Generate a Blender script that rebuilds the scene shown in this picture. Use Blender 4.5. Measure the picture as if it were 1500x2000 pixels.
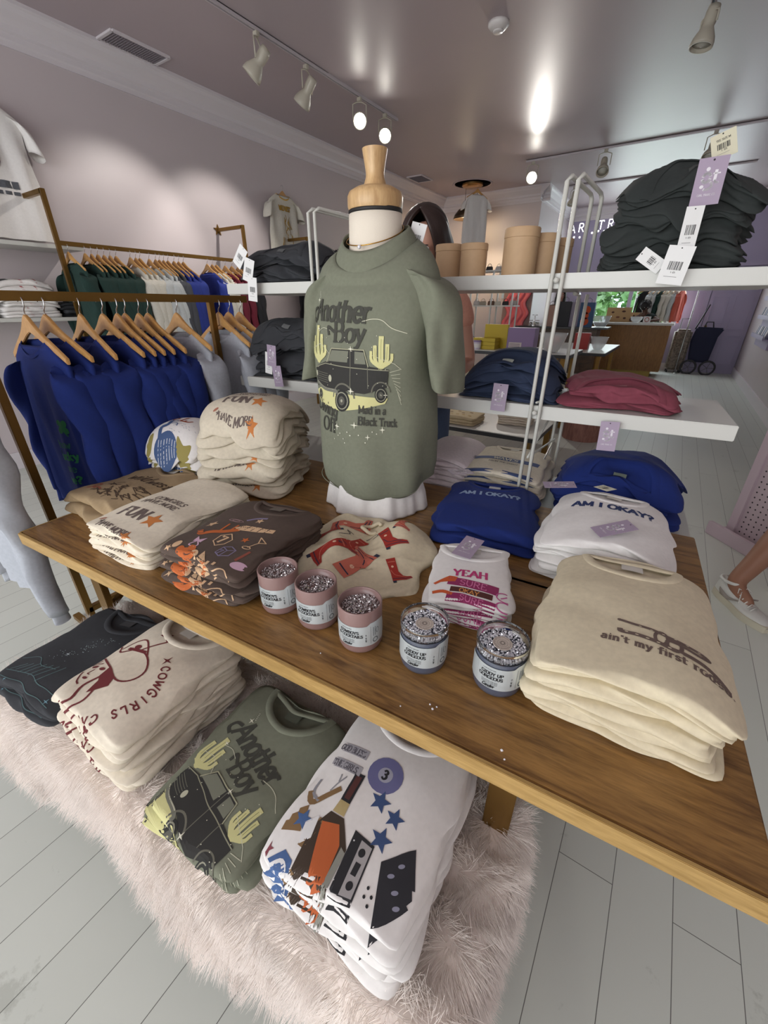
import bpy, bmesh, math, random
import numpy as np
from mathutils import Vector, Matrix

# ------------------------------------------------------------ clean + camera + world + lights
for o in list(bpy.data.objects): bpy.data.objects.remove(o, do_unlink=True)
SC = bpy.context.scene
COL = SC.collection
PI = math.pi
CAMH = 1.42
cd = bpy.data.cameras.new('camera'); cam = bpy.data.objects.new('camera', cd); COL.objects.link(cam)
cam.location = (0, 0, CAMH)
cam.rotation_euler = (math.radians(90-26.7), 0, math.radians(33.3))
cd.sensor_fit = 'VERTICAL'; cd.sensor_height = 36.0; cd.lens = 800/2000*36.0
cd.clip_start = 0.02; cd.clip_end = 200
SC.camera = cam
SC.view_settings.view_transform = 'Standard'; SC.view_settings.look = 'None'
SC.view_settings.gamma = 1.0; SC.view_settings.use_curve_mapping = False
SC.view_settings.exposure = 0.40

wd = bpy.data.worlds.new('world'); SC.world = wd; wd.use_nodes = True
bg = wd.node_tree.nodes['Background']; bg.inputs[0].default_value = (0.80, 0.90, 1.0, 1); bg.inputs[1].default_value = 1.6

def area(name, loc, rot, sx, sy, power, col=(1, 1, 1)):
    l = bpy.data.lights.new(name, 'AREA'); l.shape = 'RECTANGLE'; l.size = sx; l.size_y = sy
    l.energy = power; l.color = col
    o = bpy.data.objects.new(name, l); COL.objects.link(o); o.location = loc; o.rotation_euler = rot
    return o
# soft fill lamp added behind the camera, and daylight through the back window
area('fill_behind_camera', (-1.8, -3.35, 1.9), (math.radians(90), 0, 0), 5.0, 2.6, 100, (1.0, 0.985, 0.95))
area('daylight_back_window', (-0.9, 12.55, 1.9), (math.radians(-90), 0, 0), 2.4, 2.2, 60, (0.86, 0.96, 1.0))
sl = bpy.data.lights.new('sun', 'SUN'); sl.energy = 6; sl.angle = .01; sl.color = (1, .97, .9)
so_ = bpy.data.objects.new('sun', sl); COL.objects.link(so_); so_.rotation_euler = Vector((-.75, -.35, .62)).to_track_quat('Z', 'Y').to_euler()

def spot(name, loc, target, power, angle=70, blend=0.6, col=(1, 0.95, 0.88), r=0.04):
    l = bpy.data.lights.new(name, 'SPOT'); l.energy = power; l.spot_size = math.radians(angle); l.spot_blend = blend
    l.color = col; l.shadow_soft_size = r
    o = bpy.data.objects.new(name, l); COL.objects.link(o); o.location = loc
    d = Vector(target)-Vector(loc); o.rotation_euler = d.to_track_quat('-Z', 'Y').to_euler()
    return o

# ------------------------------------------------------------ table frame (the table and the white rack share it)
A0 = (-1.655, 0.326); ANG = math.radians(4.3)
CA, SA = math.cos(ANG), math.sin(ANG)
def W(u, v, z): return (A0[0]+u*CA-v*SA, A0[1]+u*SA+v*CA, z)

# ------------------------------------------------------------ materials
def lin(c):
    return tuple(((x/255)/12.92 if x/255 <= 0.04045 else ((x/255+0.055)/1.055)**2.4) for x in c)
MATS = {}
def mat(name, rgb, rough=0.6, metal=0.0, noise=0.0, nscale=40, bump=0.0, bscale=200, sheen=0.0, emit=None, es=0, trans=0, alpha=1, coat=0, stretch=None, ior=1.45):
    if name in MATS: return MATS[name]
    m = bpy.data.materials.new(name); m.use_nodes = True; nt = m.node_tree; b = nt.nodes['Principled BSDF']
    c = lin(rgb) + (1,)
    b.inputs['Base Color'].default_value = c; b.inputs['Roughness'].default_value = rough; b.inputs['Metallic'].default_value = metal
    if sheen: b.inputs['Sheen Weight'].default_value = sheen
    if coat: b.inputs['Coat Weight'].default_value = coat; b.inputs['Coat Roughness'].default_value = 0.15
    if trans: b.inputs['Transmission Weight'].default_value = trans; b.inputs['IOR'].default_value = ior
    if alpha < 1: b.inputs['Alpha'].default_value = alpha
    if emit: b.inputs['Emission Color'].default_value = lin(emit)+(1,); b.inputs['Emission Strength'].default_value = es
    if noise or bump:
        tc = nt.nodes.new('ShaderNodeTexCoord'); mp = nt.nodes.new('ShaderNodeMapping')
        nt.links.new(tc.outputs['Object'], mp.inputs[0])
        if stretch: mp.inputs['Scale'].default_value = stretch
    if noise:
        n = nt.nodes.new('ShaderNodeTexNoise'); n.inputs['Scale'].default_value = nscale; n.inputs['Detail'].default_value = 4
        nt.links.new(mp.outputs[0], n.inputs['Vector'])
        r = nt.nodes.new('ShaderNodeMapRange'); r.inputs[1].default_value = .3; r.inputs[2].default_value = .7
        r.inputs[3].default_value = 1-noise; r.inputs[4].default_value = 1+noise
        nt.links.new(n.outputs[0], r.inputs[0])
        mx = nt.nodes.new('ShaderNodeVectorMath'); mx.operation = 'SCALE'; mx.inputs[0].default_value = c[:3]
        nt.links.new(r.outputs[0], mx.inputs['Scale']); nt.links.new(mx.outputs[0], b.inputs['Base Color'])
    if bump:
        n2 = nt.nodes.new('ShaderNodeTexNoise'); n2.inputs['Scale'].default_value = bscale; n2.inputs['Detail'].default_value = 3
        nt.links.new(mp.outputs[0], n2.inputs['Vector'])
        bp = nt.nodes.new('ShaderNodeBump'); bp.inputs['Strength'].default_value = bump; bp.inputs['Distance'].default_value = 0.004
        nt.links.new(n2.outputs[0], bp.inputs['Height']); nt.links.new(bp.outputs[0], b.inputs['Normal'])
    MATS[name] = m; return m
def fabric(name, rgb, noise=.06): return mat(name, rgb, .92, noise=noise, nscale=90, bump=.25, bscale=14, sheen=.0)

def attr_mat(name, rough=.8):
    m = bpy.data.materials.new(name); m.use_nodes = True; nt = m.node_tree; b = nt.nodes['Principled BSDF']
    a = nt.nodes.new('ShaderNodeAttribute'); a.attribute_name = 'Col'
    n = nt.nodes.new('ShaderNodeTexNoise'); n.inputs['Scale'].default_value = 300
    mx = nt.nodes.new('ShaderNodeMix'); mx.data_type = 'RGBA'; mx.blend_type = 'MULTIPLY'; mx.inputs[0].default_value = .25
    nt.links.new(a.outputs['Color'], mx.inputs[6]); nt.links.new(n.outputs['Color'], mx.inputs[7])
    nt.links.new(mx.outputs[2], b.inputs['Base Color']); b.inputs['Roughness'].default_value = rough
    return m
INK = attr_mat('screen_print_ink')

def wood(name, c1, c2, scale=(1.2, 14, 14), rough=.45, rings=3.0, coat=.0):
    m = bpy.data.materials.new(name); m.use_nodes = True; nt = m.node_tree; b = nt.nodes['Principled BSDF']
    tc = nt.nodes.new('ShaderNodeTexCoord'); mp = nt.nodes.new('ShaderNodeMapping'); mp.inputs['Scale'].default_value = scale
    nt.links.new(tc.outputs['Object'], mp.inputs[0])
    n = nt.nodes.new('ShaderNodeTexNoise'); n.inputs['Scale'].default_value = rings; n.inputs['Detail'].default_value = 8; n.inputs['Distortion'].default_value = 1.2
    nt.links.new(mp.outputs[0], n.inputs['Vector'])
    n2 = nt.nodes.new('ShaderNodeTexNoise'); n2.inputs['Scale'].default_value = rings*9; n2.inputs['Detail'].default_value = 6
    nt.links.new(mp.outputs[0], n2.inputs['Vector'])
    ad = nt.nodes.new('ShaderNodeMath'); ad.operation = 'MULTIPLY_ADD'; ad.inputs[1].default_value = .45
    nt.links.new(n2.outputs[0], ad.inputs[0]); nt.links.new(n.outputs[0], ad.inputs[2])
    cr = nt.nodes.new('ShaderNodeValToRGB'); cr.color_ramp.elements[0].position = .5; cr.color_ramp.elements[1].position = .95
    cr.color_ramp.elements[0].color = lin(c1)+(1,); cr.color_ramp.elements[1].color = lin(c2)+(1,)
    nt.links.new(ad.outputs[0], cr.inputs[0]); nt.links.new(cr.outputs[0], b.inputs['Base Color'])
    b.inputs['Roughness'].default_value = rough
    if coat: b.inputs['Coat Weight'].default_value = coat
    MATS[name] = m; return m

# ------------------------------------------------------------ mesh helpers
def tag(o, label=None, cat=None, group=None, kind=None):
    if label: o['label'] = label
    if cat: o['category'] = cat
    if group: o['group'] = group
    if kind: o['kind'] = kind
    return o
def thing(name, label, cat, loc=(0, 0, 0), rz=0, group=None):
    o = bpy.data.objects.new(name, None); COL.objects.link(o); o.empty_display_size = .05
    o.location = loc; o.rotation_euler = (0, 0, rz); return tag(o, label, cat, group)
def mk(name, V, F, m, parent=None, smooth=True, loc=(0, 0, 0), rot=(0, 0, 0), cols=None):
    me = bpy.data.meshes.new(name)
    V = np.asarray(V, float)
    me.from_pydata(V.tolist(), [], F if isinstance(F, list) else F.tolist())
    if m is not None: me.materials.append(m)
    if smooth: me.polygons.foreach_set('use_smooth', [True]*len(me.polygons))
    if cols is not None:
        ca = me.color_attributes.new('Col', 'FLOAT_COLOR', 'POINT')
        c = np.ones((len(V), 4)); c[:, :3] = cols; ca.data.foreach_set('color', c.ravel())
    me.update()
    o = bpy.data.objects.new(name, me); COL.objects.link(o)
    o.location = loc; o.rotation_euler = rot
    if parent: o.parent = parent
    return o
class MB:
    def __init__(s): s.V = []; s.F = []
    def add(s, V, F):
        n = len(s.V); s.V += [tuple(p) for p in V]; s.F += [tuple(i+n for i in f) for f in F]; return s
    def box(s, c, d, rz=0, M=None):
        x, y, z = d[0]/2, d[1]/2, d[2]/2
        P = [Vector((a*x, b*y, e*z)) for a in (-1, 1) for b in (-1, 1) for e in (-1, 1)]
        R = M or Matrix.Rotation(rz, 3, 'Z')
        P = [R @ p + Vector(c) for p in P]
        return s.add(P, [(0, 1, 3, 2), (4, 6, 7, 5), (0, 4, 5, 1), (2, 3, 7, 6), (0, 2, 6, 4), (1, 5, 7, 3)])
    def tube(s, pts, r, n=8, cap=True, sq=None):
        pts = [Vector(p) for p in pts]; rr = r if isinstance(r, (list, tuple)) else [r]*len(pts)
        V = []; F = []; up = Vector((0, 0, 1)); prev = None
        for i, p in enumerate(pts):
            t = (pts[min(i+1, len(pts)-1)]-pts[max(i-1, 0)]).normalized()
            if prev is None:
                a = t.cross(up)
                if a.length < .01: a = t.cross(Vector((1, 0, 0)))
            else: a = prev - t*prev.dot(t)
            a.normalize(); prev = a; b = t.cross(a)
            for k in range(n):
                th = 2*PI*k/n + (PI/4 if n == 4 else 0)
                V.append(p + (a*math.cos(th)*(sq[0] if sq else 1) + b*math.sin(th)*(sq[1] if sq else 1))*rr[i])
        for i in range(len(pts)-1):
            for k in range(n):
                F.append((i*n+k, i*n+(k+1) % n, (i+1)*n+(k+1) % n, (i+1)*n+k))
        if cap: F.append(tuple(range(n-1, -1, -1))); F.append(tuple((len(pts)-1)*n+k for k in range(n)))
        return s.add(V, F)
    def lathe(s, prof, c=(0, 0, 0), n=32, sx=1, sy=1, fn=None):
        V = []; F = []
        for j, (r, z) in enumerate(prof):
            for k in range(n):
                th = 2*PI*k/n; q = r*(fn(th, z) if fn else 1)
                V.append((c[0]+q*math.cos(th)*sx, c[1]+q*math.sin(th)*sy, c[2]+z))
        for j in range(len(prof)-1):
            for k in range(n): F.append((j*n+k, j*n+(k+1) % n, (j+1)*n+(k+1) % n, (j+1)*n+k))
        if prof[0][0] > 0: F.append(tuple(range(n-1, -1, -1)))
        if prof[-1][0] > 0: F.append(tuple((len(prof)-1)*n+k for k in range(n)))
        return s.add(V, F)
    def prism(s, poly, axis, a, b):
        n = len(poly)
        def P(p, h): return {'y': (p[0], h, p[1]), 'x': (h, p[0], p[1]), 'z': (p[0], p[1], h)}[axis]
        V = [P(p, a) for p in poly]+[P(p, b) for p in poly]
        F = [tuple(range(n)), tuple(range(2*n-1, n-1, -1))]+[(i, i+n, (i+1) % n+n, (i+1) % n) for i in range(n)]
        return s.add(V, F)
    def sphere(s, c, r, n=16, m=10, sc=(1, 1, 1)):
        V = []; F = []
        for j in range(m+1):
            ph = PI*j/m
            for k in range(n):
                th = 2*PI*k/n
                V.append((c[0]+r*sc[0]*math.sin(ph)*math.cos(th), c[1]+r*sc[1]*math.sin(ph)*math.sin(th), c[2]+r*sc[2]*math.cos(ph)))
        for j in range(m):
            for k in range(n): F.append((j*n+k, (j+1)*n+k, (j+1)*n+(k+1) % n, j*n+(k+1) % n))
        return s.add(V, F)
    def build(s, name, m, parent=None, smooth=False, bev=0, loc=(0, 0, 0), rz=0, seg=2):
        bm = bmesh.new(); vs = [bm.verts.new(p) for p in s.V]
        for f in s.F:
            try: bm.faces.new([vs[i] for i in f])
            except ValueError: pass
        bmesh.ops.remove_doubles(bm, verts=bm.verts, dist=1e-6)
        bmesh.ops.recalc_face_normals(bm, faces=bm.faces)
        if bev:
            es = [e for e in bm.edges if len(e.link_faces) == 2 and e.calc_face_angle(0) > .6]
            bmesh.ops.bevel(bm, geom=es, offset=bev, segments=seg, affect='EDGES', clamp_overlap=True)
        me = bpy.data.meshes.new(name); bm.to_mesh(me); bm.free()
        me.materials.append(m)
        if smooth: me.polygons.foreach_set('use_smooth', [True]*len(me.polygons))
        o = bpy.data.objects.new(name, me); COL.objects.link(o)
        o.location = loc; o.rotation_euler = (0, 0, rz)
        if parent: o.parent = parent
        if smooth == 'auto':
            md = o.modifiers.new('edge', 'EDGE_SPLIT'); md.split_angle = math.radians(40)
        return o
def box(name, c, d, m, parent=None, bev=.002, rz=0): return MB().box((0, 0, 0), d).build(name, m, parent, bev=bev, loc=c, rz=rz)

# ------------------------------------------------------------ vectorised wrinkle noise
class Wr:
    def __init__(s, seed, n=9, f0=10, f1=55, ridge=.5):
        r = np.random.RandomState(seed)
        s.f = f0*(f1/f0)**r.rand(n); s.a = r.rand(n)*2*PI; s.p = r.rand(n)*2*PI
        s.w = (f0/s.f)**.8; s.w /= np.sqrt((s.w**2).sum()); s.ridge = ridge; s.q = r.rand(4)*6
    def __call__(s, x, y):
        x = x+.015*np.sin(14*y+s.q[0])+.02*np.sin(9*x+s.q[1]); y = y+.015*np.sin(17*x+s.q[2])
        o = 0
        for f, a, p, w in zip(s.f, s.a, s.p, s.w):
            ph = f*(x*math.cos(a)+y*math.sin(a))+p
            v = np.sin(ph)
            o = o+w*((1-s.ridge)*v+s.ridge*(1-2*np.abs(np.sin(ph/2)))*1.2)
        return o

# ------------------------------------------------------------ stroke font + art (screen prints, labels, signs)
G = {
'A': (.8, '.02 0,.4 1,.78 0|.17 .36,.63 .36'), 'B': (.74, '.12 0,.12 1|~.12 1,.48 .99,.6 .77,.48 .55,.12 .54|~.12 .54,.55 .52,.68 .27,.53 .02,.12 0'),
'C': (.76, '~.7 .78,.5 1,.2 .9,.06 .5,.2 .1,.5 0,.72 .22'), 'D': (.8, '.12 0,.12 1|~.12 1,.45 .99,.74 .7,.74 .3,.45 .01,.12 0'),
'E': (.68, '.12 0,.12 1|.12 1,.6 1,.6 .86|.12 .52,.48 .52|.12 0,.64 0,.64 .15'), 'F': (.64, '.12 0,.12 1|.12 1,.6 1,.6 .84|.12 .52,.48 .52'),
'G': (.82, '~.72 .8,.5 1,.2 .9,.06 .5,.2 .1,.5 0,.74 .16|.74 .16,.74 .42,.48 .42'), 'H': (.82, '.12 0,.12 1|.7 0,.7 1|.12 .52,.7 .52'),
'I': (.36, '.18 0,.18 1'), 'J': (.5, '~.38 1,.38 .2,.2 0,.04 .12'), 'K': (.78, '.12 0,.12 1|.7 1,.14 .45|.3 .6,.74 0'), 'L': (.62, '.12 0,.12 1|.12 0,.6 0,.6 .18'),
'M': (.96, '.12 0,.12 1,.48 .2,.84 1,.84 0'), 'N': (.84, '.12 0,.12 1,.72 0,.72 1'), 'O': (.84, '~.42 1,.14 .85,.05 .5,.14 .15,.42 0,.7 .15,.79 .5,.7 .85,.42 1'),
'P': (.68, '.12 0,.12 1|~.12 1,.5 .98,.62 .74,.5 .5,.12 .48'), 'R': (.76, '.12 0,.12 1|~.12 1,.5 .98,.62 .76,.5 .54,.12 .52|.36 .52,.72 0'),
'S': (.64, '~.56 .82,.34 1,.1 .84,.12 .62,.5 .42,.56 .18,.34 0,.06 .18'), 'T': (.7, '.35 0,.35 1|.03 .86,.03 1,.67 1,.67 .86'), 'U': (.8, '~.12 1,.12 .3,.4 0,.68 .3,.68 1'),
'V': (.76, '.03 1,.38 0,.73 1'), 'W': (1.0, '.03 1,.28 0,.5 .8,.72 0,.97 1'), 'X': (.76, '.05 1,.7 0|.7 1,.05 0'), 'Y': (.74, '.03 1,.37 .5,.71 1|.37 .5,.37 0'), 'Z': (.66, '.06 1,.6 1,.05 0,.62 0'),
'a': (.56, '~.1 .56,.28 .66,.44 .55,.44 .02|~.44 .38,.2 .36,.06 .18,.2 0,.44 .14'), 'b': (.58, '.1 0,.1 1|~.1 .5,.3 .66,.5 .5,.5 .18,.3 0,.1 .12'), 'c': (.5, '~.45 .54,.28 .66,.1 .54,.05 .33,.12 .1,.3 0,.46 .12'),
'd': (.58, '.48 0,.48 1|~.48 .5,.28 .66,.07 .5,.07 .18,.28 0,.48 .12'), 'e': (.54, '~.07 .36,.48 .36,.42 .6,.26 .66,.08 .5,.07 .2,.25 0,.47 .12'), 'f': (.38, '~.4 .92,.26 1,.16 .86,.16 .4,.16 0|.02 .64,.34 .64'),
'g': (.56, '~.42 .5,.26 .66,.08 .5,.08 .22,.26 .08,.42 .22|~.44 .64,.45 .2,.44 -.12,.26 -.28,.08 -.18'), 'h': (.6, '.1 0,.1 1|~.1 .48,.3 .66,.47 .52,.48 0'), 'i': (.26, '.13 0,.13 .64|.11 .88,.15 .9'),
'k': (.56, '.1 0,.1 1|.46 .64,.12 .28|.22 .38,.5 0'), 'l': (.26, '.13 0,.13 1'), 'm': (.88, '.1 0,.1 .64|~.1 .48,.28 .66,.42 .52,.43 0|~.43 .48,.6 .66,.75 .52,.76 0'), 'n': (.6, '.1 0,.1 .64|~.1 .48,.3 .66,.47 .52,.48 0'),
'o': (.56, '~.28 .66,.1 .55,.05 .33,.1 .1,.28 0,.46 .1,.51 .33,.46 .55,.28 .66'), 'p': (.58, '.1 -.3,.1 .64|~.1 .5,.3 .66,.5 .5,.5 .18,.3 0,.1 .12'), 'r': (.42, '.1 0,.1 .64|~.1 .44,.24 .62,.4 .6'),
's': (.44, '~.38 .54,.22 .66,.07 .54,.12 .4,.34 .26,.38 .12,.22 0,.04 .12'), 't': (.4, '~.16 .9,.16 .3,.2 .04,.38 .06|.02 .64,.36 .64'), 'u': (.6, '~.1 .64,.1 .16,.26 0,.46 .16|.48 .64,.48 0'),
'v': (.5, '.02 .64,.25 0,.48 .64'), 'w': (.74, '.02 .64,.2 0,.37 .5,.54 0,.72 .64'), 'y': (.54, '.04 .64,.28 .04|~.5 .64,.28 .04,.16 -.24,.0 -.26'), 'x': (.5, '.04 .64,.46 0|.46 .64,.04 0'),
'.': (.22, '.1 .03,.14 .05'), "'": (.2, '.1 .85,.1 1'), '?': (.56, '~.06 .8,.26 1,.48 .8,.38 .56,.26 .44,.26 .26|.25 .02,.28 .06'), '&': (.8, '~.7 .0,.3 .7,.36 .96,.5 .8,.12 .4,.14 .06,.42 0,.7 .4'),
'3': (.58, '~.08 .84,.28 1,.48 .8,.4 .6,.24 .53,.46 .46,.5 .2,.28 0,.06 .14'), '7': (.56, '.06 .84,.06 1,.52 1,.2 0'), '-': (.4, '.06 .36,.34 .36'), '2': (.56, '~.06 .8,.28 1,.48 .78,.06 .04,.5 .04'),
'1': (.36, '.06 .8,.2 1,.2 0'), ' ': (.34, ''),
}
def catmull(P, n=5):
    P = [np.array(p, float) for p in P]; out = []
    closed = np.allclose(P[0], P[-1])
    E = ([P[-2]] if closed else [2*P[0]-P[1]]) + P + ([P[1]] if closed else [2*P[-1]-P[-2]])
    for i in range(1, len(E)-2):
        for k in range(n):
            t = k/n; a, b, c, d = E[i-1], E[i], E[i+1], E[i+2]
            out.append(.5*((2*b)+(-a+c)*t+(2*a-5*b+4*c-d)*t*t+(-a+3*b-3*c+d)*t**3))
    out.append(P[-1]); return out
class Art:
    """flat artwork in metres: X right, Y up; turned into a thin skin on any surface"""
    def __init__(s, step=.006): s.Q = []; s.step = step; s.lay = 0
    def quad(s, P, col): s.Q.append((np.array(P, float), col, s.lay))
    def line(s, pts, w, col, smooth=False, contrast=1.0, closed=False):
        pts = [tuple(p) for p in pts]
        if closed: pts = pts+[pts[0]]
        if smooth: pts = catmull(pts, 4)
        R = [np.array(pts[0], float)]
        for p in pts[1:]:
            p = np.array(p, float); L = np.linalg.norm(p-R[-1])
            if L < 1e-7: continue
            n = max(1, int(math.ceil(L/(s.step*1.2)))); a = R[-1]
            for k in range(1, n+1): R.append(a+(p-a)*k/n)
        if len(R) < 2: return s
        for i in range(len(R)-1):
            d = R[i+1]-R[i]; L = np.linalg.norm(d)
            if L < 1e-9: continue
            d = d/L; n = np.array([-d[1], d[0]])
            ww = w*(contrast+(1-contrast)*abs(d[1])**1.0)/2
            e = d*ww*.45
            kk = max(1, int(ww*2/(s.step*1.3)))
            for j in range(kk):
                lo, hi = -ww+2*ww*j/kk, -ww+2*ww*(j+1)/kk
                s.quad([R[i]-e+n*hi, R[i]-e+n*lo, R[i+1]+e+n*lo, R[i+1]+e+n*hi], col)
        return s
    def poly(s, pts, col, smooth=False):
        if smooth: pts = catmull(list(pts)+[pts[0]], 4)[:-1]
        P = np.array(pts, float); c = P.mean(0); R = []
        for i in range(len(P)):
            a, b = P[i], P[(i+1) % len(P)]; n = max(1, int(np.linalg.norm(b-a)/s.step/1.5))
            R += [a+(b-a)*k/n for k in range(n)]
        R = np.array(R); rad = np.abs(R-c).max(); k = max(1, int(math.ceil(rad/s.step/1.6)))
        for j in range(k):
            a, b = j/k, (j+1)/k
            for i in range(len(R)):
                p, q = R[i], R[(i+1) % len(R)]
                s.quad([c+(p-c)*a, c+(p-c)*b, c+(q-c)*b, c+(q-c)*a] if j else [c, c+(p-c)*b, c+(q-c)*b], col)
        return s
    def ell(s, x, y, a, b, col, rot=0, n=20):
        return s.poly([(x+a*math.cos(t)*math.cos(rot)-b*math.sin(t)*math.sin(rot), y+a*math.cos(t)*math.sin(rot)+b*math.sin(t)*math.cos(rot)) for t in [2*PI*k/n for k in range(n)]], col)
    def ring(s, x, y, a, b, w, col, n=18, t0=0, t1=2*PI):
        return s.line([(x+a*math.cos(t0+(t1-t0)*k/n), y+b*math.sin(t0+(t1-t0)*k/n)) for k in range(n+1)], w, col)
    def star(s, x, y, r, col, n=5, inner=.45, rot=PI/2):
        return s.poly([(x+(r if k % 2 == 0 else r*inner)*math.cos(rot+PI*k/n), y+(r if k % 2 == 0 else r*inner)*math.sin(rot+PI*k/n)) for k in range(2*n)], col)
    def spark(s, x, y, r, col): return s.star(x, y, r, col, 4, .22)
    def rect(s, x0, y0, x1, y1, col): return s.poly([(x0, y0), (x1, y0), (x1, y1), (x0, y1)], col)
    def text(s, txt, x, y, h, col, wt=.16, serif=True, slant=0, rot=0, track=.06, anchor='l', contrast=.45, arc=0, sx=1):
        tot = sum(G.get(c, G['-'])[0]+track for c in txt)*h*sx
        ox = {'l': 0, 'c': -tot/2, 'r': -tot}[anchor]; cr, sr = math.cos(rot), math.sin(rot)
        for ch in txt:
            adv, st = G.get(ch, G['-'])
            def T(p):
                X = ox+(p[0]*sx+slant*p[1])*h; Y = p[1]*h
                if arc:
                    th = X/arc; X, Y = (arc+Y)*math.sin(th), (arc+Y)*math.cos(th)-arc
                return (x+X*cr-Y*sr, y+X*sr+Y*cr)
            for q in st.split('|'):
                if not q: continue
                sm = q[0] == '~'; P = [tuple(float(v) for v in p.split()) for p in q.lstrip('~').split(',')]
                if sm: P = [tuple(p) for p in catmull(P, 4)]
                s.line([T(p) for p in P], wt*h, col, contrast=contrast if not rot else .8)
                if serif and wt*h > .0008:
                    for e in (P[0], P[-1]):
                        if min(abs(e[1]), abs(e[1]-1), abs(e[1]-.64), abs(e[1]+.3)) < .02 and not (sm and ch not in 'hnmfrauU'):
                            s.line([T((e[0]-.11, e[1])), T((e[0]+.11, e[1]))], wt*h*.5, col)
            ox += (adv+track)*h*sx
        return s
    def place(s, x, y, rot=0, sc=1, mirror=False):
        o = Art(s.step); c, q = math.cos(rot), math.sin(rot)
        for P, col, l in s.Q:
            P = P*sc
            if mirror: P = P*[-1, 1]
            o.Q.append((np.stack([x+P[:, 0]*c-P[:, 1]*q, y+P[:, 0]*q+P[:, 1]*c], 1), col, l))
        return o
    def extend(s, other, up=0):
        s.Q += [(P, c, l+up) for P, c, l in other.Q]; return s
    def build(s, name, surf, m, parent, keep=None, eps=.0009, dl=.00022):
        V = []; F = []; C = []
        for P, col, l in s.Q:
            if keep and not keep(P): continue
            n = len(V); V += [(p[0], p[1], eps+dl*l) for p in P]; F.append(tuple(range(n, n+len(P)))); C += [lin(col)]*len(P)
        if not V: return None
        V = np.array(V); X, Y, Z = surf(V[:, 0], V[:, 1], V[:, 2])
        return mk(name, np.stack([X, Y, Z], 1), F, m, parent, cols=np.array(C))
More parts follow.
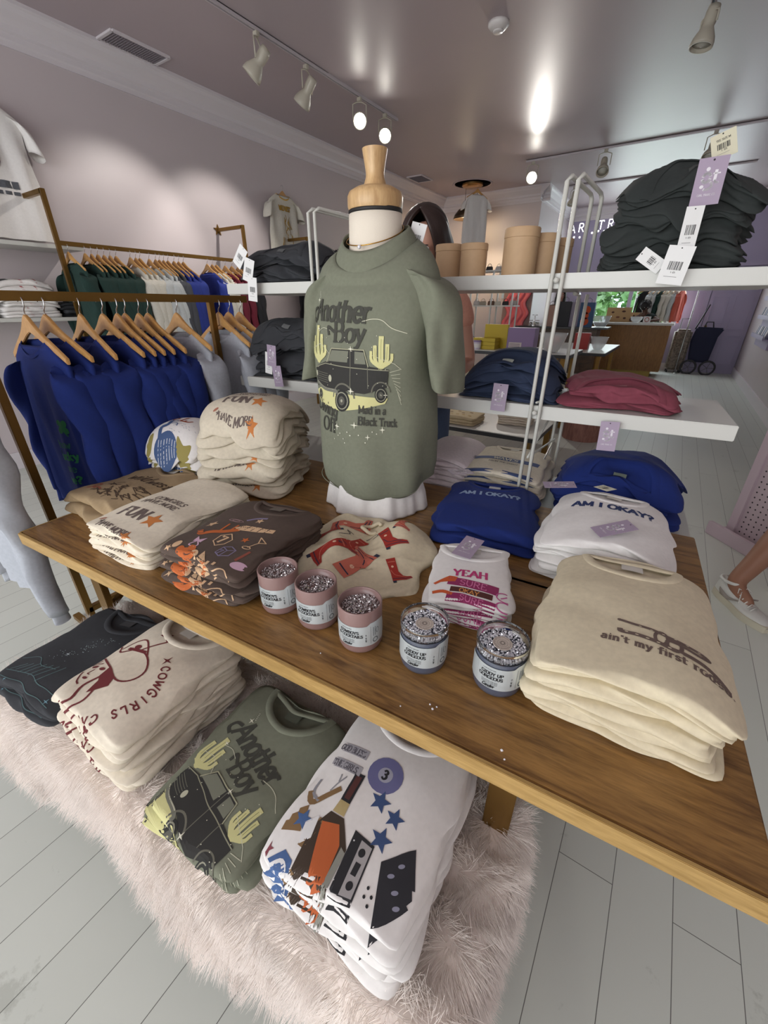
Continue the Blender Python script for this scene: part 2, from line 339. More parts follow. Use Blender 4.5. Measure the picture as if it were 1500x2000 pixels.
# ------------------------------------------------------------ folded garments
def grid_idx(nx, ny):
    I = np.arange((nx+1)*(ny+1)).reshape(ny+1, nx+1)
    q = np.stack([I[:-1, :-1], I[:-1, 1:], I[1:, 1:], I[1:, :-1]], -1).reshape(-1, 4)
    per = list(I[0, :])+list(I[1:, -1])+list(I[-1, -2::-1])+list(I[-2:0:-1, 0])
    return I, q, per
class Fold:
    """geometry of a pile of folded garments: every layer shares one warp so that they rest on each other"""
    def __init__(s, w, d, n, t, seed, k=3, amp=.003, jit=.005, droop=.14, f0=9, f1=50, ridge=.5, wob=.004, side=.55, lean=(0, 0), frontk=0, neck=True, droopy=0.06, bulge=0, crumple=0, nk=(.078, .072)):
        s.nk = nk
        s.cr = crumple; s.C = [Wr(seed*77+j, f0=12, f1=45, ridge=.6, n=7) for j in range(2)]
        r = np.random.RandomState(seed); s.w, s.d, s.n, s.k = w, d, n, k
        tt = t*(1+.22*(r.rand(n)-.5)); s.z = np.concatenate([[0], np.cumsum(tt)]); s.t = tt
        s.N = [Wr(seed*100+i, f0=f0, f1=f1, ridge=ridge) for i in range(n+1)]
        s.amp = amp; s.droop = droop; s.droopy = droopy; s.wob = wob; s.side = side; s.frontk = frontk; s.neck = neck; s.bulge = bulge
        s.J = (r.rand(n, 3)-.5)*2*jit; s.lean = lean; s.sc = 1+(r.rand(n, 2)-.5)*jit*8; s.r = r; s.seed = seed
        s.wp = r.rand(n, 12)*2*PI
    def warp(s, i, x, y, z):
        J = s.J[i]; t = s.t[i]; zz = np.clip(z/t, -.3, 1.3)
        a = np.arctan2(y, x)
        # edge wobble + layer jitter
        m = np.maximum(np.abs(2*x/s.w), np.abs(2*y/s.d))**3
        wb = s.wob*m*(np.sin(3*a+s.wp[i, 0])+.7*np.sin(5*a+s.wp[i, 1]+3*zz)+.5*np.sin(11*a+s.wp[i, 2]+5*zz))
        x = x+wb*np.cos(a); y = y+wb*np.sin(a)
        th = J[2]*3; X = x*s.sc[i, 0]*np.cos(th)-y*np.sin(th)+J[0]; Y = x*np.sin(th)+y*s.sc[i, 1]*np.cos(th)+J[1]
        f = np.clip(zz, 0, 1)
        if s.cr:
            q = (s.z[i]+z)
            X = X+s.cr*s.C[0](Y*1.2+i*.37, q*2.2+X*.3)*np.clip(m, .15, 1); Y = Y+s.cr*s.C[1](X*1.2+i*.23, q*2.2+Y*.3)*np.clip(m, .15, 1)
        n0 = s.N[i](X, Y)*(0 if i == 0 else 1); n1 = s.N[i+1](X, Y)
        zb = s.z[i]+z
        dr = 1-s.droop*np.abs(2*X/s.w)**3-s.droopy*np.abs(2*Y/s.d)**3+s.bulge*np.cos(np.clip(2*X/s.w, -1, 1)*PI/2)
        Z = zb*dr+s.amp*((1-f)*n0+f*n1)
        Z = np.maximum(Z, .0006+.0*Z) if i == 0 else Z
        L = (zb)/s.z[-1]
        return X+s.lean[0]*L, Y+s.lean[1]*L, Z
    def neckdip(s, x, y):
        """scoop of the neck opening at the back edge of the top layer: 0..1"""
        q = ((x)/s.nk[0])**2+((y-s.d/2)/s.nk[1])**2
        return 1/(1+np.exp((q-1)*9))
    def layer_mesh(s, i, dip=0):
        w, d, t = s.w, s.d, s.t[i]; r = t/2; nx, ny = max(14, int(w/.0085)), max(14, int(d/.0085)); nw = 13 if s.k > 1 else 9
        I, q, per = grid_idx(nx, ny)
        px, py = np.meshgrid(np.linspace(-1, 1, nx+1), np.linspace(-1, 1, ny+1)); px = px.ravel(); py = py.ravel()
        cf = .035
        bx = (w/2-r)*px*(1-cf*np.abs(py)**14); by = (d/2-r)*py*(1-cf*np.abs(px)**14)
        top = np.stack([bx, by, np.full_like(bx, t)], 1); bot = np.stack([bx, by, np.zeros_like(bx)], 1)
        if dip:
            top[:, 2] -= dip*s.neckdip(top[:, 0], top[:, 1])
        Pp = top[per]; n = len(per)
        nrm = np.stack([np.where(np.abs(px[per]) > .999, np.sign(px[per]), 0), np.where(np.abs(py[per]) > .999, np.sign(py[per]), 0)], 1)
        for _ in range(2): nrm = (np.roll(nrm, 1, 0)+nrm*2+np.roll(nrm, -1, 0))/4
        nrm /= np.linalg.norm(nrm, axis=1, keepdims=True)
        wf = np.clip(-nrm[:, 1], 0, 1)**2
        ang = np.arctan2(Pp[:, 1], Pp[:, 0])
        V = [top]; rows = []
        for j in range(1, nw):
            ph = PI*j/nw; zc = r+r*math.cos(ph); zr = 1-zc/t
            o1 = r*math.sin(ph)
            kk = s.k; lay = min(kk-1, int(zr*kk)); sc = abs(math.sin(PI*zr*kk))**.6
            lo = .003*np.sin(ang*2+s.wp[i, 3+lay])+.002*np.sin(ang*7+s.wp[i, 6+lay])
            env = math.sin(ph)**.35
            o2 = r*env*(1-s.side+s.side*sc)+lo
            if s.frontk: wf2 = wf*(1-s.frontk)
            else: wf2 = wf
            o = wf2*o1+(1-wf2)*o2
            dz = 0
            V.append(np.stack([Pp[:, 0]+nrm[:, 0]*o, Pp[:, 1]+nrm[:, 1]*o, np.full(n, zc)], 1))
        V.append(bot); F = [tuple(f) for f in q.tolist()]
        nt = len(top); base = lambda j: nt+(j-1)*n
        F = [(a, b, c, e) for a, b, c, e in F]
        for j in range(0, nw):
            for kx in range(n):
                k2 = (kx+1) % n
                a, b = (per[kx], per[k2]) if j == 0 else (base(j)+kx, base(j)+k2)
                c, e = (base(nw)+per[k2], base(nw)+per[kx]) if j == nw-1 else (base(j+1)+k2, base(j+1)+kx)
                F.append((a, e, c, b))
        off = base(nw)
        F += [(f[3]+off, f[2]+off, f[1]+off, f[0]+off) for f in q.tolist()]
        V = np.concatenate(V); X, Y, Z = s.warp(i, V[:, 0], V[:, 1], V[:, 2])
        return np.stack([X, Y, Z], 1), F
    def surf(s, i, dip=0):
        """x across, v = height above front edge of the flat top (art Y); wraps down over the front fold when v < 0"""
        w, d, t = s.w, s.d, s.t[i]; r = t/2
        def f(x, v, e):
            th = np.clip(-v/r, 0, PI)
            y = np.where(v >= 0, -(d/2-r)+v, -(d/2-r)-(r+e)*np.sin(th))
            z = np.where(v >= 0, t+e, r+(r+e)*np.cos(th))
            if dip: z = z-dip*s.neckdip(x, y)
            return s.warp(i, x, y, z)
        return f

ORD = ['topmost', 'second from the top', 'third from the top', 'fourth from the top', 'fifth from the top', 'sixth from the top', 'seventh from the top',
       'eighth from the top', 'ninth from the top', 'tenth from the top', 'eleventh from the top']
def collar(fs, i, m, parent, dip, width=.021, lab=None):
    """rib-knit neckband round the scooped opening, back neck band and neck label"""
    hw, depth = fs.nk; sf = fs.surf(i); d = fs.d; r = fs.t[i]/2; v0 = (d/2)+(d/2-r)
    V = []; F = []
    m_ = 26
    prof = [(0, -.0015), (.1, .0014), (.5, .0020), (.88, .0015), (1, -.0010)]
    for a in range(m_+1):
        th = PI*a/m_; ca, sa = math.cos(th), math.sin(th)
        for f, e in prof:
            q = 1+f*width/.075
            V.append((hw*ca*q, v0-depth*sa*q-.004, e))
    for a in range(m_):
        for k in range(4): F.append((a*5+k, a*5+k+1, (a+1)*5+k+1, (a+1)*5+k))
    V = np.array(V); X, Y, Z = sf(V[:, 0], V[:, 1], V[:, 2])
    mk('neckband', np.stack([X, Y, Z], 1), F, m, parent)
    # back half of the neckband, inside the opening
    V = []; F = []
    for a in range(m_+1):
        x = -hw*1.05+2*hw*1.05*a/m_; b = (1-(x/(hw*1.05))**2)
        for f, e in prof: V.append((x, v0-.002-b*.012-f*width*.8, e-dip*.35*b))
    for a in range(m_):
        for k in range(4): F.append((a*5+k, (a+1)*5+k, (a+1)*5+k+1, a*5+k+1))
    V = np.array(V); X, Y, Z = sf(V[:, 0], V[:, 1], V[:, 2])
    mk('back_neckband', np.stack([X, Y, Z], 1), F, m, parent)
    if lab:
        a = Art(.006); a.rect(-.02, -.016, .02, .016, lab); 
        sf2 = fs.surf(i)
        a2 = a.place(0, v0-.038)
        o = a2.build('neck_label', lambda x, y, e: sf2(x, y, e-dip*.55), INK, parent)
        if o: o['label'] = 'small woven neck label'

def stack(kind, desc, where, loc, rot, w, d, n, t, m, art=None, seed=1, label_top=None, group=None, cat='t-shirt', neck='top', lab=(225, 220, 210), dip=.008, v_art=0, tags=None, labels=None, **kw):
    fs = Fold(w, d, n, t, seed, **kw)
    out = []
    for i in range(n):
        top = i == n-1; j = n-1-i
        label = (labels[j] if labels else (f'{desc}, {ORD[j]} {where}' if n > 1 else f'{desc} {where}'))
        nk = neck == 'top' and top or neck == 'all'
        V, F = fs.layer_mesh(i, dip if (top and neck) else 0)
        zmin = fs.z[i]
        root = thing(kind, label, cat, loc, rot, group)
        root.location = (loc[0], loc[1], loc[2]+zmin)
        body = mk('folded_body', V-np.array([0, 0, zmin]), F, m, root)
        if top and neck:
            class P: pass
            sub = []
            before = set(o.name for o in COL.objects)
            collar(fs, i, m, root, dip, lab=lab)
            for o in COL.objects:
                if o.name not in before:
                    o.data.transform(Matrix.Translation((0, 0, -zmin)))
        if art:
            A = art(j) if callable(art) else art
            if A:
                dd = dip if (top and neck) else 0
                sf = fs.surf(i, dd); vmax = 9 if top else .012
                o = A.build('screen_print', lambda x, y, e: sf(x, y, e), INK, root, keep=lambda P, vm=vmax, t=fs.t[i], xm=w/2-fs.t[i]*.55: P[:, 1].min() > -t*1.1 and P[:, 1].min() < vm and np.abs(P[:, 0]).max() < xm and P[:, 1].max() < d-t)
                if o: o.data.transform(Matrix.Translation((0, 0, -zmin)))
        out.append(root)
    return fs, out

def hang_tag(parent, co, rot, kind='gt', w=.05, h=.088, name='hang_tag'):
    """card tag; co/rot in the parent's space, tag lies in its own XY plane, top edge at +Y"""
    colr = {'gt': (160, 144, 164), 'bar': (226, 226, 224), 'buff': (205, 200, 175)}[kind]
    m = mat('tag_'+kind, colr, .55)
    mb = MB().prism([(-w/2, -h), (w/2, -h), (w/2, 0), (-w/2, 0)], 'z', 0, .0006)
    pr = parent.rotation_euler[2]; o = mb.build(name, m, parent); o.location = co; o.rotation_euler = (rot[0], rot[1], rot[2]-(PI if abs(pr) > 2 else 0))
    o['label'] = {'gt': 'lavender card swing tag', 'bar': 'white barcode swing tag', 'buff': 'buff price tag'}[kind]
    a = Art(.01)
    if kind == 'gt':
        wt = (235, 230, 236); k = w/.05
        a.ell(-.006*k, -h*.24, .0034*k, .0034*k, wt)
        a.ring(-.006*k, -h*.42, .0065*k, .0075*k, .005*k, wt, t0=.35, t1=PI-.35); a.ring(-.006*k, -h*.42, .0065*k, .0075*k, .005*k, wt, t0=PI+.35, t1=2*PI-.35)
        a.ell(-.011*k, -h*.60, .0035*k, .003*k, wt); a.ring(-.003*k, -h*.585, .0085*k, .0065*k, .0042*k, wt, t0=-2.0, t1=.9)
        a.rect(.006*k, -h*.50, .011*k, -h*.27, wt); a.rect(.004*k, -h*.36, .016*k, -h*.33, wt); a.ring(.013*k, -h*.48, .004*k, .005*k, .003*k, wt, t0=PI, t1=1.7*PI)
        a.text('GIRL TRIBE CO', 0, -h*.80, .0034*k, wt, serif=False, anchor='c', wt=.2)
        a.ell(0, -h*.06, .0018*k, .0018*k, (60, 50, 60))
    else:
        dk = (40, 40, 42); r = random.Random(int(abs(co[0])*1000)); x = -w*.26
        while x < w*.26:
            q = r.choice([.0008, .0014, .002]); a.rect(x, -h*.62, x+q, -h*.40, dk); x += q+r.choice([.0009, .0015])
        a.text('100123', 0, -h*.70, .0036, dk, serif=False, anchor='c', wt=.2); a.text('TEE SIZE M', 0, -h*.30, .0042, dk, serif=False, anchor='c', wt=.2) if kind == 'buff' else None
        a.rect(-w*.3, -h*.80, w*.2, -h*.79, (120, 120, 120)); a.ell(0, -h*.06, .0016, .0016, dk)
    p = a.build('tag_printing', lambda x, y, e: (x, y, .0006+e*.3), INK, o)
    return o
# ------------------------------------------------------------ room shell
HC = 3.52; XL, XR, YF, YB, YX, XX = -5.05, 1.30, -3.4, 12.8, 10.07, -2.88
def paint(name, rgb, rough=.5): return mat(name, rgb, rough, noise=.015, nscale=2, bump=.05, bscale=60)
wall_pink = paint('wall_paint_lilac_pink', (198, 188, 190), .42)
ceil_m = paint('ceiling_paint_mauve_gloss', (178, 165, 169), .42)
lav = paint('lavender_paint', (164, 156, 184), .5)
white_trim = mat('white_trim_paint', (214, 208, 212), .35)
def struct(name, o): o.name = name; return tag(o, kind='structure')
fm = bpy.data.materials.new('painted_plank_floor'); fm.use_nodes = True; nt = fm.node_tree; b = nt.nodes['Principled BSDF']
tc = nt.nodes.new('ShaderNodeTexCoord'); mp = nt.nodes.new('ShaderNodeMapping'); mp.inputs['Rotation'].default_value = (0, 0, PI/2)
br = nt.nodes.new('ShaderNodeTexBrick'); br.inputs['Scale'].default_value = 1; br.inputs['Brick Width'].default_value = 2.6; br.inputs['Row Height'].default_value = .14
br.inputs['Mortar Size'].default_value = .0011; br.inputs['Mortar Smooth'].default_value = .3
br.inputs['Color1'].default_value = lin((206, 210, 202))+(1,); br.inputs['Color2'].default_value = lin((200, 204, 196))+(1,); br.inputs['Mortar'].default_value = lin((96, 96, 92))+(1,)
n = nt.nodes.new('ShaderNodeTexNoise'); n.inputs['Scale'].default_value = 7; n.inputs['Detail'].default_value = 8; n.inputs['Roughness'].default_value = .7
sc = nt.nodes.new('ShaderNodeValToRGB'); sc.color_ramp.elements[0].position = .30; sc.color_ramp.elements[1].position = .37
sc.color_ramp.elements[0].color = (.62, .62, .60, 1); sc.color_ramp.elements[1].color = (1, 1, 1, 1)
mm = nt.nodes.new('ShaderNodeMix'); mm.data_type = 'RGBA'; mm.blend_type = 'MULTIPLY'; mm.inputs[0].default_value = .55
nt.links.new(tc.outputs['Object'], mp.inputs[0]); nt.links.new(mp.outputs[0], br.inputs['Vector']); nt.links.new(tc.outputs['Object'], n.inputs['Vector'])
nt.links.new(n.outputs[0], sc.inputs[0]); nt.links.new(br.outputs['Color'], mm.inputs[6]); nt.links.new(sc.outputs[0], mm.inputs[7])
nt.links.new(mm.outputs[2], b.inputs['Base Color']); b.inputs['Roughness'].default_value = .5
struct('floor', box('floor', ((XL+XR)/2, (YF+YB)/2, -.05), (XR-XL+.4, YB-YF+.4, .1), fm, bev=0))
struct('ceiling', box('ceiling', ((XL+XR)/2, (YF+YB)/2, HC+.05), (XR-XL+.4, YB-YF+.4, .1), ceil_m, bev=0))
struct('wall_left', box('wall_left', (XL-.06, (YF+YX)/2, HC/2), (.12, YX-YF, HC), wall_pink, bev=0))
struct('wall_right', box('wall_right', (XR+.06, (YF+YB)/2, HC/2), (.12, YB-YF, HC), wall_pink, bev=0))
struct('wall_cross', box('wall_cross', ((XL+XX)/2, YX+.06, HC/2), (XX-XL, .12, HC), wall_pink, bev=0))
struct('wall_return', box('wall_return', (XX-.06, (YX+.12+YB)/2, HC/2), (.12, YB-YX-.12, HC), wall_pink, bev=0))
# back wall with window opening x -1.95..-.25 z .75..3.0 and the lavender door at the right
wb = MB(); WX0, WX1, WZ0, WZ1 = -2.02, -.22, .70, 3.02
wb.box(((XX+WX0)/2, YB+.06, HC/2), (WX0-XX, .12, HC)); wb.box(((WX1+XR)/2, YB+.06, HC/2), (XR-WX1, .12, HC))
wb.box(((WX0+WX1)/2, YB+.06, WZ0/2), (WX1-WX0, .12, WZ0)); wb.box(((WX0+WX1)/2, YB+.06, (WZ1+HC)/2), (WX1-WX0, .12, HC-WZ1))
struct('wall_back', wb.build('wall_back', lav))
# front wall behind the camera: shop window left open to daylight
wf_ = MB(); wf_.box(((XL+XR)/2, YF-.06, .3), (XR-XL, .12, .6)); wf_.box(((XL+XR)/2, YF-.06, 3.3), (XR-XL, .12, .44))
wf_.box((XL+.2, YF-.06, 1.84), (.4, .12, 2.5)); wf_.box((XR-.2, YF-.06, 1.84), (.4, .12, 2.5))
struct('wall_front', wf_.build('wall_front', wall_pink))
w0 = thing('window_1', None, None, ((WX0+WX1)/2, YB+.03, (WZ0+WZ1)/2)); tag(w0, kind='structure')
fr = MB(); hw, hh = (WX1-WX0)/2, (WZ1-WZ0)/2
for x in (-hw+.04, -.06, hw-.04): fr.box((x, 0, 0), (.08, .1, 2*hh))
for z in (-hh+.04, hh-.04): fr.box((0, 0, z), (2*hw, .1, .08))
fr.build('window_frame', lav, w0)
glass = mat('window_glass', (240, 250, 250), .02, trans=1, ior=1.02)
MB().box((0, 0, 0), (2*hw-.1, .006, 2*hh-.1)).build('window_pane', glass, w0)
# crown moulding
def crown_profile():
    return [(0, 0), (.13, 0), (.13, -.02), (.115, -.03), (.10, -.05), (.07, -.075), (.045, -.10), (.04, -.125), (.022, -.135), (.022, -.165), (.012, -.175), (.012, -.20), (0, -.20)]
cp = [(a*1.25, b*1.25+HC) for a, b in crown_profile()]
struct('trim_1', MB().prism([(XL+a, z) for a, z in cp], 'y', YF, YX).build('trim_1', white_trim))
struct('trim_2', MB().prism([(YX-a, z) for a, z in cp], 'x', XL, XX+.16).build('trim_2', white_trim))
struct('trim_3', MB().prism([(XX+a, z) for a, z in cp], 'y', YX-.16, YB).build('trim_3', white_trim))
struct('trim_4', MB().prism([(YB-a, z) for a, z in cp], 'x', XX, XR).build('trim_4', white_trim))
struct('trim_5', MB().prism([(XR-a, z) for a, z in cp], 'y', YF, YB).build('trim_5', white_trim))
struct('baseboard_right', box('baseboard_right', (XR-.012, (YF+YB)/2, .08), (.024, YB-YF, .16), white_trim))
struct('baseboard_left', box('baseboard_left', (XL+.012, (YF+YX)/2, .08), (.024, YX-YF, .16), white_trim))
struct('baseboard_back', box('baseboard_back', ((XX+XR)/2, YB-.012, .08), (XR-XX, .024, .16), white_trim))
# lavender panelled door
dr = thing('door_1', None, None, (.86, YB-.03, 0)); tag(dr, kind='structure')
dm = MB().box((0, 0, 1.08), (.86, .05, 2.16)); dm.build('door_leaf', lav, dr, bev=.004)
pn = MB()
for x in (-.21, .21):
    for z, h in ((.5, .62), (1.28, .66), (1.85, .3)):
        for a, b, sx, sz in ((0, h/2, .3, .03), (0, -h/2, .3, .03), (-.15, 0, .03, h), (.15, 0, .03, h)): pn.box((x+a, -.03, z+b), (sx, .02, sz))
pn.build('door_panel', lav, dr, bev=.003)
cs = MB().box((-.49, 0, 1.1), (.1, .07, 2.2)).box((0, 0, 2.24), (1.06, .07, .1)); cs.build('door_casing', lav, dr, bev=.004)
brass = mat('aged_brass', (150, 115, 55), .35, metal=.9)
MB().sphere((-.36, -.09, 1.0), .03).build('door_knob', brass, dr, smooth=True)
# trees outside the back window
def tree(x, y, h, seed, rgb, lab):
    t = thing('tree', lab, 'tree', (x, y, 0), 0, 'trees outside the back window')
    MB().tube([(0, 0, 0), (.05, 0, h*.3), (-.04, .02, h*.6), (.02, 0, h*.8)], [.11, .09, .07, .04], 8).build('trunk', mat('bark', (120, 105, 90), .9), t, smooth=True)
    r = np.random.RandomState(seed); n = 3600
    c = r.randn(n, 3); c /= np.linalg.norm(c, axis=1, keepdims=True); c *= (r.rand(n, 1)**.4)
    c = c*[h*.24, h*.22, h*.40]+[0, 0, h*.55]; c += .12*np.sin(c[:, [1, 2, 0]]*5+seed)
    a = r.randn(n, 3)*.075; b_ = r.randn(n, 3)*.075
    V = np.stack([c-a, c-b_, c+a, c+b_], 1).reshape(-1, 3); F = np.arange(4*n).reshape(-1, 4)
    m = mat('leaves_%d' % seed, rgb, .6); 
    mk('foliage', V, F, m, t, smooth=False)
tree(-2.9, 16.8, 4.8, 1, (196, 216, 176), 'bright green leafy tree seen at the left of the back window')
tree(-.9, 17.4, 5.6, 2, (178, 208, 160), 'green leafy tree seen in the middle of the back window')
tree(1.3, 17.0, 5.0, 3, (204, 222, 184), 'light green tree seen at the right of the back window')
tree(-5.3, 17.8, 5.4, 4, (160, 206, 130), 'green tree furthest left outside the back window')
struct('ground', box('ground', (0, 22, -.1), (30, 18, .1), mat('lawn', (120, 165, 95), .9), bev=0))

# ------------------------------------------------------------ ceiling fittings
cream_lamp = mat('track_lamp_enamel', (186, 180, 165), .4)
lamp_on = mat('lamp_glow', (255, 250, 240), .3, emit=(255, 250, 240), es=30)
chrome = mat('chrome', (200, 200, 200), .2, metal=1)
def track(name, lab, p0, p1):
    t = thing(name, lab, 'track', (p0[0], p0[1], HC)); L = Vector(p1)-Vector(p0); a = math.atan2(L.y, L.x); l = L.length
    M = Matrix.Rotation(a, 3, 'Z')
    MB().box(M @ Vector((l/2, .013, -.014)), (l, .008, .028), a).box(M @ Vector((l/2, -.013, -.014)), (l, .008, .028), a).box(M @ Vector((l/2, 0, -.003)), (l, .034, .006), a).build('rail', mat('track_white', (200, 192, 196), .4), t)
    MB().box(M @ Vector((l/2, 0, -.012)), (l-.01, .016, .012), a).build('slot', mat('track_slot', (60, 55, 58), .6), t)
    return t
def track_lamp(x, y, target, lab, on=False, power=0, group=None, s=1.0, drop=.10):
    t = thing('track_lamp', lab, 'track lamp', (x, y, HC-.028), 0, group)
    MB().box((0, 0, -.018), (.05, .035, .036)).build('adapter', cream_lamp, t, bev=.004)
    hz = -.055-drop*s
    d = (Vector(target)-Vector((x, y, HC+hz))).normalized(); q = d.to_track_quat('-Z', 'X').to_matrix()
    az = math.atan2(d.y, d.x)+PI/2; R = Matrix.Rotation(az, 3, 'Z')
    yk = [Vector((-.06*s, 0, hz)), Vector((-.06*s, 0, -.06)), Vector((-.02*s, 0, -.04)), Vector((.02*s, 0, -.04)), Vector((.06*s, 0, -.06)), Vector((.06*s, 0, hz))]
    MB().tube([R @ p for p in yk], .005*s, 6).build('yoke', cream_lamp, t, smooth=True)
    prof = [(.018, .085), (.030, .085), (.034, .06), (.034, .015), (.030, 0), (.040, -.02), (.056, -.05), (.062, -.075), (.062, -.09), (.056, -.09), (.052, -.07), (.02, -.03)]
    h = MB().lathe([(r*s, z*s) for r, z in prof], n=24); h.V = [tuple(q @ Vector(v)+Vector((0, 0, hz))) for v in h.V]
    h.build('lamp_housing', cream_lamp, t, smooth=True)
    c = MB().lathe([(0, -.07*s), (.045*s, -.066*s), (.052*s, -.072*s), (0, -.086*s)], n=20); c.V = [tuple(q @ Vector(v)+Vector((0, 0, hz))) for v in c.V]
    c.build('bulb', lamp_on if on else mat('bulb_off', (190, 190, 180), .2), t, smooth=True)
    if power:
        p = Vector((x, y, HC-.028+hz))+d*.11*s
        spot('track_spot_light', tuple(p), target, power)
    return t
TX = -3.60
track('ceiling_track', 'white ceiling lighting track nearest the left wall', (TX, .4), (TX, 5.78))
G1 = 'track lamps along the left wall'
track_lamp(TX, 3.51, (XL, 2.7, 1.6), 'nearest unlit cream track lamp above the left racks', group=G1, s=1.35, power=55)  # bulb stays off; a spot is added here to brighten the left wall
track_lamp(TX-.02, 4.14, (XL, 3.9, 1.7), 'second unlit cream track lamp above the left racks', group=G1, s=1.35, power=60)  # unlit too, with an added spot for the wall
track_lamp(TX, 4.98, (-.9, 1.4, 1.0), 'lit track lamp left of the mannequin neck, nearer of the lit pair', on=True, group=G1, s=1.25, power=50)
track_lamp(TX, 5.50, (-1.2, 2.0, 1.0), 'lit track lamp at the far end of the left track', on=True, group=G1, s=1.25, power=50)
track('ceiling_track', 'white ceiling track running across the room above the grey shirts', (-2.72, 8.33), (.75, 8.33))
G2 = 'track lamps on the cross track'
track_lamp(-2.60, 8.33, (-.6, 2.0, 1.0), 'lit track lamp at the left end of the cross track', on=True, group=G2, s=1.4, power=90)
track_lamp(-1.54, 8.33, (-1.2, 6.4, 1.0), 'unlit round track lamp in the middle of the cross track', group=G2, s=1.4)
track_lamp(-.22, 8.33, (-.4, 6.9, 1.0), 'unlit track lamp on the cross track just above the tall dark stack', group=G2, s=1.4)
track('ceiling_track', 'ceiling track at top right above the hanging cream lamp', (-.39, 1.2), (-.39, 5.24))
track_lamp(-.39, 5.20, (-.62, 5.0, 1.4), 'large silver track lamp hanging at the top right', s=1.35, drop=.05)
track('ceiling_track', 'far ceiling track close to the back window', (-2.5, 10.35), (.4, 10.35))
track_lamp(-2.36, 10.35, (-2.6, 9.9, 1.4), 'small cream track lamp on the far track left of the white posts', s=1.3)
sm = thing('smoke_detector', 'white round smoke detector on the ceiling', 'smoke detector', (-1.87, 4.58, HC))
MB().lathe([(.085, 0), (.085, -.02), (.07, -.035), (.05, -.05), (0, -.052)], n=32).build('housing', mat('detector_white', (215, 210, 208), .4), sm, smooth=True)
MB().lathe([(.045, -.051), (.04, -.06), (0, -.061)], n=24).build('sensor', mat('detector_white', (215, 210, 208), .4), sm, smooth=True)
def vent(x, y, sx, sy, lab):
    t = thing('ceiling_vent', lab, 'air vent', (x, y, HC))
    MB().box((-sx/2, 0, -.008), (.03, sy, .016)).box((sx/2, 0, -.008), (.03, sy, .016)).box((0, -sy/2, -.008), (sx, .03, .016)).box((0, sy/2, -.008), (sx, .03, .016)).build('frame', white_trim, t, bev=.002)
    MB().box((0, 0, -.002), (sx, sy, .003)).build('backing', mat('vent_dark', (50, 48, 52), .8), t)
    s = MB(); n = int(sy/.022)
    for i in range(n): s.box((0, -sy/2+(i+.5)*sy/n, -.009), (sx, .003, .014), M=Matrix.Rotation(.6, 3, 'X'))
    s.build('louvre', mat('louvre_grey', (120, 112, 118), .5), t)
vent(-4.76, 3.12, .24, .52, 'rectangular air vent near the left end of the ceiling')
vent(-4.66, 8.3, .3, .42, 'small far air vent on the ceiling behind the mannequin')

# ------------------------------------------------------------ display table
wood_top = wood('oak_veneer_table', (96, 66, 34), (158, 118, 66), (1.3, 12, 12), .34, 3.2)
wood_edge = wood('pale_wood_edge', (150, 118, 64), (184, 150, 92), (2, 20, 20), .5)
gold = mat('brushed_gold_metal', (132, 100, 50), .38, metal=.75, noise=.08, nscale=6)
TL, TD = 1.95, 1.045
tb = thing('display_table', 'long brown wooden display table carrying the stacked shirts and the mannequin', 'table', W(0, 0, 0), ANG)
MB().box((TL/2, TD*.25+.01, .732), (TL, TD/2-.004+.02, .036)).box((TL/2, TD*.75, .732), (TL, TD/2-.004, .036)).build('tabletop', wood_top, tb, bev=.003)
MB().box((TL/2, -.004, .730), (TL, .008, .040)).box((-.004, TD/2, .730), (.008, TD, .040)).build('edge_band', wood_edge, tb, bev=.001)
for x in (.16, 1.60):
    for y in (.10, TD-.1): MB().box((x, y, .357), (.055, .022, .714)).build('leg', gold, tb, bev=.002)
    MB().tube([(x, .10, .42), (x+.0, .5, .66)], .012, 4).tube([(x, TD-.10, .42), (x, .6, .66)], .012, 4).box((x, TD/2, .70), (.04, TD-.2, .02)).build('brace', gold, tb)
MB().box((.44, TD/2-.08, .42), (.022, .60, .58)).build('panel', wood('dark_panel', (74, 50, 28), (110, 78, 44), (2, 9, 9)), tb)
# ------------------------------------------------------------ bench with faux-fur throw
BZ = .40
bn = thing('bench', 'low wooden bench under the table, hidden beneath the pink faux-fur throw', 'bench', W(.20, -.24, 0), ANG)
MB().box((.71, .20, BZ-.035), (1.36, .40, .03)).build('seat', wood_top, bn, bev=.003)
for x in (.10, 1.32):
    for y in (.05, .35): MB().box((x, y, (BZ-.05)/2), (.045, .045, BZ-.05)).build('leg', gold, bn)
fw, fh_, fd = 1.445, .0, .44
fur_cloth = mat('fur_backing', (226, 214, 206), .95)
th_ = thing('fur_throw', 'pale pink faux-fur throw draped over the bench below the table', 'throw', W(.18, -.26, 0), ANG)
# drape profile across v: front hang, top, back hang ; along u a right-hand hang
def throw_pt(a, b):
    """a along the length (m), b across (m, 0 = front hem)"""
    hang_f, hang_r = .225, .36
    x = a; over = 0
    Ltop = fw
    z = BZ-.012; y = 0
    r = .035
    # across
    if b < hang_f: y = -.012-.02*math.sin(a*9)*(1-b/hang_f)-.03*(1-b/hang_f); dz = -(hang_f-b)
    elif b < hang_f+fd: y = (b-hang_f); dz = 0
    else: y = fd+.01+.01*math.sin(a*8); dz = -(b-hang_f-fd)
    k = 1-min(1, abs(dz)/.02)
    if a > Ltop:
        q = a-Ltop; x = Ltop+.02+.05*q+.012*math.sin(b*14); dz2 = -q
        dz = min(dz*.5+dz2, dz2)
    return (x, y, z+.022+dz)
na, nb = 118, 50; La, Lb = fw+.34, .225+fd+.16
V = [throw_pt(La*i/na, Lb*j/nb) for j in range(nb+1) for i in range(na+1)]
Vn = np.array(V); I, q, per = grid_idx(na, nb)
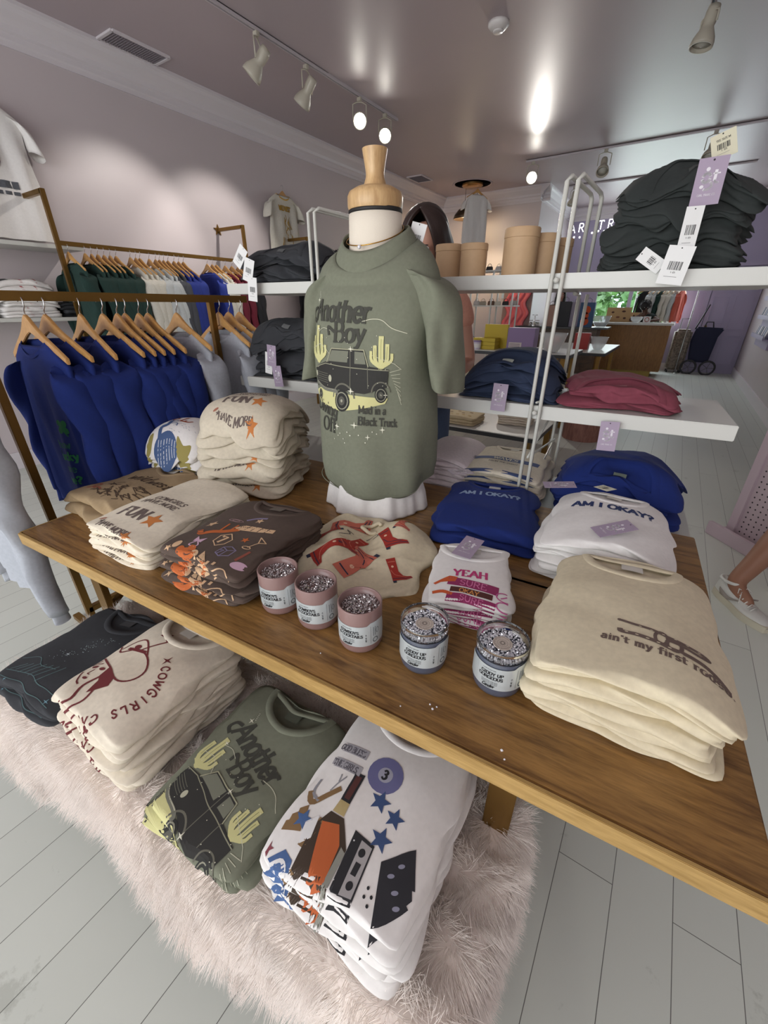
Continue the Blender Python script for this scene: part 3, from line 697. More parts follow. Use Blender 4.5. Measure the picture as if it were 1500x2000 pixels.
# soften the creases
Gd = Vn.reshape(nb+1, na+1, 3)
for _ in range(4):
    Gd[1:-1, 1:-1] = (Gd[:-2, 1:-1]+Gd[2:, 1:-1]+Gd[1:-1, :-2]+Gd[1:-1, 2:]+2*Gd[1:-1, 1:-1])/6
Vn = Gd.reshape(-1, 3)
mk('throw_cloth', Vn, q, fur_cloth, th_)
Fp = Vn[q]; nrmF = np.cross(Fp[:, 1]-Fp[:, 0], Fp[:, 3]-Fp[:, 0]); ar = np.linalg.norm(nrmF, axis=1); nrmF /= ar[:, None]
R = np.random.RandomState(5); NS = 62000
fi = R.choice(len(q), NS, p=ar/ar.sum()); uv = R.rand(NS, 2)
P0 = Fp[fi, 0]*(1-uv[:, :1])*(1-uv[:, 1:])+Fp[fi, 1]*uv[:, :1]*(1-uv[:, 1:])+Fp[fi, 2]*uv[:, :1]*uv[:, 1:]+Fp[fi, 3]*(1-uv[:, :1])*uv[:, 1:]
Nn = nrmF[fi]
fl = np.stack([np.sin(P0[:, 0]*7+P0[:, 2]*5+1), -.6+.5*np.sin(P0[:, 0]*11+P0[:, 1]*9), -.75+.0*P0[:, 0]], 1)*.55
clump = np.stack([np.sin(P0[:, 0]*60+3*np.sin(P0[:, 1]*40)), np.sin(P0[:, 1]*55+P0[:, 2]*60), np.sin(P0[:, 2]*50+P0[:, 0]*33)], 1)*.30
Ln = .030+.022*R.rand(NS)
topm = Nn[:, 2] > .6
dirv = Nn*.9+fl*.8+clump+R.randn(NS, 3)*.16
dirv[topm, 2] = np.abs(dirv[topm, 2])*.5+.35
pts = np.zeros((NS, 4, 3)); pts[:, 0] = P0
d1 = dirv/np.linalg.norm(dirv, axis=1, keepdims=True); g = np.zeros((NS, 3)); g[:, 2] = np.where(topm, -.15, -.55)
for k in range(1, 4):
    d1 = d1+g*.35+clump*.25; d1 /= np.linalg.norm(d1, axis=1, keepdims=True); pts[:, k] = pts[:, k-1]+d1*(Ln/3)[:, None]
# keep strands off the footprints of the piles
hc = bpy.data.hair_curves.new('fur'); hc.add_curves([4]*NS)
hc.attributes['position'].data.foreach_set('vector', pts.ravel()) if 'position' in hc.attributes else None
ra = hc.attributes.get('radius') or hc.attributes.new('radius', 'FLOAT', 'POINT')
ra.data.foreach_set('value', np.tile(np.array([.0005, .00045, .0003, .0001]), NS))
fmh = mat('fur_strands', (242, 233, 226), .8, noise=.10, nscale=9)
hc.materials.append(fmh)
fo = bpy.data.objects.new('fur', hc); COL.objects.link(fo); fo.parent = th_; tag(fo, kind='stuff')
# ------------------------------------------------------------ artworks
def art_have_more():
    a = Art(); g = (112, 98, 92); o = (206, 128, 66)
    a.text('COWGIRLS', .0, .190, .021, g, anchor='c', slant=.15, wt=.2, arc=.35)
    a.text('HAVE MORE', -.01, .158, .021, g, anchor='c', slant=.15, wt=.2, arc=.45)
    a.text('FUN', -.03, .070, .046, g, anchor='c', slant=.1, wt=.25)
    a.star(.062, .085, .034, o); a.star(-.085, .02, .012, g); a.ell(-.10, .035, .012, .006, (170, 110, 90), rot=.5)
    a.star(.06, -.004, .026, o); a.text('HAVE MORE', -.01, -.004, .02, g, anchor='c', wt=.24)
    return a
def art_brown():
    a = Art(); o = (206, 108, 52); p = (228, 190, 150); pk = (214, 176, 196); lv = (140, 130, 160)
    a.line([(-.10, .105), (-.085, .09), (-.06, .11), (-.03, .125), (.0, .15)], .016, o, smooth=True); a.line([(-.045, .12), (-.05, .165)], .006, o); a.line([(-.02, .13), (-.02, .17)], .006, o); a.ring(-.092, .098, .012, .008, .003, (90, 60, 50))
    a.star(-.105, .15, .020, p); a.star(.02, .215, .014, p); a.star(.055, .12, .013, o); a.star(.035, -.006, .012, o)
    a.poly([(-.075, .075), (-.06, .062), (-.045, .078), (-.048, .052), (-.06, .056), (-.073, .05)], pk); a.line([(-.062, .055), (-.072, .035), (-.06, .03)], .004, pk, smooth=True); a.line([(-.058, .055), (-.045, .04), (-.05, .028)], .004, pk, smooth=True)
    a.line([(-.022, .075), (-.022, .105), (.0, .125), (.022, .105), (.018, .08), (.0, .062)], .003, p, closed=True); a.text('7', -.012, .078, .03, p, wt=.24)
    a.line([(.03, .04), (.03, .068), (.05, .078), (.074, .068), (.074, .042), (.052, .03)], .003, lv, closed=True); a.line([(.03, .068), (.053, .058), (.074, .068)], .003, lv); a.line([(.053, .058), (.052, .03)], .003, lv); a.text('7', .034, .038, .018, lv, wt=.22)
    for dx, dy, s, c in ((.02, .165, 1, p),):
        a.poly([(-.02, .155), (.0, .178), (.07, .188), (.095, .2), (.098, .182), (.06, .165), (.0, .148)], c)
        for k in range(5): a.line([(-.005+k*.02, .153+k*.004), (.0+k*.02, .18+k*.004)], .003, (84, 66, 58))
        a.line([(-.01, .166), (.09, .188)], .003, (84, 66, 58))
    a.line([(.085, .15), (.115, .135), (.098, .125), (.085, .15)], .003, p); a.line([(.1, .127), (.088, .095)], .003, p); a.ring(.086, .092, .013, .006, .003, p)
    a.ring(-.05, .19, .028, .007, .003, (160, 130, 130)); a.ring(-.05, .19, .014, .004, .003, (160, 130, 130)); a.line([(-.02, .205), (.0, .225), (.03, .235)], .009, lv, smooth=True)
    for k in range(4): a.ell(-.105+.028*k, .022-.016*(k % 2), .011, .017, o if k in (1, 2) else p, rot=.4*k)
    a.poly([(-.075, .012), (-.045, .022), (-.02, .008), (-.018, -.012), (-.04, -.018), (-.07, -.012)], o, smooth=True); a.ring(-.045, .0, .012, .008, .003, (90, 60, 50))
    a.poly([(.0, .03), (.018, .018), (.055, -.01), (.035, -.016), (.005, -.004)], p); a.line([(.012, .02), (.03, -.008)], .003, (84, 66, 58)); a.line([(.002, .004), (.04, .0)], .003, (84, 66, 58))
    a.ell(.12, .03, .022, .012, pk, rot=.3); a.line([(.1, .04), (.11, .08)], .008, (150, 80, 64)); a.star(-.118, .0, .012, p); a.line([(.07, -.014), (.1, .0), (.12, -.01)], .003, p, smooth=True)
    for k in range(5): a.rect(-.01+.018*k, -.014+.003*k, -.002+.018*k, -.004+.003*k, p)
    return a
def art_amiok(col):
    return lambda j: Art().text('AM I OKAY?', .0, .20, .034, col, anchor='c', wt=.27, contrast=.75)
def art_rodeo():
    a = Art(.004); g = (110, 92, 84)
    lt = (222, 208, 180)
    top = [(-.085, .178), (-.05, .174), (-.01, .172), (.02, .163), (.06, .160), (.10, .158), (.112, .150), (.085, .146), (.05, .150), (.02, .150)]
    bot = [(-.085, .140), (-.08, .132), (-.04, .134), (.0, .130), (.03, .122), (.07, .124), (.11, .118), (.15, .098)]
    a.line(top, .009, g, smooth=True); a.line(bot, .013, g, smooth=True); a.ring(.008, .150, .014, .022, .008, g); a.ring(.036, .138, .016, .020, .009, g); a.ell(-.088, .178, .006, .005, g)
    a.lay = 1
    for k in range(9): a.ell(-.07+.024*k, .1345-.00022*(k*k)*3.2, .0042, .0020, lt)
    for k in range(6): a.ell(-.04+.026*k, .172-.0028*k, .0035, .0014, lt)
    a.lay = 0
    a.text("ain't my first rodeo.", .02, .088, .0245, g, anchor='c', wt=.24, track=.12, contrast=.5)
    return a.place(.028, .012, -.06, .66)
def art_kids():
    a = Art(.005); pk = (196, 60, 120); dp = (150, 44, 96); o = (206, 92, 44); br = (86, 42, 36); lp = (214, 120, 165)
    a.text('YEAH', .0, .085, .026, pk, anchor='c', serif=False, wt=.26)
    a.poly([(-.085, .055), (-.05, .082), (-.03, .078), (-.035, .06), (-.07, .056), (-.08, .048)], o)
    a.line([(-.045, .062), (.06, .050)], .030, dp); a.lay = 1; a.text('SURE', .008, .046, .021, lp, anchor='c', serif=False, wt=.12, rot=-.1); a.lay = 0
    a.line([(-.04, .032), (.05, .024)], .018, br); a.lay = 1; a.text('OKAY', .0, .02, .014, (222, 150, 80), anchor='c', serif=False, wt=.16, rot=-.08); a.lay = 0
    a.line([(-.085, .018), (-.06, .022), (-.04, .014)], .010, o, smooth=True); a.line([(-.045, .006), (.055, -.004)], .026, dp); a.lay = 1; a.text('SURE', .006, -.008, .018, lp, anchor='c', serif=False, wt=.12, rot=-.1); a.lay = 0
    a.ring(.08, .035, .018, .014, .003, (200, 90, 150)); a.ring(.08, .005, .018, .014, .003, (200, 90, 150)); a.line([(.072, .03), (.085, .04)], .003, (200, 90, 150))
    return a
def art_cowgirl_red():
    a = Art(); r = (112, 38, 42); cx, cy = -.045, .105
    a.line([(cx-.085, cy+.03), (cx-.09, cy+.055), (cx-.06, cy+.062), (cx-.03, cy+.045), (cx+.01, cy+.068), (cx+.06, cy+.062), (cx+.1, cy+.03), (cx+.095, cy-.005), (cx+.06, cy-.02), (cx, cy+.0), (cx-.05, cy+.015), (cx-.085, cy+.03)], .0045, r, smooth=True)
    a.line([(cx-.04, cy+.055), (cx-.03, cy+.085), (cx+.0, cy+.1), (cx+.03, cy+.085), (cx+.055, cy+.065)], .004, r, smooth=True)
    a.line([(cx-.02, cy+.062), (cx+.04, cy+.07)], .009, r); a.ell(cx+.0, cy+.075, .012, .007, r); a.line([(cx+.02, cy+.07), (cx+.06, cy+.12), (cx+.03, cy+.135)], .004, r); a.poly([(cx+.02, cy+.128), (cx+.045, cy+.15), (cx+.055, cy+.125)], r)
    a.poly([(cx+.0, cy-.002), (cx+.05, cy-.018), (cx+.062, cy-.04), (cx+.03, cy-.075), (cx+.02, cy-.04), (cx+.005, cy-.03)], r)
    a.line([(cx-.055, cy+.01), (cx-.062, cy-.03), (cx-.04, cy-.062), (cx-.02, cy-.07)], .004, r, smooth=True); a.ell(cx-.045, cy-.012, .010, .005, r, rot=.2); a.ell(cx-.015, cy-.012, .010, .005, r); a.line([(cx-.05, cy-.002), (cx-.035, cy+.002)], .003, r)
    a.line([(cx-.035, cy-.02), (cx-.04, cy-.036), (cx-.03, cy-.038)], .003, r); a.ell(cx-.028, cy-.05, .009, .004, r); a.line([(cx+.01, cy-.03), (cx+.0, cy-.065), (cx+.015, cy-.10), (cx-.005, cy-.125)], .007, r, smooth=True)
    a.line([(cx-.065, cy+.0), (cx-.085, cy-.03), (cx-.07, cy-.07), (cx-.085, cy-.11)], .009, r, smooth=True); a.line([(cx+.035, cy-.05), (cx+.045, cy-.09), (cx+.03, cy-.12)], .005, r, smooth=True)
    a.spark(cx+.115, cy+.08, .016, r)
    R0 = .115; s = 'COWGIRLS CRY TOO'
    for k, ch in enumerate(s):
        th = .62-.165*k; X = cx+.02+R0*math.cos(th)*1.15; Y = cy-.012+R0*math.sin(th)
        a.text(ch, X, Y, .019, r, anchor='c', wt=.2, serif=False, rot=th-PI/2, contrast=1)
    return a
def cactus(a, x, y, s, c, d=(140, 140, 90)):
    for dx, h, w in ((0, .085, .016), (-.018, .06, .012), (.018, .065, .012), (-.03, .045, .009), (.031, .04, .009)):
        a.line([(x, y), (x+dx*s, y+.02*s), (x+dx*1.1*s, y+h*s)], w*s, c, smooth=True)
    for dx, h in ((0, .08), (-.018, .055), (.018, .06)): a.line([(x+dx*s, y+.025*s), (x+dx*1.1*s, y+h*s)], .0015, d)
def art_truck():
    a = Art(.008); dk = (66, 66, 58); tk = (46, 45, 42); cr = (214, 210, 150); li = (205, 204, 180)
    X = lambda p: (p-712)/600*1.15
    Y = lambda p: (720-p)/600
    a.text('Another', X(632), Y(620), .062, dk, wt=.19, slant=.16, track=.03, contrast=.42, rot=-.03, sx=.86)
    a.line([(X(634), Y(600)), (X(622), Y(604)), (X(620), Y(618)), (X(630), Y(624))], .010, dk, smooth=True)
    a.text('Boy', X(682), Y(657), .056, dk, wt=.20, slant=.16, track=.03, contrast=.42)
    a.line([(X(684), Y(640)), (X(672), Y(632)), (X(672), Y(645))], .009, dk, smooth=True)
    a.text('Diving', X(626), Y(786), .040, dk, wt=.19, slant=0, contrast=.5, rot=-.16, track=.04)
    a.text('Off', X(648), Y(826), .044, dk, wt=.18, contrast=.5, slant=.1)
    a.text('Mad in a', X(730), Y(781), .024, dk, wt=.18, rot=-.03, sx=.8); a.text('Black Truck', X(729), Y(803), .025, dk, wt=.18, rot=-.04, sx=.82)
    # ground glow
    a.poly([(X(622), Y(752)), (X(640), Y(745)), (X(780), Y(752)), (X(775), Y(762)), (X(700), Y(782)), (X(640), Y(775))], cr)
    cactus(a, X(641), Y(694), 1.2, cr); cactus(a, X(768), Y(698), 1.0, cr)
    a.line([(X(645), Y(640)), (X(660), Y(634)), (X(676), Y(638))], .0016, li, smooth=True)
    a.line([(X(735), Y(622)), (X(752), Y(618)), (X(768), Y(620)), (X(784), Y(632)), (X(808), Y(640))], .0022, li, smooth=True)
    a.line([(X(622), Y(672)), (X(650), Y(662)), (X(662), Y(668)), (X(680), Y(690))], .0016, li); a.line([(X(750), Y(676)), (X(790), Y(690)), (X(802), Y(700))], .0016, li)
    for k in range(9): a.line([(X(783+k*2), Y(705+k*5)), (X(800+k*.6), Y(700+k*8))], .0014, li)
    # truck
    a.lay = 1
    a.poly([(X(628), Y(706)), (X(660), Y(694)), (X(668), Y(694)), (X(676), Y(668)), (X(735), Y(668)), (X(744), Y(696)), (X(781), Y(700)), (X(779), Y(732)), (X(740), Y(745)), (X(690), Y(742)), (X(630), Y(738))], tk)
    a.poly([(X(627), Y(706)), (X(690), Y(706)), (X(690), Y(745)), (X(628), Y(742))], tk)
    a.lay = 2
    a.poly([(X(666), Y(692)), (X(678), Y(672)), (X(712), Y(672)), (X(710), Y(692))], (122, 124, 108)); a.poly([(X(722), Y(672)), (X(738), Y(673)), (X(742), Y(693)), (X(722), Y(693))], (122, 124, 108))
    a.line([(X(664), Y(694)), (X(677), Y(669)), (X(738), Y(669)), (X(746), Y(697))], .003, (170, 168, 140))
    a.line([(X(628), Y(707)), (X(660), Y(697)), (X(700), Y(700)), (X(781), Y(702))], .0025, (150, 148, 125)); a.line([(X(715), Y(672)), (X(717), Y(736))], .0022, (110, 108, 95)); a.line([(X(745), Y(698)), (X(746), Y(735))], .0022, (110, 108, 95))
    for k in range(5): a.line([(X(632), Y(714+k*4)), (X(665), Y(716+k*4.2))], .0013, (120, 118, 104))
    a.ell(X(671), Y(724), .008, .011, (190, 188, 165)); a.ell(X(630), Y(718), .005, .009, (190, 188, 165))
    a.line([(X(627), Y(734)), (X(655), Y(745)), (X(688), Y(746)), (X(690), Y(752))], .011, (120, 120, 108), smooth=True); a.line([(X(630), Y(733)), (X(655), Y(743)), (X(686), Y(744))], .003, (190, 188, 165), smooth=True)
    for x, y, r in ((702, 762, .034), (768, 746, .024), (640, 757, .016)):
        a.lay = 2; a.ell(X(x), Y(y), r*.85, r, (38, 38, 36)); a.lay = 3; a.ring(X(x), Y(y), r*.66, r*.76, r*.10, (150, 148, 130)); a.ell(X(x), Y(y), r*.36, r*.42, (88, 87, 78)); a.ell(X(x), Y(y), r*.12, r*.14, (170, 168, 150))
    a.lay = 2; a.ring(X(703), Y(757), .040, .044, .005, (110, 108, 95), t0=.1, t1=PI); a.ring(X(768), Y(742), .030, .032, .004, (110, 108, 95), t0=.1, t1=PI)
    a.lay = 3
    R = random.Random(4)
    for k in range(26): a.ell(X(R.uniform(630, 790)), Y(R.uniform(640, 745)), .0012, .0012, (235, 232, 210), n=8)
    for x, y, s in ((638, 584, .011), (645, 636, .009), (724, 805, .012), (770, 812, .011), (692, 813, .012), (716, 668, .009), (718, 742, .011), (745, 825, .009), (776, 746, .009)): a.spark(X(x), Y(y), s, (236, 234, 214))
    for k in range(12): a.ell(X(R.uniform(680, 760)), Y(R.uniform(812, 848)), .0018, .0018, (230, 228, 210), n=8)
    for k in range(5): a.ell(X(636+k*1.5), Y(566+k*3), .0014, .0014, (230, 228, 210), n=8)
    return a
TRUCK = art_truck()
def art_girls():
    a = Art(.008); bl = (62, 84, 128); pu = (112, 112, 156); g = (150, 150, 156); br = (138, 108, 72); o = (196, 100, 52); dk = (40, 40, 44)
    a.poly([(-.125, .262), (-.05, .262), (-.052, .282), (-.125, .282)], (170, 168, 174)); a.text('GOD BLESS', -.086, .265, .013, (95, 92, 100), anchor='c', wt=.2, sx=.72)
    a.poly([(-.125, .226), (-.045, .226), (-.047, .246), (-.125, .246)], (170, 168, 174)); a.text('THE GIRLS', -.083, .229, .013, (95, 92, 100), anchor='c', wt=.2, sx=.72)
    a.ell(-.0, .255, .036, .036, pu); a.lay = 1; a.ell(0, .255, .015, .015, (170, 170, 186)); a.lay = 2; a.text('3', 0, .246, .018, dk, anchor='c', wt=.28); a.lay = 0
    a.star(.015, .208, .021, bl); a.star(.052, .196, .019, bl); a.star(.046, .155, .021, bl)
    # bottle
    a.poly([(-.055, .232), (-.034, .234), (-.032, .175), (-.052, .175)], dk); a.lay = 1; a.poly([(-.050, .226), (-.038, .228), (-.037, .18), (-.048, .18)], (90, 50, 46)); a.lay = 0
    a.poly([(-.052, .175), (-.032, .175), (-.030, .152), (-.054, .152)], (190, 170, 120)); a.poly([(-.056, .15), (-.028, .15), (.002, .11), (.006, -.02), (-.06, -.02), (-.07, .12)], (66, 52, 40)); a.lay = 1
    a.poly([(-.06, .13), (-.03, .138), (-.012, .11), (-.004, .04), (-.03, .03)], o); a.poly([(-.06, .01), (-.02, .02), (-.02, -.02), (-.06, -.02)], o); a.poly([(-.008, .11), (.003, .105), (.004, .0), (-.006, .0)], (150, 150, 140)); a.lay = 0
    # cassette
    a.poly([(.0, .145), (.042, .14), (.05, .045), (.008, .04)], dk); a.lay = 1; a.poly([(.018, .137), (.040, .135), (.046, .055), (.024, .052)], (176, 172, 172)); a.lay = 2; a.ell(.028, .12, .006, .007, dk); a.ell(.034, .07, .006, .007, dk); a.rect(.026, .085, .036, .105, dk); a.lay = 0
    for k in range(5): a.ell(.006, .13-.016*k, .0015, .0015, (220, 220, 220), n=8)
    a.poly([(.062, .128), (.105, .175), (.135, .11), (.09, .045)], (44, 44, 50)); a.lay = 1
    for p in ((.095, .14), (.1, .105), (.085, .12), (.11, .09)): a.ell(p[0], p[1], .006, .003, (150, 150, 170), rot=.6)
    a.lay = 0
    for k in range(4): a.ell(.062+.01*(k % 2), .085-.007*k, .0024, .003, dk, n=8)
    # boots, ribbons
    a.line([(-.115, .19), (-.108, .165), (-.09, .155)], .005, (150, 150, 156), smooth=True); a.line([(-.118, .17), (-.1, .148), (-.08, .17), (-.064, .19)], .010, br, smooth=True)
    a.line([(-.08, .215), (-.075, .2), (-.068, .215), (-.075, .198), (-.08, .18)], .0025, g, smooth=True); a.poly([(-.125, .12), (-.1, .142), (-.085, .10), (-.12, .09)], br)
    a.lay = 1; a.star(-.094, .118, .018, (76, 106, 156)); a.poly([(-.088, .115), (-.07, .135), (-.062, .10), (-.075, .085)], (240, 240, 240)); a.lay = 0; a.line([(-.07, .085), (-.062, .13)], .012, br, smooth=True)
    a.star(-.122, .06, .012, (140, 70, 80)); a.poly([(-.11, .05), (-.09, .07), (-.07, .06), (-.06, .03), (-.09, .02), (-.11, .03)], (76, 106, 156)); a.line([(-.12, .03), (-.1, .015), (-.075, .02), (-.062, .045)], .010, br, smooth=True)
    a.lay = 1; a.line([(-.1, .045), (-.085, .055), (-.07, .04)], .006, (238, 238, 238), smooth=True); a.lay = 0
    for x in (-.128, -.118, -.108): a.ell(x, -.004, .005, .008, (140, 110, 80))
    a.poly([(-.1, -.012), (-.085, .008), (-.068, -.002), (-.07, -.016)], (76, 106, 156)); a.line([(-.066, -.015), (-.062, .01)], .008, br); a.star(-.118, .018, .010, (140, 70, 80))
    a.poly([(.01, .03), (.05, .02), (.055, -.016), (.012, -.016)], dk); a.lay = 1; a.ell(.04, .0, .006, .006, (200, 200, 200)); a.ring(.045, -.006, .009, .007, .002, (30, 30, 30))
    return a
def art_tan():
    a = Art(); b = (78, 60, 42); R = random.Random(3)
    for k in range(46):
        x = R.uniform(-.06, .12); y = R.uniform(.03, .13); a.line([(x, y), (x+R.uniform(-.03, .03), y+R.uniform(-.012, .012)), (x+R.uniform(-.03, .03), y+R.uniform(-.02, .02))], R.uniform(.002, .006), b, smooth=True)
    a.text('wild', -.08, .17, .05, b, serif=False, wt=.16, slant=.4, rot=.1); a.text('west', .03, .175, .045, b, serif=False, wt=.16, slant=.4, rot=.05)
    a.line([(-.14, .07), (-.12, .09), (-.09, .08), (-.1, .06), (-.07, .05)], .010, (160, 92, 66), smooth=True); a.line([(-.11, .04), (-.07, .06), (-.04, .05)], .008, (160, 92, 66), smooth=True)
    return a
def art_rider():
    a = Art(); bl = (72, 96, 140); ol = (160, 148, 82); r = (166, 88, 64)
    a.line([(-.075, .20), (-.10, .215), (-.125, .20), (-.10, .185), (-.085, .165), (-.11, .15), (-.13, .165)], .010, r, smooth=True); a.ring(-.055, .18, .014, .018, .008, r); a.text('L', -.02, .15, .055, r, wt=.22, slant=.2); a.line([(-.01, .15), (.03, .145), (.05, .16)], .010, r, smooth=True)
    a.line([(-.055, .15), (-.05, .11), (-.075, .09), (-.06, .05), (-.045, .02)], .020, bl, smooth=True); a.line([(-.04, .12), (-.01, .125), (-.0, .105)], .005, bl, smooth=True); a.ring(-.035, .145, .016, .008, .004, bl)
    a.poly([(-.07, .05), (-.03, .075), (.02, .055), (.04, .02), (.02, -.014), (-.05, -.014), (-.08, .015)], bl, smooth=True); a.lay = 1
    for k in range(7): a.line([(-.06+k*.014, .045), (-.05+k*.013, .0)], .003, (220, 224, 230), smooth=False)
    a.lay = 0
    a.poly([(-.15, .05), (-.11, .07), (-.1, .02), (-.13, -.0), (-.15, .02)], ol, smooth=True); a.poly([(.03, .06), (.07, .035), (.11, .05), (.1, .01), (.05, .0)], ol, smooth=True); a.poly([(.04, -.002), (.1, -.0), (.1, -.016), (.05, -.016)], ol)
    a.poly([(-.15, -.004), (-.11, .002), (-.11, -.016), (-.15, -.016)], ol)
    R = random.Random(8)
    for k in range(30): x = R.uniform(-.03, .12); y = R.uniform(.07, .13); a.line([(x, y), (x+.008, y-.004)], .0014, (150, 160, 175))
    return a
def art_char():
    a = Art(); t = (96, 124, 126); R = random.Random(9)
    for k in range(60): q = R.random(); a.ell(-.06+.10*q+R.gauss(0, .012), .10+.12*q+R.gauss(0, .012), .001, .001, (180, 200, 200), n=6)
    for k in range(7): a.line([(-.13+.02*k, .03+.004*(k % 2)), (-.10+.02*k, .06+.006*k)], .002, t); 
    a.line([(-.14, .025), (-.06, .035), (.02, .03), (.10, .03)], .002, t, smooth=True); a.line([(-.14, .075), (-.09, .09), (-.05, .07), (.0, .08)], .002, t, smooth=True)
    a.spark(-.03, .13, .008, (200, 215, 220)); a.spark(.08, .01, .010, (120, 160, 175)); a.line([(-.13, .005), (.1, .002)], .002, t); a.spark(-.1, .0, .006, (120, 160, 175))
    return a

# ------------------------------------------------------------ piles on the table
cream = fabric('cream_cotton', (212, 200, 172)); cream2 = fabric('ivory_cotton', (222, 212, 192)); white = fabric('white_cotton', (228, 225, 222), .03); royal = fabric('royal_blue_fleece', (14, 38, 108)); blue_knit = royal
brownf = fabric('brown_cotton', (84, 70, 62)); tanf = fabric('tan_fleece', (158, 136, 104)); sage = fabric('sage_green_cotton', (116, 119, 102)); charc = fabric('charcoal_cotton', (48, 50, 54)); darkg = fabric('black_green_fleece', (44, 49, 48))
navy = fabric('navy_fleece', (46, 58, 84)); maroon = fabric('maroon_fleece', (124, 58, 72)); oat = fabric('oatmeal_fleece', (204, 194, 174)); stone = fabric('natural_cotton', (216, 206, 188)); greyf = fabric('heather_grey_fleece', (168, 172, 180)); whitef = white
TZ = .750
fs_c, s_c = stack('folded_shirt', 'cream horseshoe print t-shirt', 'of the pile at the right table corner', W(1.745, .325, TZ), ANG, .30, .375, 7, .0225, cream, art=lambda j: ART_RODEO if j == 0 else None, seed=11, amp=.0035, jit=.009, k=2, droop=.24, wob=.006, group='cream shirts piled at the right table corner', side=.35, lab=(225, 218, 195), dip=.012) if False else (None, None)
ART_RODEO = art_rodeo(); A_HM = art_have_more(); A_BR = art_brown(); A_RED = art_cowgirl_red(); A_G = art_girls(); A_K = art_kids(); A_RD = art_rider().place(.012, -.03, 0, .85)
def S(*a, **k): return stack('folded_shirt', *a, **k)
fs_c, s_c = S('cream horseshoe print t-shirt', 'in the pile at the right table corner', W(1.745, .325, TZ), ANG, .30, .385, 8, .0205, cream, art=lambda j: ART_RODEO if j == 0 else None, seed=11, amp=.0035, jit=.009, k=2, droop=.24, wob=.006, group='cream shirts piled at the right table corner', side=.35, dip=.012)
fs_w, s_w = S('white slogan t-shirt', 'in the pile between blue sweatshirts and cream shirts', W(1.685, .745, TZ), ANG-.03, .31, .34, 7, .022, white, art=lambda j: Art().text('AM I OKAY?', .0, .19, .030, (36, 54, 104), anchor='c', wt=.27, contrast=.75) if j == 0 else None, seed=12, amp=.005, jit=.012, k=2, droop=.25, wob=.008, group='white slogan shirts on the right of the table', side=.4, dip=.008)
fs_y, s_y = S('small white t-shirt with pink lettering', 'beside the grey-blue candles', W(1.405, .405, TZ), ANG+.26, .195, .26, 5, .016, white, art=lambda j: A_K, seed=13, amp=.003, jit=.005, k=1, droop=.15, wob=.004, group='small white shirts in the middle of the table', side=.2, dip=.004)
fs_a, s_a = S('royal blue sweatshirt', 'of two in front of the white rack', W(1.315, .83, TZ), ANG+.20, .315, .40, 2, .036, royal, art=lambda j: Art().text('AM I OKAY?', -.01, .235, .028, (150, 172, 205), anchor='c', wt=.26, contrast=.75) if j == 0 else None, seed=14, amp=.004, jit=.02, k=2, droop=.3, wob=.010, group='pair of royal blue sweatshirts on the table', dip=.016, lab=(215, 218, 225), labels=['royal blue sweatshirt with pale slogan lettering, on top of another', 'plain royal blue sweatshirt lying under the one with the slogan'])
fs_b, s_b = S('brown western print sweatshirt', 'left of the pink candles', W(.785, .25, TZ), ANG+.02, .30, .36, 7, .0175, brownf, art=lambda j: A_BR, seed=15, amp=.006, jit=.009, k=2, droop=.16, wob=.007, group='brown printed sweatshirts on the table', side=.5, dip=.006, lab=(120, 110, 100))
fs_g, s_g = S('cream star print t-shirt', 'in the front left pile', W(.46, .255, TZ), ANG+.03, .285, .40, 8, .0155, cream2, art=lambda j: A_HM, seed=16, amp=.004, jit=.008, k=1, droop=.18, wob=.006, group='cream star print shirts at the front left', side=.3, neck=None)
fs_t, s_t = S('tan sweatshirt', 'at the left end of the table', W(.125, .345, TZ), ANG-.05, .37, .38, 2, .045, tanf, art=lambda j: art_tan() if j == 0 else None, seed=17, amp=.008, jit=.012, k=2, droop=.35, wob=.012, group='tan sweatshirts at the left end', dip=.014, labels=['tan sweatshirt with dark brown western sketch, at the left table end', 'lower tan sweatshirt beneath the sketched one at the left table end'])
fs_m, s_m = S('thick cream star print sweatshirt', 'in the pile left of the mannequin', W(.365, .735, TZ), ANG+.36, (.345), .37, 7, .050, oat, art=lambda j: A_HM, seed=18, amp=.008, jit=.012, k=2, droop=.13, droopy=.26, wob=.011, group='thick cream sweatshirts left of the mannequin', side=.75, neck=None)
fs_r, s_r = S('white rider print sweatshirt', 'in the pile by the blue rack', W(.085, .665, TZ), ANG+.28, .26, .29, 5, .052, white, lean=(-.02, -.03), art=lambda j: A_RD, seed=19, amp=.006, jit=.010, k=2, droop=.2, droopy=.40, wob=.01, group='white rider print sweatshirts by the blue rack', neck=None)
# ------------------------------------------------------------ piles on the fur bench
BT = BZ+.030
S('natural t-shirt with red cowgirl print', 'in the tall bench pile', W(.735, -.085, BT), ANG-.02, .285, .335, 10, .0195, stone, art=lambda j: A_RED.place(-.024, .004), seed=21, amp=.005, jit=.008, k=1, droop=.14, wob=.006, group='red cowgirl print shirts on the bench', side=.3, dip=.010)
S('sage green truck print t-shirt', 'on the bench', W(1.085, -.085, BT), ANG, .275, .35, 4, .020, sage, art=lambda j: TRUCK.place(-.012, .03, -.26, sc=.78), seed=22, amp=.004, jit=.012, k=1, droop=.12, wob=.006, group='sage green truck shirts on the bench', side=.3, dip=.014, lab=(90, 95, 80))
S('white girls-and-bottle print t-shirt', 'in the right bench pile', W(1.395, -.05, BT), ANG-.02, .275, .375, 8, .0195, white, art=lambda j: A_G.place(-.004, -.05), seed=23, amp=.004, jit=.009, k=1, droop=.12, wob=.006, group='white printed shirts at the right of the bench', side=.3, dip=.010, lab=(60, 50, 45))
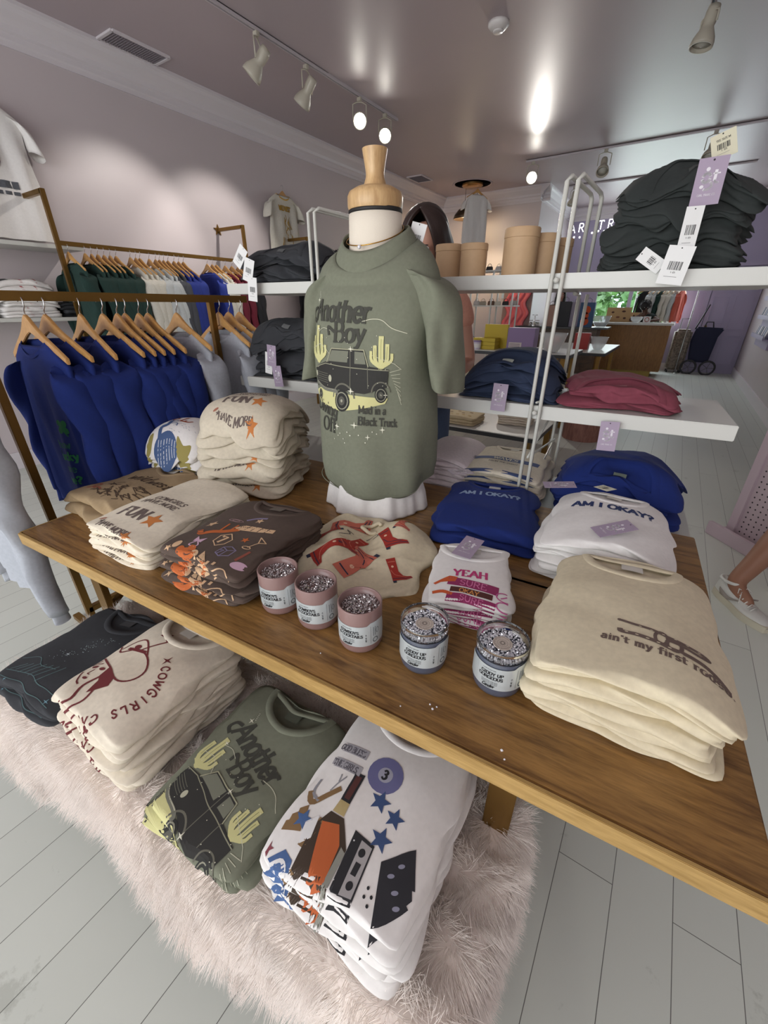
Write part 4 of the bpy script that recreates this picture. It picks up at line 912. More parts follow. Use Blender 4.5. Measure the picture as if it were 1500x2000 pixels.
S('charcoal starry print t-shirt', 'at the left of the bench', W(.385, -.085, BT), ANG+.08, .30, .34, 4, .016, charc, art=lambda j: art_char(), seed=24, amp=.005, jit=.012, k=1, droop=.2, wob=.008, group='charcoal shirts at the left of the bench', side=.3, dip=.010, lab=(70, 70, 72))

# ------------------------------------------------------------ crumpled boot-print tee
def crumpled():
    root = thing('crumpled_tshirt', 'crumpled cream t-shirt with red cowboy boot print lying open by the candles', 't-shirt', W(1.065, .425, TZ), ANG+.45)
    w, d = .42, .45; N = 96
    px, py = np.meshgrid(np.linspace(-1, 1, N), np.linspace(-1, 1, N)); px, py = px.ravel(), py.ravel()
    n1 = Wr(71, f0=9, f1=34, ridge=.75, n=7); n2 = Wr(72, f0=30, f1=90, ridge=.3)
    def shp(x, y):
        a = np.arctan2(y/(d/2), x/(w/2)); rr = np.sqrt((x/(w/2))**2+(y/(d/2))**2)
        edge = np.clip(1-rr, 0, 1); b = np.minimum(edge/.16, 1)
        h = .028*np.sqrt(np.clip(1-(1-b)**2, 0, 1))
        # two shoulder lobes and a valley running from the neck to the front
        h = h+b*(.034*np.exp(-((x+.07)/.045)**2-((y-.02)/.16)**2)+.042*np.exp(-((x-.11)/.05)**2-((y-.07)/.09)**2)-.010*np.exp(-((x-.02)/.02)**2)*(y > -.1))
        h = h+b*(.015*n1(x, y)+.0025*n2(x, y))+b*.004
        return np.maximum(h, .0008)
    k = np.maximum(np.abs(px), np.abs(py)); L = np.sqrt(px**2+py**2)+1e-9; q = (k/L)**.75
    out = 1+.07*np.sin(3*np.arctan2(py, px)+1)+.05*np.sin(5*np.arctan2(py, px))+.04*np.sin(9*np.arctan2(py, px)+2)
    X = px*q*w/2*.98*out; Y = py*q*d/2*.98*out
    def zfun(X, Y):
        a = np.arctan2(Y/d, X/w); o_ = 1+.07*np.sin(3*a+1)+.05*np.sin(5*a)+.04*np.sin(9*a+2)
        return shp(X/o_*.98, Y/o_*.98)
    Z = zfun(X, Y); I, qd, per = grid_idx(N-1, N-1)
    V = np.stack([X, Y, Z], 1); nb_ = len(V)
    Vb = V.copy(); Vb[:, 2] = 0; F = [tuple(f) for f in qd.tolist()]+[tuple(f[::-1]) for f in (qd+nb_).tolist()]
    for i in range(len(per)): F.append((per[i], per[i]+nb_, per[(i+1) % len(per)]+nb_, per[(i+1) % len(per)]))
    mk('shirt_body', np.concatenate([V, Vb]), F, cream, root)
    a = Art(.006); r = (168, 48, 36); s = (206, 112, 92); nv = (44, 48, 70)
    def boot(x, y, rot, sc, c, c2):
        b = Art(.006); b.poly([(-.016, .042), (.014, .044), (.012, -.01), (-.013, -.01)], c); b.poly([(-.013, -.008), (.012, -.008), (.022, -.024), (.045, -.030), (.048, -.040), (-.014, -.040)], c); b.poly([(-.014, -.040), (-.003, -.040), (-.004, -.048), (-.014, -.048)], nv); b.lay = 1
        b.line([(-.012, .03), (.01, .03)], .003, c2); b.ell(-.002, .012, .004, .004, (235, 190, 160)); b.line([(-.012, -.032), (.045, -.036)], .002, nv); b.line([(-.01, .0), (.0, -.02), (.03, -.03)], .002, c2, smooth=True)
        a.extend(b.place(x, y, rot, sc))
    boot(-.085, -.05, -1.1, 1.35, r, s); boot(-.12, .06, 1.9, 1.2, r, (230, 160, 140)); boot(-.045, .115, 1.5, 1.5, s, nv); boot(.075, .03, .3, 1.15, r, nv); boot(-.005, -.09, 2.4, 1.5, s, nv); boot(.12, .10, -.5, .9, s, r); boot(.10, -.10, .3, .9, r, s); boot(-.02, .0, -.6, 1.1, r, s)
    a.line([(-.07, .03), (-.04, .05), (-.05, .07), (-.03, .06)], .0025, nv, smooth=True); a.line([(.01, .05), (.03, .075), (.045, .06), (.03, .05)], .0022, nv, smooth=True)
    a.build('screen_print', lambda x, y, e: (x, y, zfun(x, y)+e+.0008), INK, root)
    # neckband coil
    pts = []
    for k in range(22):
        t = PI*1.7*k/21; x, y = .02+.030*math.cos(t), .115+.022*math.sin(t); pts.append((x, y, float(zfun(np.array([x]), np.array([y]))[0])+.006+.006*math.sin(2*t)))
    MB().tube(pts, .006, 8).build('neckband', cream, root, smooth=True)
crumpled()

# ------------------------------------------------------------ candles
rose = mat('rose_glass', (138, 110, 106), .3); clear = mat('clear_glass', (250, 252, 252), .02, trans=1, ior=1.45); smoke = mat('slate_wax', (78, 84, 100), .3, coat=.6)
lab_m = mat('holographic_label', (200, 208, 210), .3, metal=.3, noise=.10, nscale=18, stretch=(1, 1, .1)); crys = mat('crystal_glitter', (210, 205, 205), .08, metal=.85)
crys2 = mat('crystal_glitter_clear', (232, 232, 238), .1, metal=.3)
def crystals(root, R0, z0, zt, n, seed, m):
    r = np.random.RandomState(seed); V = []; F = []
    for k in range(n):
        q = R0*math.sqrt(r.rand()); a = r.rand()*2*PI; c = np.array([q*math.cos(a), q*math.sin(a), z0+zt*r.rand()])
        s = .0014+.0016*r.rand(); M = np.linalg.qr(r.randn(3, 3))[0]; P = np.array([(1, 0, 0), (-1, 0, 0), (0, 1, 0), (0, -1, 0), (0, 0, 1), (0, 0, -1)])*s @ M.T+c
        b = len(V); V += P.tolist(); F += [(b+i, b+j, b+l) for i, j, l in ((0, 2, 4), (2, 1, 4), (1, 3, 4), (3, 0, 4), (2, 0, 5), (1, 2, 5), (3, 1, 5), (0, 3, 5))]
    o = mk('glitter', V, F, m, root, smooth=False); tag(o, kind='stuff')
def candle(u, v, kind, lab, seed, face):
    root = thing('candle', lab, 'candle', W(u, v, TZ), ANG+face, 'rose glitter candles' if kind == 'rose' else 'slate glitter candles in clear glass')
    R0 = .048; H_ = .110
    def cyl(r):
        return lambda x, y, e: ((r+e)*np.sin(x/r), -(r+e)*np.cos(x/r), y)
    if kind == 'rose':
        prof = [(0, .0), (.040, 0), (.045, .003), (R0, .010), (R0, H_-.002), (R0-.001, H_), (R0-.003, H_), (R0-.004, H_-.002), (R0-.004, .090), (0, .090)]
        MB().lathe(prof, n=48).build('jar', rose, root, smooth=True); crystals(root, R0-.006, .091, .004, 640, seed, crys)
    else:
        prof = [(R0+.0008, .086), (R0+.001, H_), (R0, H_+.001), (R0-.001, H_), (R0-.0008, .086)]
        g = MB(); g.lathe(prof, n=48); n_ = 48; g.F = g.F[:-2]; g.F += [(4*n_+k, 4*n_+(k+1) % n_, (k+1) % n_, k) for k in range(n_)]
        g.build('glass_rim', clear, root, smooth=True)
        MB().lathe([(0, 0), (.040, 0), (.046, .003), (R0, .010), (R0, .0862), (R0-.001, .088), (0, .088)], n=48).build('wax_filled_jar', smoke, root, smooth=True)
        crystals(root, R0-.004, .089, .005, 640, seed, crys2)
        MB().lathe([(0, .0952), (.018, .0952), (.0185, .0958), (.018, .0964), (0, .0964)], n=28).build('top_sticker', mat('sticker_cream', (208, 196, 184), .6), root, smooth=False)
        a = Art(.004)
        for q, w_ in ((.0155, .0005), (.0095, .0005), (.0035, .0012)): a.ring(0, 0, q, q, w_, (110, 98, 92), n=28)
        for k, ch in enumerate('LIGHT THE CANDLE MAKE A WISH '): th = PI/2-2*PI*k/29; a.text(ch, .0125*math.cos(th), .0125*math.sin(th), .0018, (110, 98, 92), serif=False, rot=th-PI/2, anchor='c')
        for k in range(16): th = 2*PI*k/16; a.line([(.0045*math.cos(th), .0045*math.sin(th)), (.007*math.cos(th), .007*math.sin(th))], .0007, (130, 118, 112))
        a.build('sticker_print', lambda x, y, e: (x, y, .0965+e*.2), INK, root)
    a = Art(.004); ext = .063; a.rect(-ext, .020, ext, .066, (0, 0, 0))
    a.ell(-ext+.0, .043, .006, .023, (0, 0, 0)); a.ell(ext, .043, .006, .022, (0, 0, 0)); a.poly([(.02, .064), (.03, .071), (.05, .0715), (ext, .069), (ext, .06), (.02, .06)], (0, 0, 0))
    rl = R0+.0008 if kind == 'rose' else R0+.0018
    a = a.place(0, 0, 0, 1.16)
    lb = a.build('label', cyl(rl), lab_m, root, eps=0, dl=0)
    t = Art(.003); k_ = (30, 30, 34)
    w1, w2 = ('COWBOYS', '& COCKTAILS') if kind == 'rose' else ('GIDDY UP', 'GORGEOUS')
    t.text(w1, -.030, .0495, .0062, k_, wt=.27, track=.08); t.text(w2, -.034, .041, .0062, k_, wt=.27, track=.05)
    for q in range(3): t.text('hand poured soy candle glitter', -.028, .0355-.0028*q, .0017, (70, 74, 78), serif=False, wt=.16, sx=1.0)
    t.text('a candle for good times', -.028, .0598, .0018, (60, 64, 68), serif=False, wt=.16)
    t.text('Candier', -.026, .0235, .0055, k_, serif=False, wt=.26, slant=.35, track=0); t.line([(-.027, .0225), (-.012, .0222)], .0006, k_)
    t.text('net wt 9 oz', .022, .030, .0032, (60, 64, 68), serif=False, rot=PI/2, wt=.2); t.line([(.030, .024), (.030, .064)], .0005, (90, 96, 100))
    t.ring(.040, .030, .005, .005, .002, (110, 118, 122)); t.line([(.036, .04), (.036, .06)], .0012, (110, 118, 122)); t.line([(.040, .04), (.040, .06)], .0012, (110, 118, 122)); t.ring(.045, .05, .003, .006, .001, (110, 118, 122))
    t = t.place(0, 0, 0, 1.16)
    t.build('label_print', cyl(rl), INK, root, eps=.0004, dl=0)
for u, v, k, l, sd, f in ((1.005, .143, 'rose', 'rose glass glitter candle nearest the brown sweatshirts', 1, .42), (1.118, .145, 'rose', 'middle one of the three rose glass glitter candles', 2, .38), (1.243, .135, 'rose', 'rose glass glitter candle nearest the slate candles', 3, .30),
                          (1.388, .150, 'slate', 'slate glitter candle in clear glass before the small white shirts', 4, .34), (1.540, .172, 'slate', 'slate glitter candle in clear glass beside the cream pile', 5, .22)): candle(u, v, k, l, sd, f)
for k, (u, v, s) in enumerate(((1.455, .045, .0026), (1.447, .052, .002), (1.46, .053, .0018), (1.40, .022, .0016), (1.588, .028, .0028), (1.596, .015, .002), (1.19, .055, .0016))):
    o = MB().sphere((0, 0, 0), s, 6, 4, (1, .8, .8)).build('glitter_bead', crys2, None, loc=W(u, v, TZ+s*.75))
    tag(o, 'tiny clear glitter bead spilled on the table by the candles', 'bead', 'spilled glitter beads')
# ------------------------------------------------------------ mannequin with its clothes
MU, MV = .905, .80
form_m = mat('mannequin_jersey', (222, 212, 196), .85, bump=.1, bscale=300); pale_wood = wood('pale_turned_wood', (176, 138, 92), (212, 178, 130), (8, 8, 1.5), .4)
mq = thing('dress_form', 'cream dress form with pale wooden neck block, standing on the table', 'mannequin', W(MU, MV, TZ), ANG)
MB().lathe([(.13, .10), (.14, .2), (.14, .42), (.13, .58), (.115, .66), (.092, .73), (.082, .78), (.080, .83), (.079, .87), (.078, .912), (.0, .914)], n=40, sy=.92).build('form_body', form_m, mq, smooth=True)
MB().lathe([(.0785, .905), (.0795, .911), (.0785, .916), (.07, .917)], n=40, sy=.92).build('neck_band', mat('black_tape', (30, 28, 28), .6), mq, smooth=True)
MB().lathe([(.0, .914), (.076, .914), (.079, .922), (.079, .945), (.074, .956), (.055, .966), (.034, .970), (.031, .976), (.026, .990), (.0255, 1.0), (.029, 1.02), (.034, 1.046), (.035, 1.052), (.0, 1.054)], n=40).build('neck_block', pale_wood, mq, smooth='auto')
MB().lathe([(.13, .0), (.13, .012), (.02, .02), (.018, .12), (0, .12)], n=32).build('stand', mat('black_metal', (40, 40, 42), .4), mq, smooth=True)
# shirt
RG = [(.105, .205, .155), (.115, .222, .168), (.17, .232, .175), (.30, .232, .170), (.45, .222, .162), (.57, .220, .158), (.66, .222, .148), (.715, .214, .132), (.755, .198, .114), (.785, .178, .116), (.808, .150, .110), (.822, .123, .106)]
zr = np.array([q[0] for q in RG]); ra_ = np.array([q[1] for q in RG]); rb_ = np.array([q[2] for q in RG])
nzw = Wr(301, f0=7, f1=22, ridge=.55, n=8)
def shirt_pt(phi, z, e=0):
    a = np.interp(z, zr, ra_); b_ = np.interp(z, zr, rb_)
    fade = np.clip((.80-z)/.2, 0, 1)
    dr = (.013*nzw(phi*.2, z*.45)+.006*np.sin(phi*4.0-z*16+1)*np.clip((z-.25)/.3, 0, 1)+.008*np.sin(phi*7+4*z)*np.clip((.5-z)/.4, 0, 1)+.006*np.sin(3*phi+9*z))*fade
    a = a+dr+e; b_ = b_+dr+e
    s, c = np.sin(phi), np.cos(phi)
    x = a*np.sign(s)*np.abs(s)**.92; y = -b_*np.sign(c)*np.abs(c)**.92
    sag = np.interp(z, [.1, .32], [1, 0])*(-.036*np.cos(phi)-.014*np.sin(phi)+.012*np.sin(phi)**2+.004*np.sin(5*phi))
    wz = np.interp(z, [.66, .822], [0, 1]); sag = sag+wz**1.3*(-.014-.050*np.cos(phi)+.020*np.sin(phi)**2)
    sh = np.interp(z, [.70, .80, .83], [0, .004, 0])
    return x, y, z+sag+sh*np.abs(s)
ph_t = np.linspace(-PI, PI, 721); ds = np.sqrt((.22*np.cos(ph_t))**2+(.162*np.sin(ph_t))**2); arc_t = np.concatenate([[0], np.cumsum((ds[1:]+ds[:-1])/2*np.diff(ph_t))]); arc_t -= np.interp(0, ph_t, arc_t)
ts = thing('sage_tshirt', 'sage green truck print t-shirt worn by the dress form', 't-shirt', W(MU, MV, TZ), ANG)
npb, nzb = 150, 90
zz = np.linspace(.105, .822, nzb); pp = np.linspace(-PI, PI, npb, endpoint=False); PPh, ZZ = np.meshgrid(pp, zz)
X, Y, Zs = shirt_pt(PPh.ravel(), ZZ.ravel()); V = np.stack([X, Y, Zs], 1)
F = [(j*npb+k, j*npb+(k+1) % npb, (j+1)*npb+(k+1) % npb, (j+1)*npb+k) for j in range(nzb-1) for k in range(npb)]
o = mk('shirt_body', V, F, sage, ts); md = o.modifiers.new('thickness', 'SOLIDIFY'); md.thickness = .003; md.offset = -1
def ring_band(prof, name):
    V = []; F = []; n = 80
    for a, b, z, tl in prof:
        for k in range(n): th = 2*PI*k/n; V.append((a*math.sin(th), -b*math.cos(th), z+.012-tl*math.cos(th)+.016*math.sin(th)**2))
    for j in range(len(prof)-1):
        for k in range(n): F.append((j*n+k, j*n+(k+1) % n, (j+1)*n+(k+1) % n, (j+1)*n+k))
    return mk(name, V, F, sage, ts)
ring_band([(.1235, .107, .788, .048), (.1245, .1085, .793, .049), (.1235, .107, .800, .048), (.117, .1005, .814, .045), (.107, .092, .829, .041), (.101, .087, .836, .039), (.0985, .085, .834, .039), (.0985, .085, .826, .039)], 'neckband')
hx = []
for k in range(100):
    p = shirt_pt(np.array([2*PI*k/100]), np.array([.118]), .0002); hx.append((float(p[0][0]), float(p[1][0]), float(p[2][0])))
MB().tube(hx+[hx[0]], .0016, 5, cap=False).build('hem_stitching', sage, ts, smooth=True)
for sx in (1, -1):
    n = 40; V = []; F = []
    ox_ = 0 if sx > 0 else -.045
    path = [(.105, -.004, .735, .03, .05), (.148, -.005, .757, .058, .078), (.188, -.005, .737, .068, .090), (.222, -.008, .69, .060, .094), (.240, -.012, .62, .050, .094), (.252, -.016, .54, .044, .090), (.262, -.020, .455, .042, .086), (.264, -.021, .445, .040, .083)]
    pts_ = catmull(path, 5)
    wn = Wr(40+sx, f0=10, f1=40)
    for j, (cx, cy, cz, r1, r2) in enumerate(pts_):
        for k in range(n):
            th = 2*PI*k/n; q = 1+.10*math.sin(3*th+cz*14)+.05*math.sin(5*th-cz*25)
            fl_ = min(1, max(0, (.76-cz)/.06))
            V.append((sx*(cx+ox_+r1*q*math.cos(th)), cy+r2*q*math.sin(th), cz+(1-fl_)*0-.35*r1*math.cos(th)*(1-fl_*.3)))
    for j in range(len(pts_)-1):
        for k in range(n): F.append((j*n+k, j*n+(k+1) % n, (j+1)*n+(k+1) % n, (j+1)*n+k) if sx < 0 else (j*n+k, (j+1)*n+k, (j+1)*n+(k+1) % n, j*n+(k+1) % n))
    o = mk('sleeve', V, F, sage, ts); md = o.modifiers.new('thickness', 'SOLIDIFY'); md.thickness = .003
def mann_surf(x, y, e):
    # art (x, y): y = 0 at shirt height z .44 above the table
    phi = np.interp(x, arc_t, ph_t); return shirt_pt(phi, y+.47, e+.0015)
TRUCK.place(-.012, 0, 0, .98).build('screen_print', mann_surf, INK, ts)
nk = thing('necklace', 'thin gold necklace with a round crystal pendant on the dress form', 'necklace', W(MU, MV, TZ), ANG)
np_ = [(.0835*math.sin(t)*(1+.04*max(0, math.cos(t))), -.079*math.cos(t)-.008*max(0, math.cos(t)), .858-.036*math.cos(t)) for t in [2*PI*k/60 for k in range(61)]]
MB().tube(np_, .0016, 6, cap=False).build('chain', mat('necklace_gold', (196, 150, 70), .25, metal=1), nk, smooth=True)
MB().sphere((0, -.092, .818), .0055, 12, 8).build('pendant', crys2, nk, smooth=True)
tg = hang_tag(ts, (.115, .06, .885), (math.radians(80), .25, .25), 'bar', w=.045, h=.075)
sk = thing('white_skirt', 'white cotton skirt on the dress form, its hem resting on the table', 'skirt', W(MU, MV, TZ), ANG)
MB().lathe([(.190, .003), (.189, .01), (.181, .06), (.163, .12), (.142, .2), (.135, .3)], n=144, sy=.95, fn=lambda th, z: 1+(.035*math.sin(7*th+1)+.025*math.sin(12*th)+.012*math.sin(23*th+2))*(1-z/.34)).build('skirt_cloth', white, sk, smooth=True)
sk.children[0].data.polygons[0].use_smooth = True
so = sk.children[0]; bm = bmesh.new(); bm.from_mesh(so.data); bmesh.ops.delete(bm, geom=[f for f in bm.faces if len(f.verts) > 4], context='FACES'); bm.to_mesh(so.data); bm.free()
md = so.modifiers.new('thickness', 'SOLIDIFY'); md.thickness = .002
# ------------------------------------------------------------ white shelf rack behind the table
wh = mat('white_laminate', (204, 204, 198), .35); wht = mat('white_powder_coat', (200, 200, 192), .3)
rk = thing('shelf_rack', 'white wire-framed shelf rack with three shelves behind the table', 'shelf rack', W(0, 0, 0), ANG)
for z, th in ((1.51, .042), (1.107, .046), (.705, .04)):
    MB().box((.955, 1.08+.21, z-th/2), (2.01, .42, th)).build('shelf', wh, rk, bev=.002)
for u in (.455, 1.375):
    f = MB()
    for du in (0, .030):
        f.tube([(u+du, 1.069, .006), (u+du, 1.069, 1.735), (u+du+.008, 1.085, 1.748), (u+du+.035, 1.34, 1.748), (u+du+.04, 1.352, 1.735), (u+du+.04, 1.352, 1.512)], .0065, 8)
        f.tube([(u+du+.04, 1.507, 1.46), (u+du+.04, 1.507, .006)], .0065, 8)
    for z0 in (.12, .32, .52, .72, .92):
        f.tube([(u+.015, 1.069, z0), (u+.05, 1.507, z0+.16)], .004, 6); f.tube([(u+.05, 1.507, z0+.16), (u+.015, 1.069, z0+.2)], .004, 6)
    f.tube([(u+.04, 1.507, 1.46), (u+.04, 1.352, 1.46)], .0065, 8)
    for z in (1.49, 1.085): f.sphere((u+.015, 1.062, z), .009, 10, 6)
    f.build('wire_frame', wht, rk, smooth=True)
# shelf piles
MS = dict(f0=12, f1=60, ridge=.8, side=.6, wob=.014, crumple=.012, droopy=.34, nk=(.10, .115))
_, d1 = stack('folded_sweatshirt', 'dark green-black garment', 'in the tall pile on the upper shelf', W(1.655, 1.285, 1.512), ANG+PI, .35, .34, 5, .052, darkg, seed=31, amp=.020, jit=.022, k=3, droop=.12, group='dark garments piled high on the upper shelf', cat='sweatshirt', dip=.012, lab=(70, 72, 70), **MS)
_, d2 = stack('folded_sweatshirt', 'charcoal garment', 'on the left end of the upper shelf', W(.215, 1.285, 1.512), ANG+PI, .41, .34, 4, .040, charc, seed=32, amp=.014, jit=.02, k=2, droop=.22, group='charcoal garments on the upper shelf', cat='sweatshirt', dip=.010, lab=(90, 92, 92), **MS)
_, d3 = stack('folded_sweatshirt', 'charcoal garment', 'in the left pile of the middle shelf', W(.205, 1.285, 1.109), ANG+PI, .39, .34, 9, .031, charc, seed=33, amp=.011, jit=.02, k=2, droop=.1, group='charcoal garments on the middle shelf', cat='sweatshirt', dip=.010, lab=(110, 112, 112), **MS)
_, d4 = stack('folded_sweatshirt', 'navy sweatshirt', 'in the middle shelf pile', W(1.265, 1.28, 1.109), ANG+PI, .315, .35, 5, .036, navy, seed=34, amp=.007, jit=.012, k=2, droop=.38, group='navy sweatshirts on the middle shelf', cat='sweatshirt', dip=.024, lab=(190, 195, 185), **MS)
_, d5 = stack('folded_sweatshirt', 'maroon sweatshirt', 'at the right of the middle shelf', W(1.625, 1.265, 1.109), ANG+PI-.04, .335, .33, 2, .052, maroon, seed=35, amp=.008, jit=.012, k=2, droop=.3, group='maroon sweatshirts on the middle shelf', cat='sweatshirt', dip=.024, lab=(150, 90, 100), labels=['folded maroon sweatshirt with its neck opening showing, right on the middle shelf', 'lower maroon sweatshirt under the other on the middle shelf'], **MS)
_, d6 = stack('folded_sweatshirt', 'royal blue sweatshirt', 'on the rack\'s lowest shelf', W(1.70, 1.29, .707), ANG+PI, .40, .36, 4, .052, royal, seed=36, amp=.008, jit=.014, k=2, droop=.3, group='royal blue sweatshirts behind the white shirts', cat='sweatshirt', dip=.024, lab=(120, 130, 120), **MS)
def art_band():
    a = Art(.01); b = (66, 84, 132)
    a.rect(-.16, .12, .16, .16, b); a.lay = 1; a.text('WAVES', 0, .127, .026, (220, 215, 200), anchor='c', wt=.22); a.lay = 0
    a.text('FROM THE COAST', 0, .09, .012, (60, 60, 60), anchor='c'); a.rect(-.16, -.012, -.02, .01, b); a.rect(.02, -.01, .16, .012, b)
    return a
AB = art_band()
stack('folded_shirt', 'cream and blue lettered t-shirt', 'on the lowest shelf', W(1.285, 1.29, .707), ANG, .34, .35, 6, .022, stone, art=lambda j: AB, seed=37, amp=.005, jit=.012, k=2, droop=.2, group='cream and blue shirts on the lowest shelf', dip=.01)
stack('folded_shirt', 'pale pink-white t-shirt', 'behind the dress form', W(1.02, 1.27, .707), ANG+.05, .24, .34, 7, .021, fabric('pinkish_white_cotton', (220, 208, 212)), seed=38, amp=.005, jit=.01, k=2, droop=.2, group='pale shirts behind the dress form', neck=None)
def at_root(root, u, v, z):
    p = Vector(W(u, v, z))-root.location; R = Matrix.Rotation(-root.rotation_euler[2], 3, 'Z'); return R @ p
UP = math.radians(90)
hang_tag(d4[-1], at_root(d4[-1], 1.265, 1.052, 1.176), (UP, .03, 0), 'gt', .052, .095)
hang_tag(d6[-1], at_root(d6[-1], 1.63, 1.06, 1.085), (UP-.1, -.05, 0), 'gt', .055, .095)
hang_tag(d1[-1], at_root(d1[-1], 1.712, 1.075, 1.748), (UP, -.03, 0), 'gt', .062, .098)
hang_tag(d1[-1], at_root(d1[-1], 1.715, 1.10, 1.80), (UP, -.35, 0), 'buff', .05, .055)
hang_tag(d1[2], at_root(d1[2], 1.70, 1.06, 1.648), (UP, -.02, .15), 'bar', .040, .10)
hang_tag(d1[1], at_root(d1[1], 1.695, 1.05, 1.562), (UP, .12, -.05), 'bar', .062, .09)
hang_tag(d1[0], at_root(d1[0], 1.60, 1.075, 1.552), (UP, -1.0, 0), 'bar', .035, .07)
hang_tag(d2[-1], at_root(d2[-1], .115, 1.055, 1.640), (UP, .75, 0), 'bar', .05, .085)
hang_tag(d2[1], at_root(d2[1], .145, 1.05, 1.598), (UP, .35, 0), 'bar', .055, .088)
hang_tag(d2[0], at_root(d2[0], .150, 1.045, 1.530), (UP, .12, 0), 'bar', .052, .092)
hang_tag(d3[4], at_root(d3[4], .19, 1.05, 1.230), (UP, .15, 0), 'bar', .042, .095)
hang_tag(d3[5], at_root(d3[5], .215, 1.045, 1.262), (UP, .10, 0), 'gt', .052, .092)
hang_tag(d3[3], at_root(d3[3], .235, 1.04, 1.175), (UP, -.08, 0), 'gt', .052, .092)
def flat_tag(root, u, v, z, rz, tilt=0, kind='gt', w=.052, h=.095): return hang_tag(root, at_root(root, u, v, z), (tilt, 0, rz), kind, w, h)
flat_tag(s_a[-1], 1.20, 1.02, .846, -.95, -.1); flat_tag(s_w[-1], 1.575, .90, .912, -1.25, .1); flat_tag(s_w[-1], 1.735, .655, .925, -1.0, .22); flat_tag(s_y[-1], 1.375, .52, .852, -.35, .08)
flat_tag(s_w[-1], 1.64, .915, .915, .9, -.1, 'buff', .04, .05)
# canisters on the upper shelf
kraft = mat('kraft_tube', (190, 158, 122), .65, noise=.03, nscale=60)
for u, v, r, h, lab in ((1.09, 1.16, .045, .100, 'kraft cardboard canister with lid beside the dress form shoulder'), (1.245, 1.17, .055, .135, 'tallest kraft cardboard canister left of the white posts'), (.985, 1.19, .046, .106, 'kraft canister half hidden by the dress form'), (1.30, 1.26, .050, .125, 'kraft canister just behind the tallest one'), (1.33, 1.36, .050, .12, 'rearmost kraft canister beside the white posts')):
    t = thing('canister', lab, 'canister', W(u, v, 1.51), ANG, 'kraft canisters on the upper shelf')
    MB().lathe([(0, 0), (r, 0), (r, h*.8), (0, h*.8)], n=40).build('tube', kraft, t, smooth='auto')
    MB().lathe([(r-.002, h*.78), (r+.0015, h*.80), (r+.0015, h-.003), (r-.001, h), (0, h)], n=40).build('lid', kraft, t, smooth='auto')
# ------------------------------------------------------------ hanging garments
hang_wood = wood('hanger_wood', (176, 128, 72), (206, 160, 100), (3, 3, 3), .35)
def hanger_mesh():
    top = []; bot = []
    for k in range(25):
        x = -.22+.44*k/24; q = abs(x)/.22
        zc = -.018-.105*q**1.15+.020*math.exp(-(x/.05)**2); h = .026-.012*q+.014*math.exp(-(x/.045)**2)
        top.append((x, zc+h/2)); bot.append((x, zc-h))
    return top+bot[::-1]
HP = hanger_mesh(); h0 = None
def hanger(x, y, z, rail_z, lab, group, rz=0, dz=0):
    """wooden hanger on a rail that runs along Y; z is the top of the wood"""
    global h0
    if h0 is None:
        h0 = [MB().prism(HP, 'y', -.006, .006).build('hanger_arms', hang_wood, None, smooth='auto', bev=.002),
              MB().tube([(0, 0, -.01), (0, 0, .02), (.004, 0, .035), (.018, 0, .048), (.020, 0, .066), (.010, 0, .080), (-.006, 0, .083), (-.018, 0, .074), (-.021, 0, .062)], .0022, 6).build('hook', chrome, None, smooth=True)]
        src = h0
    else: src = [o.copy() for o in h0]; [COL.objects.link(o) for o in src]
    t = thing('clothes_hanger', lab, 'hanger', (x, y, z), rz, group)
    for o in src: o.parent = t
    return t
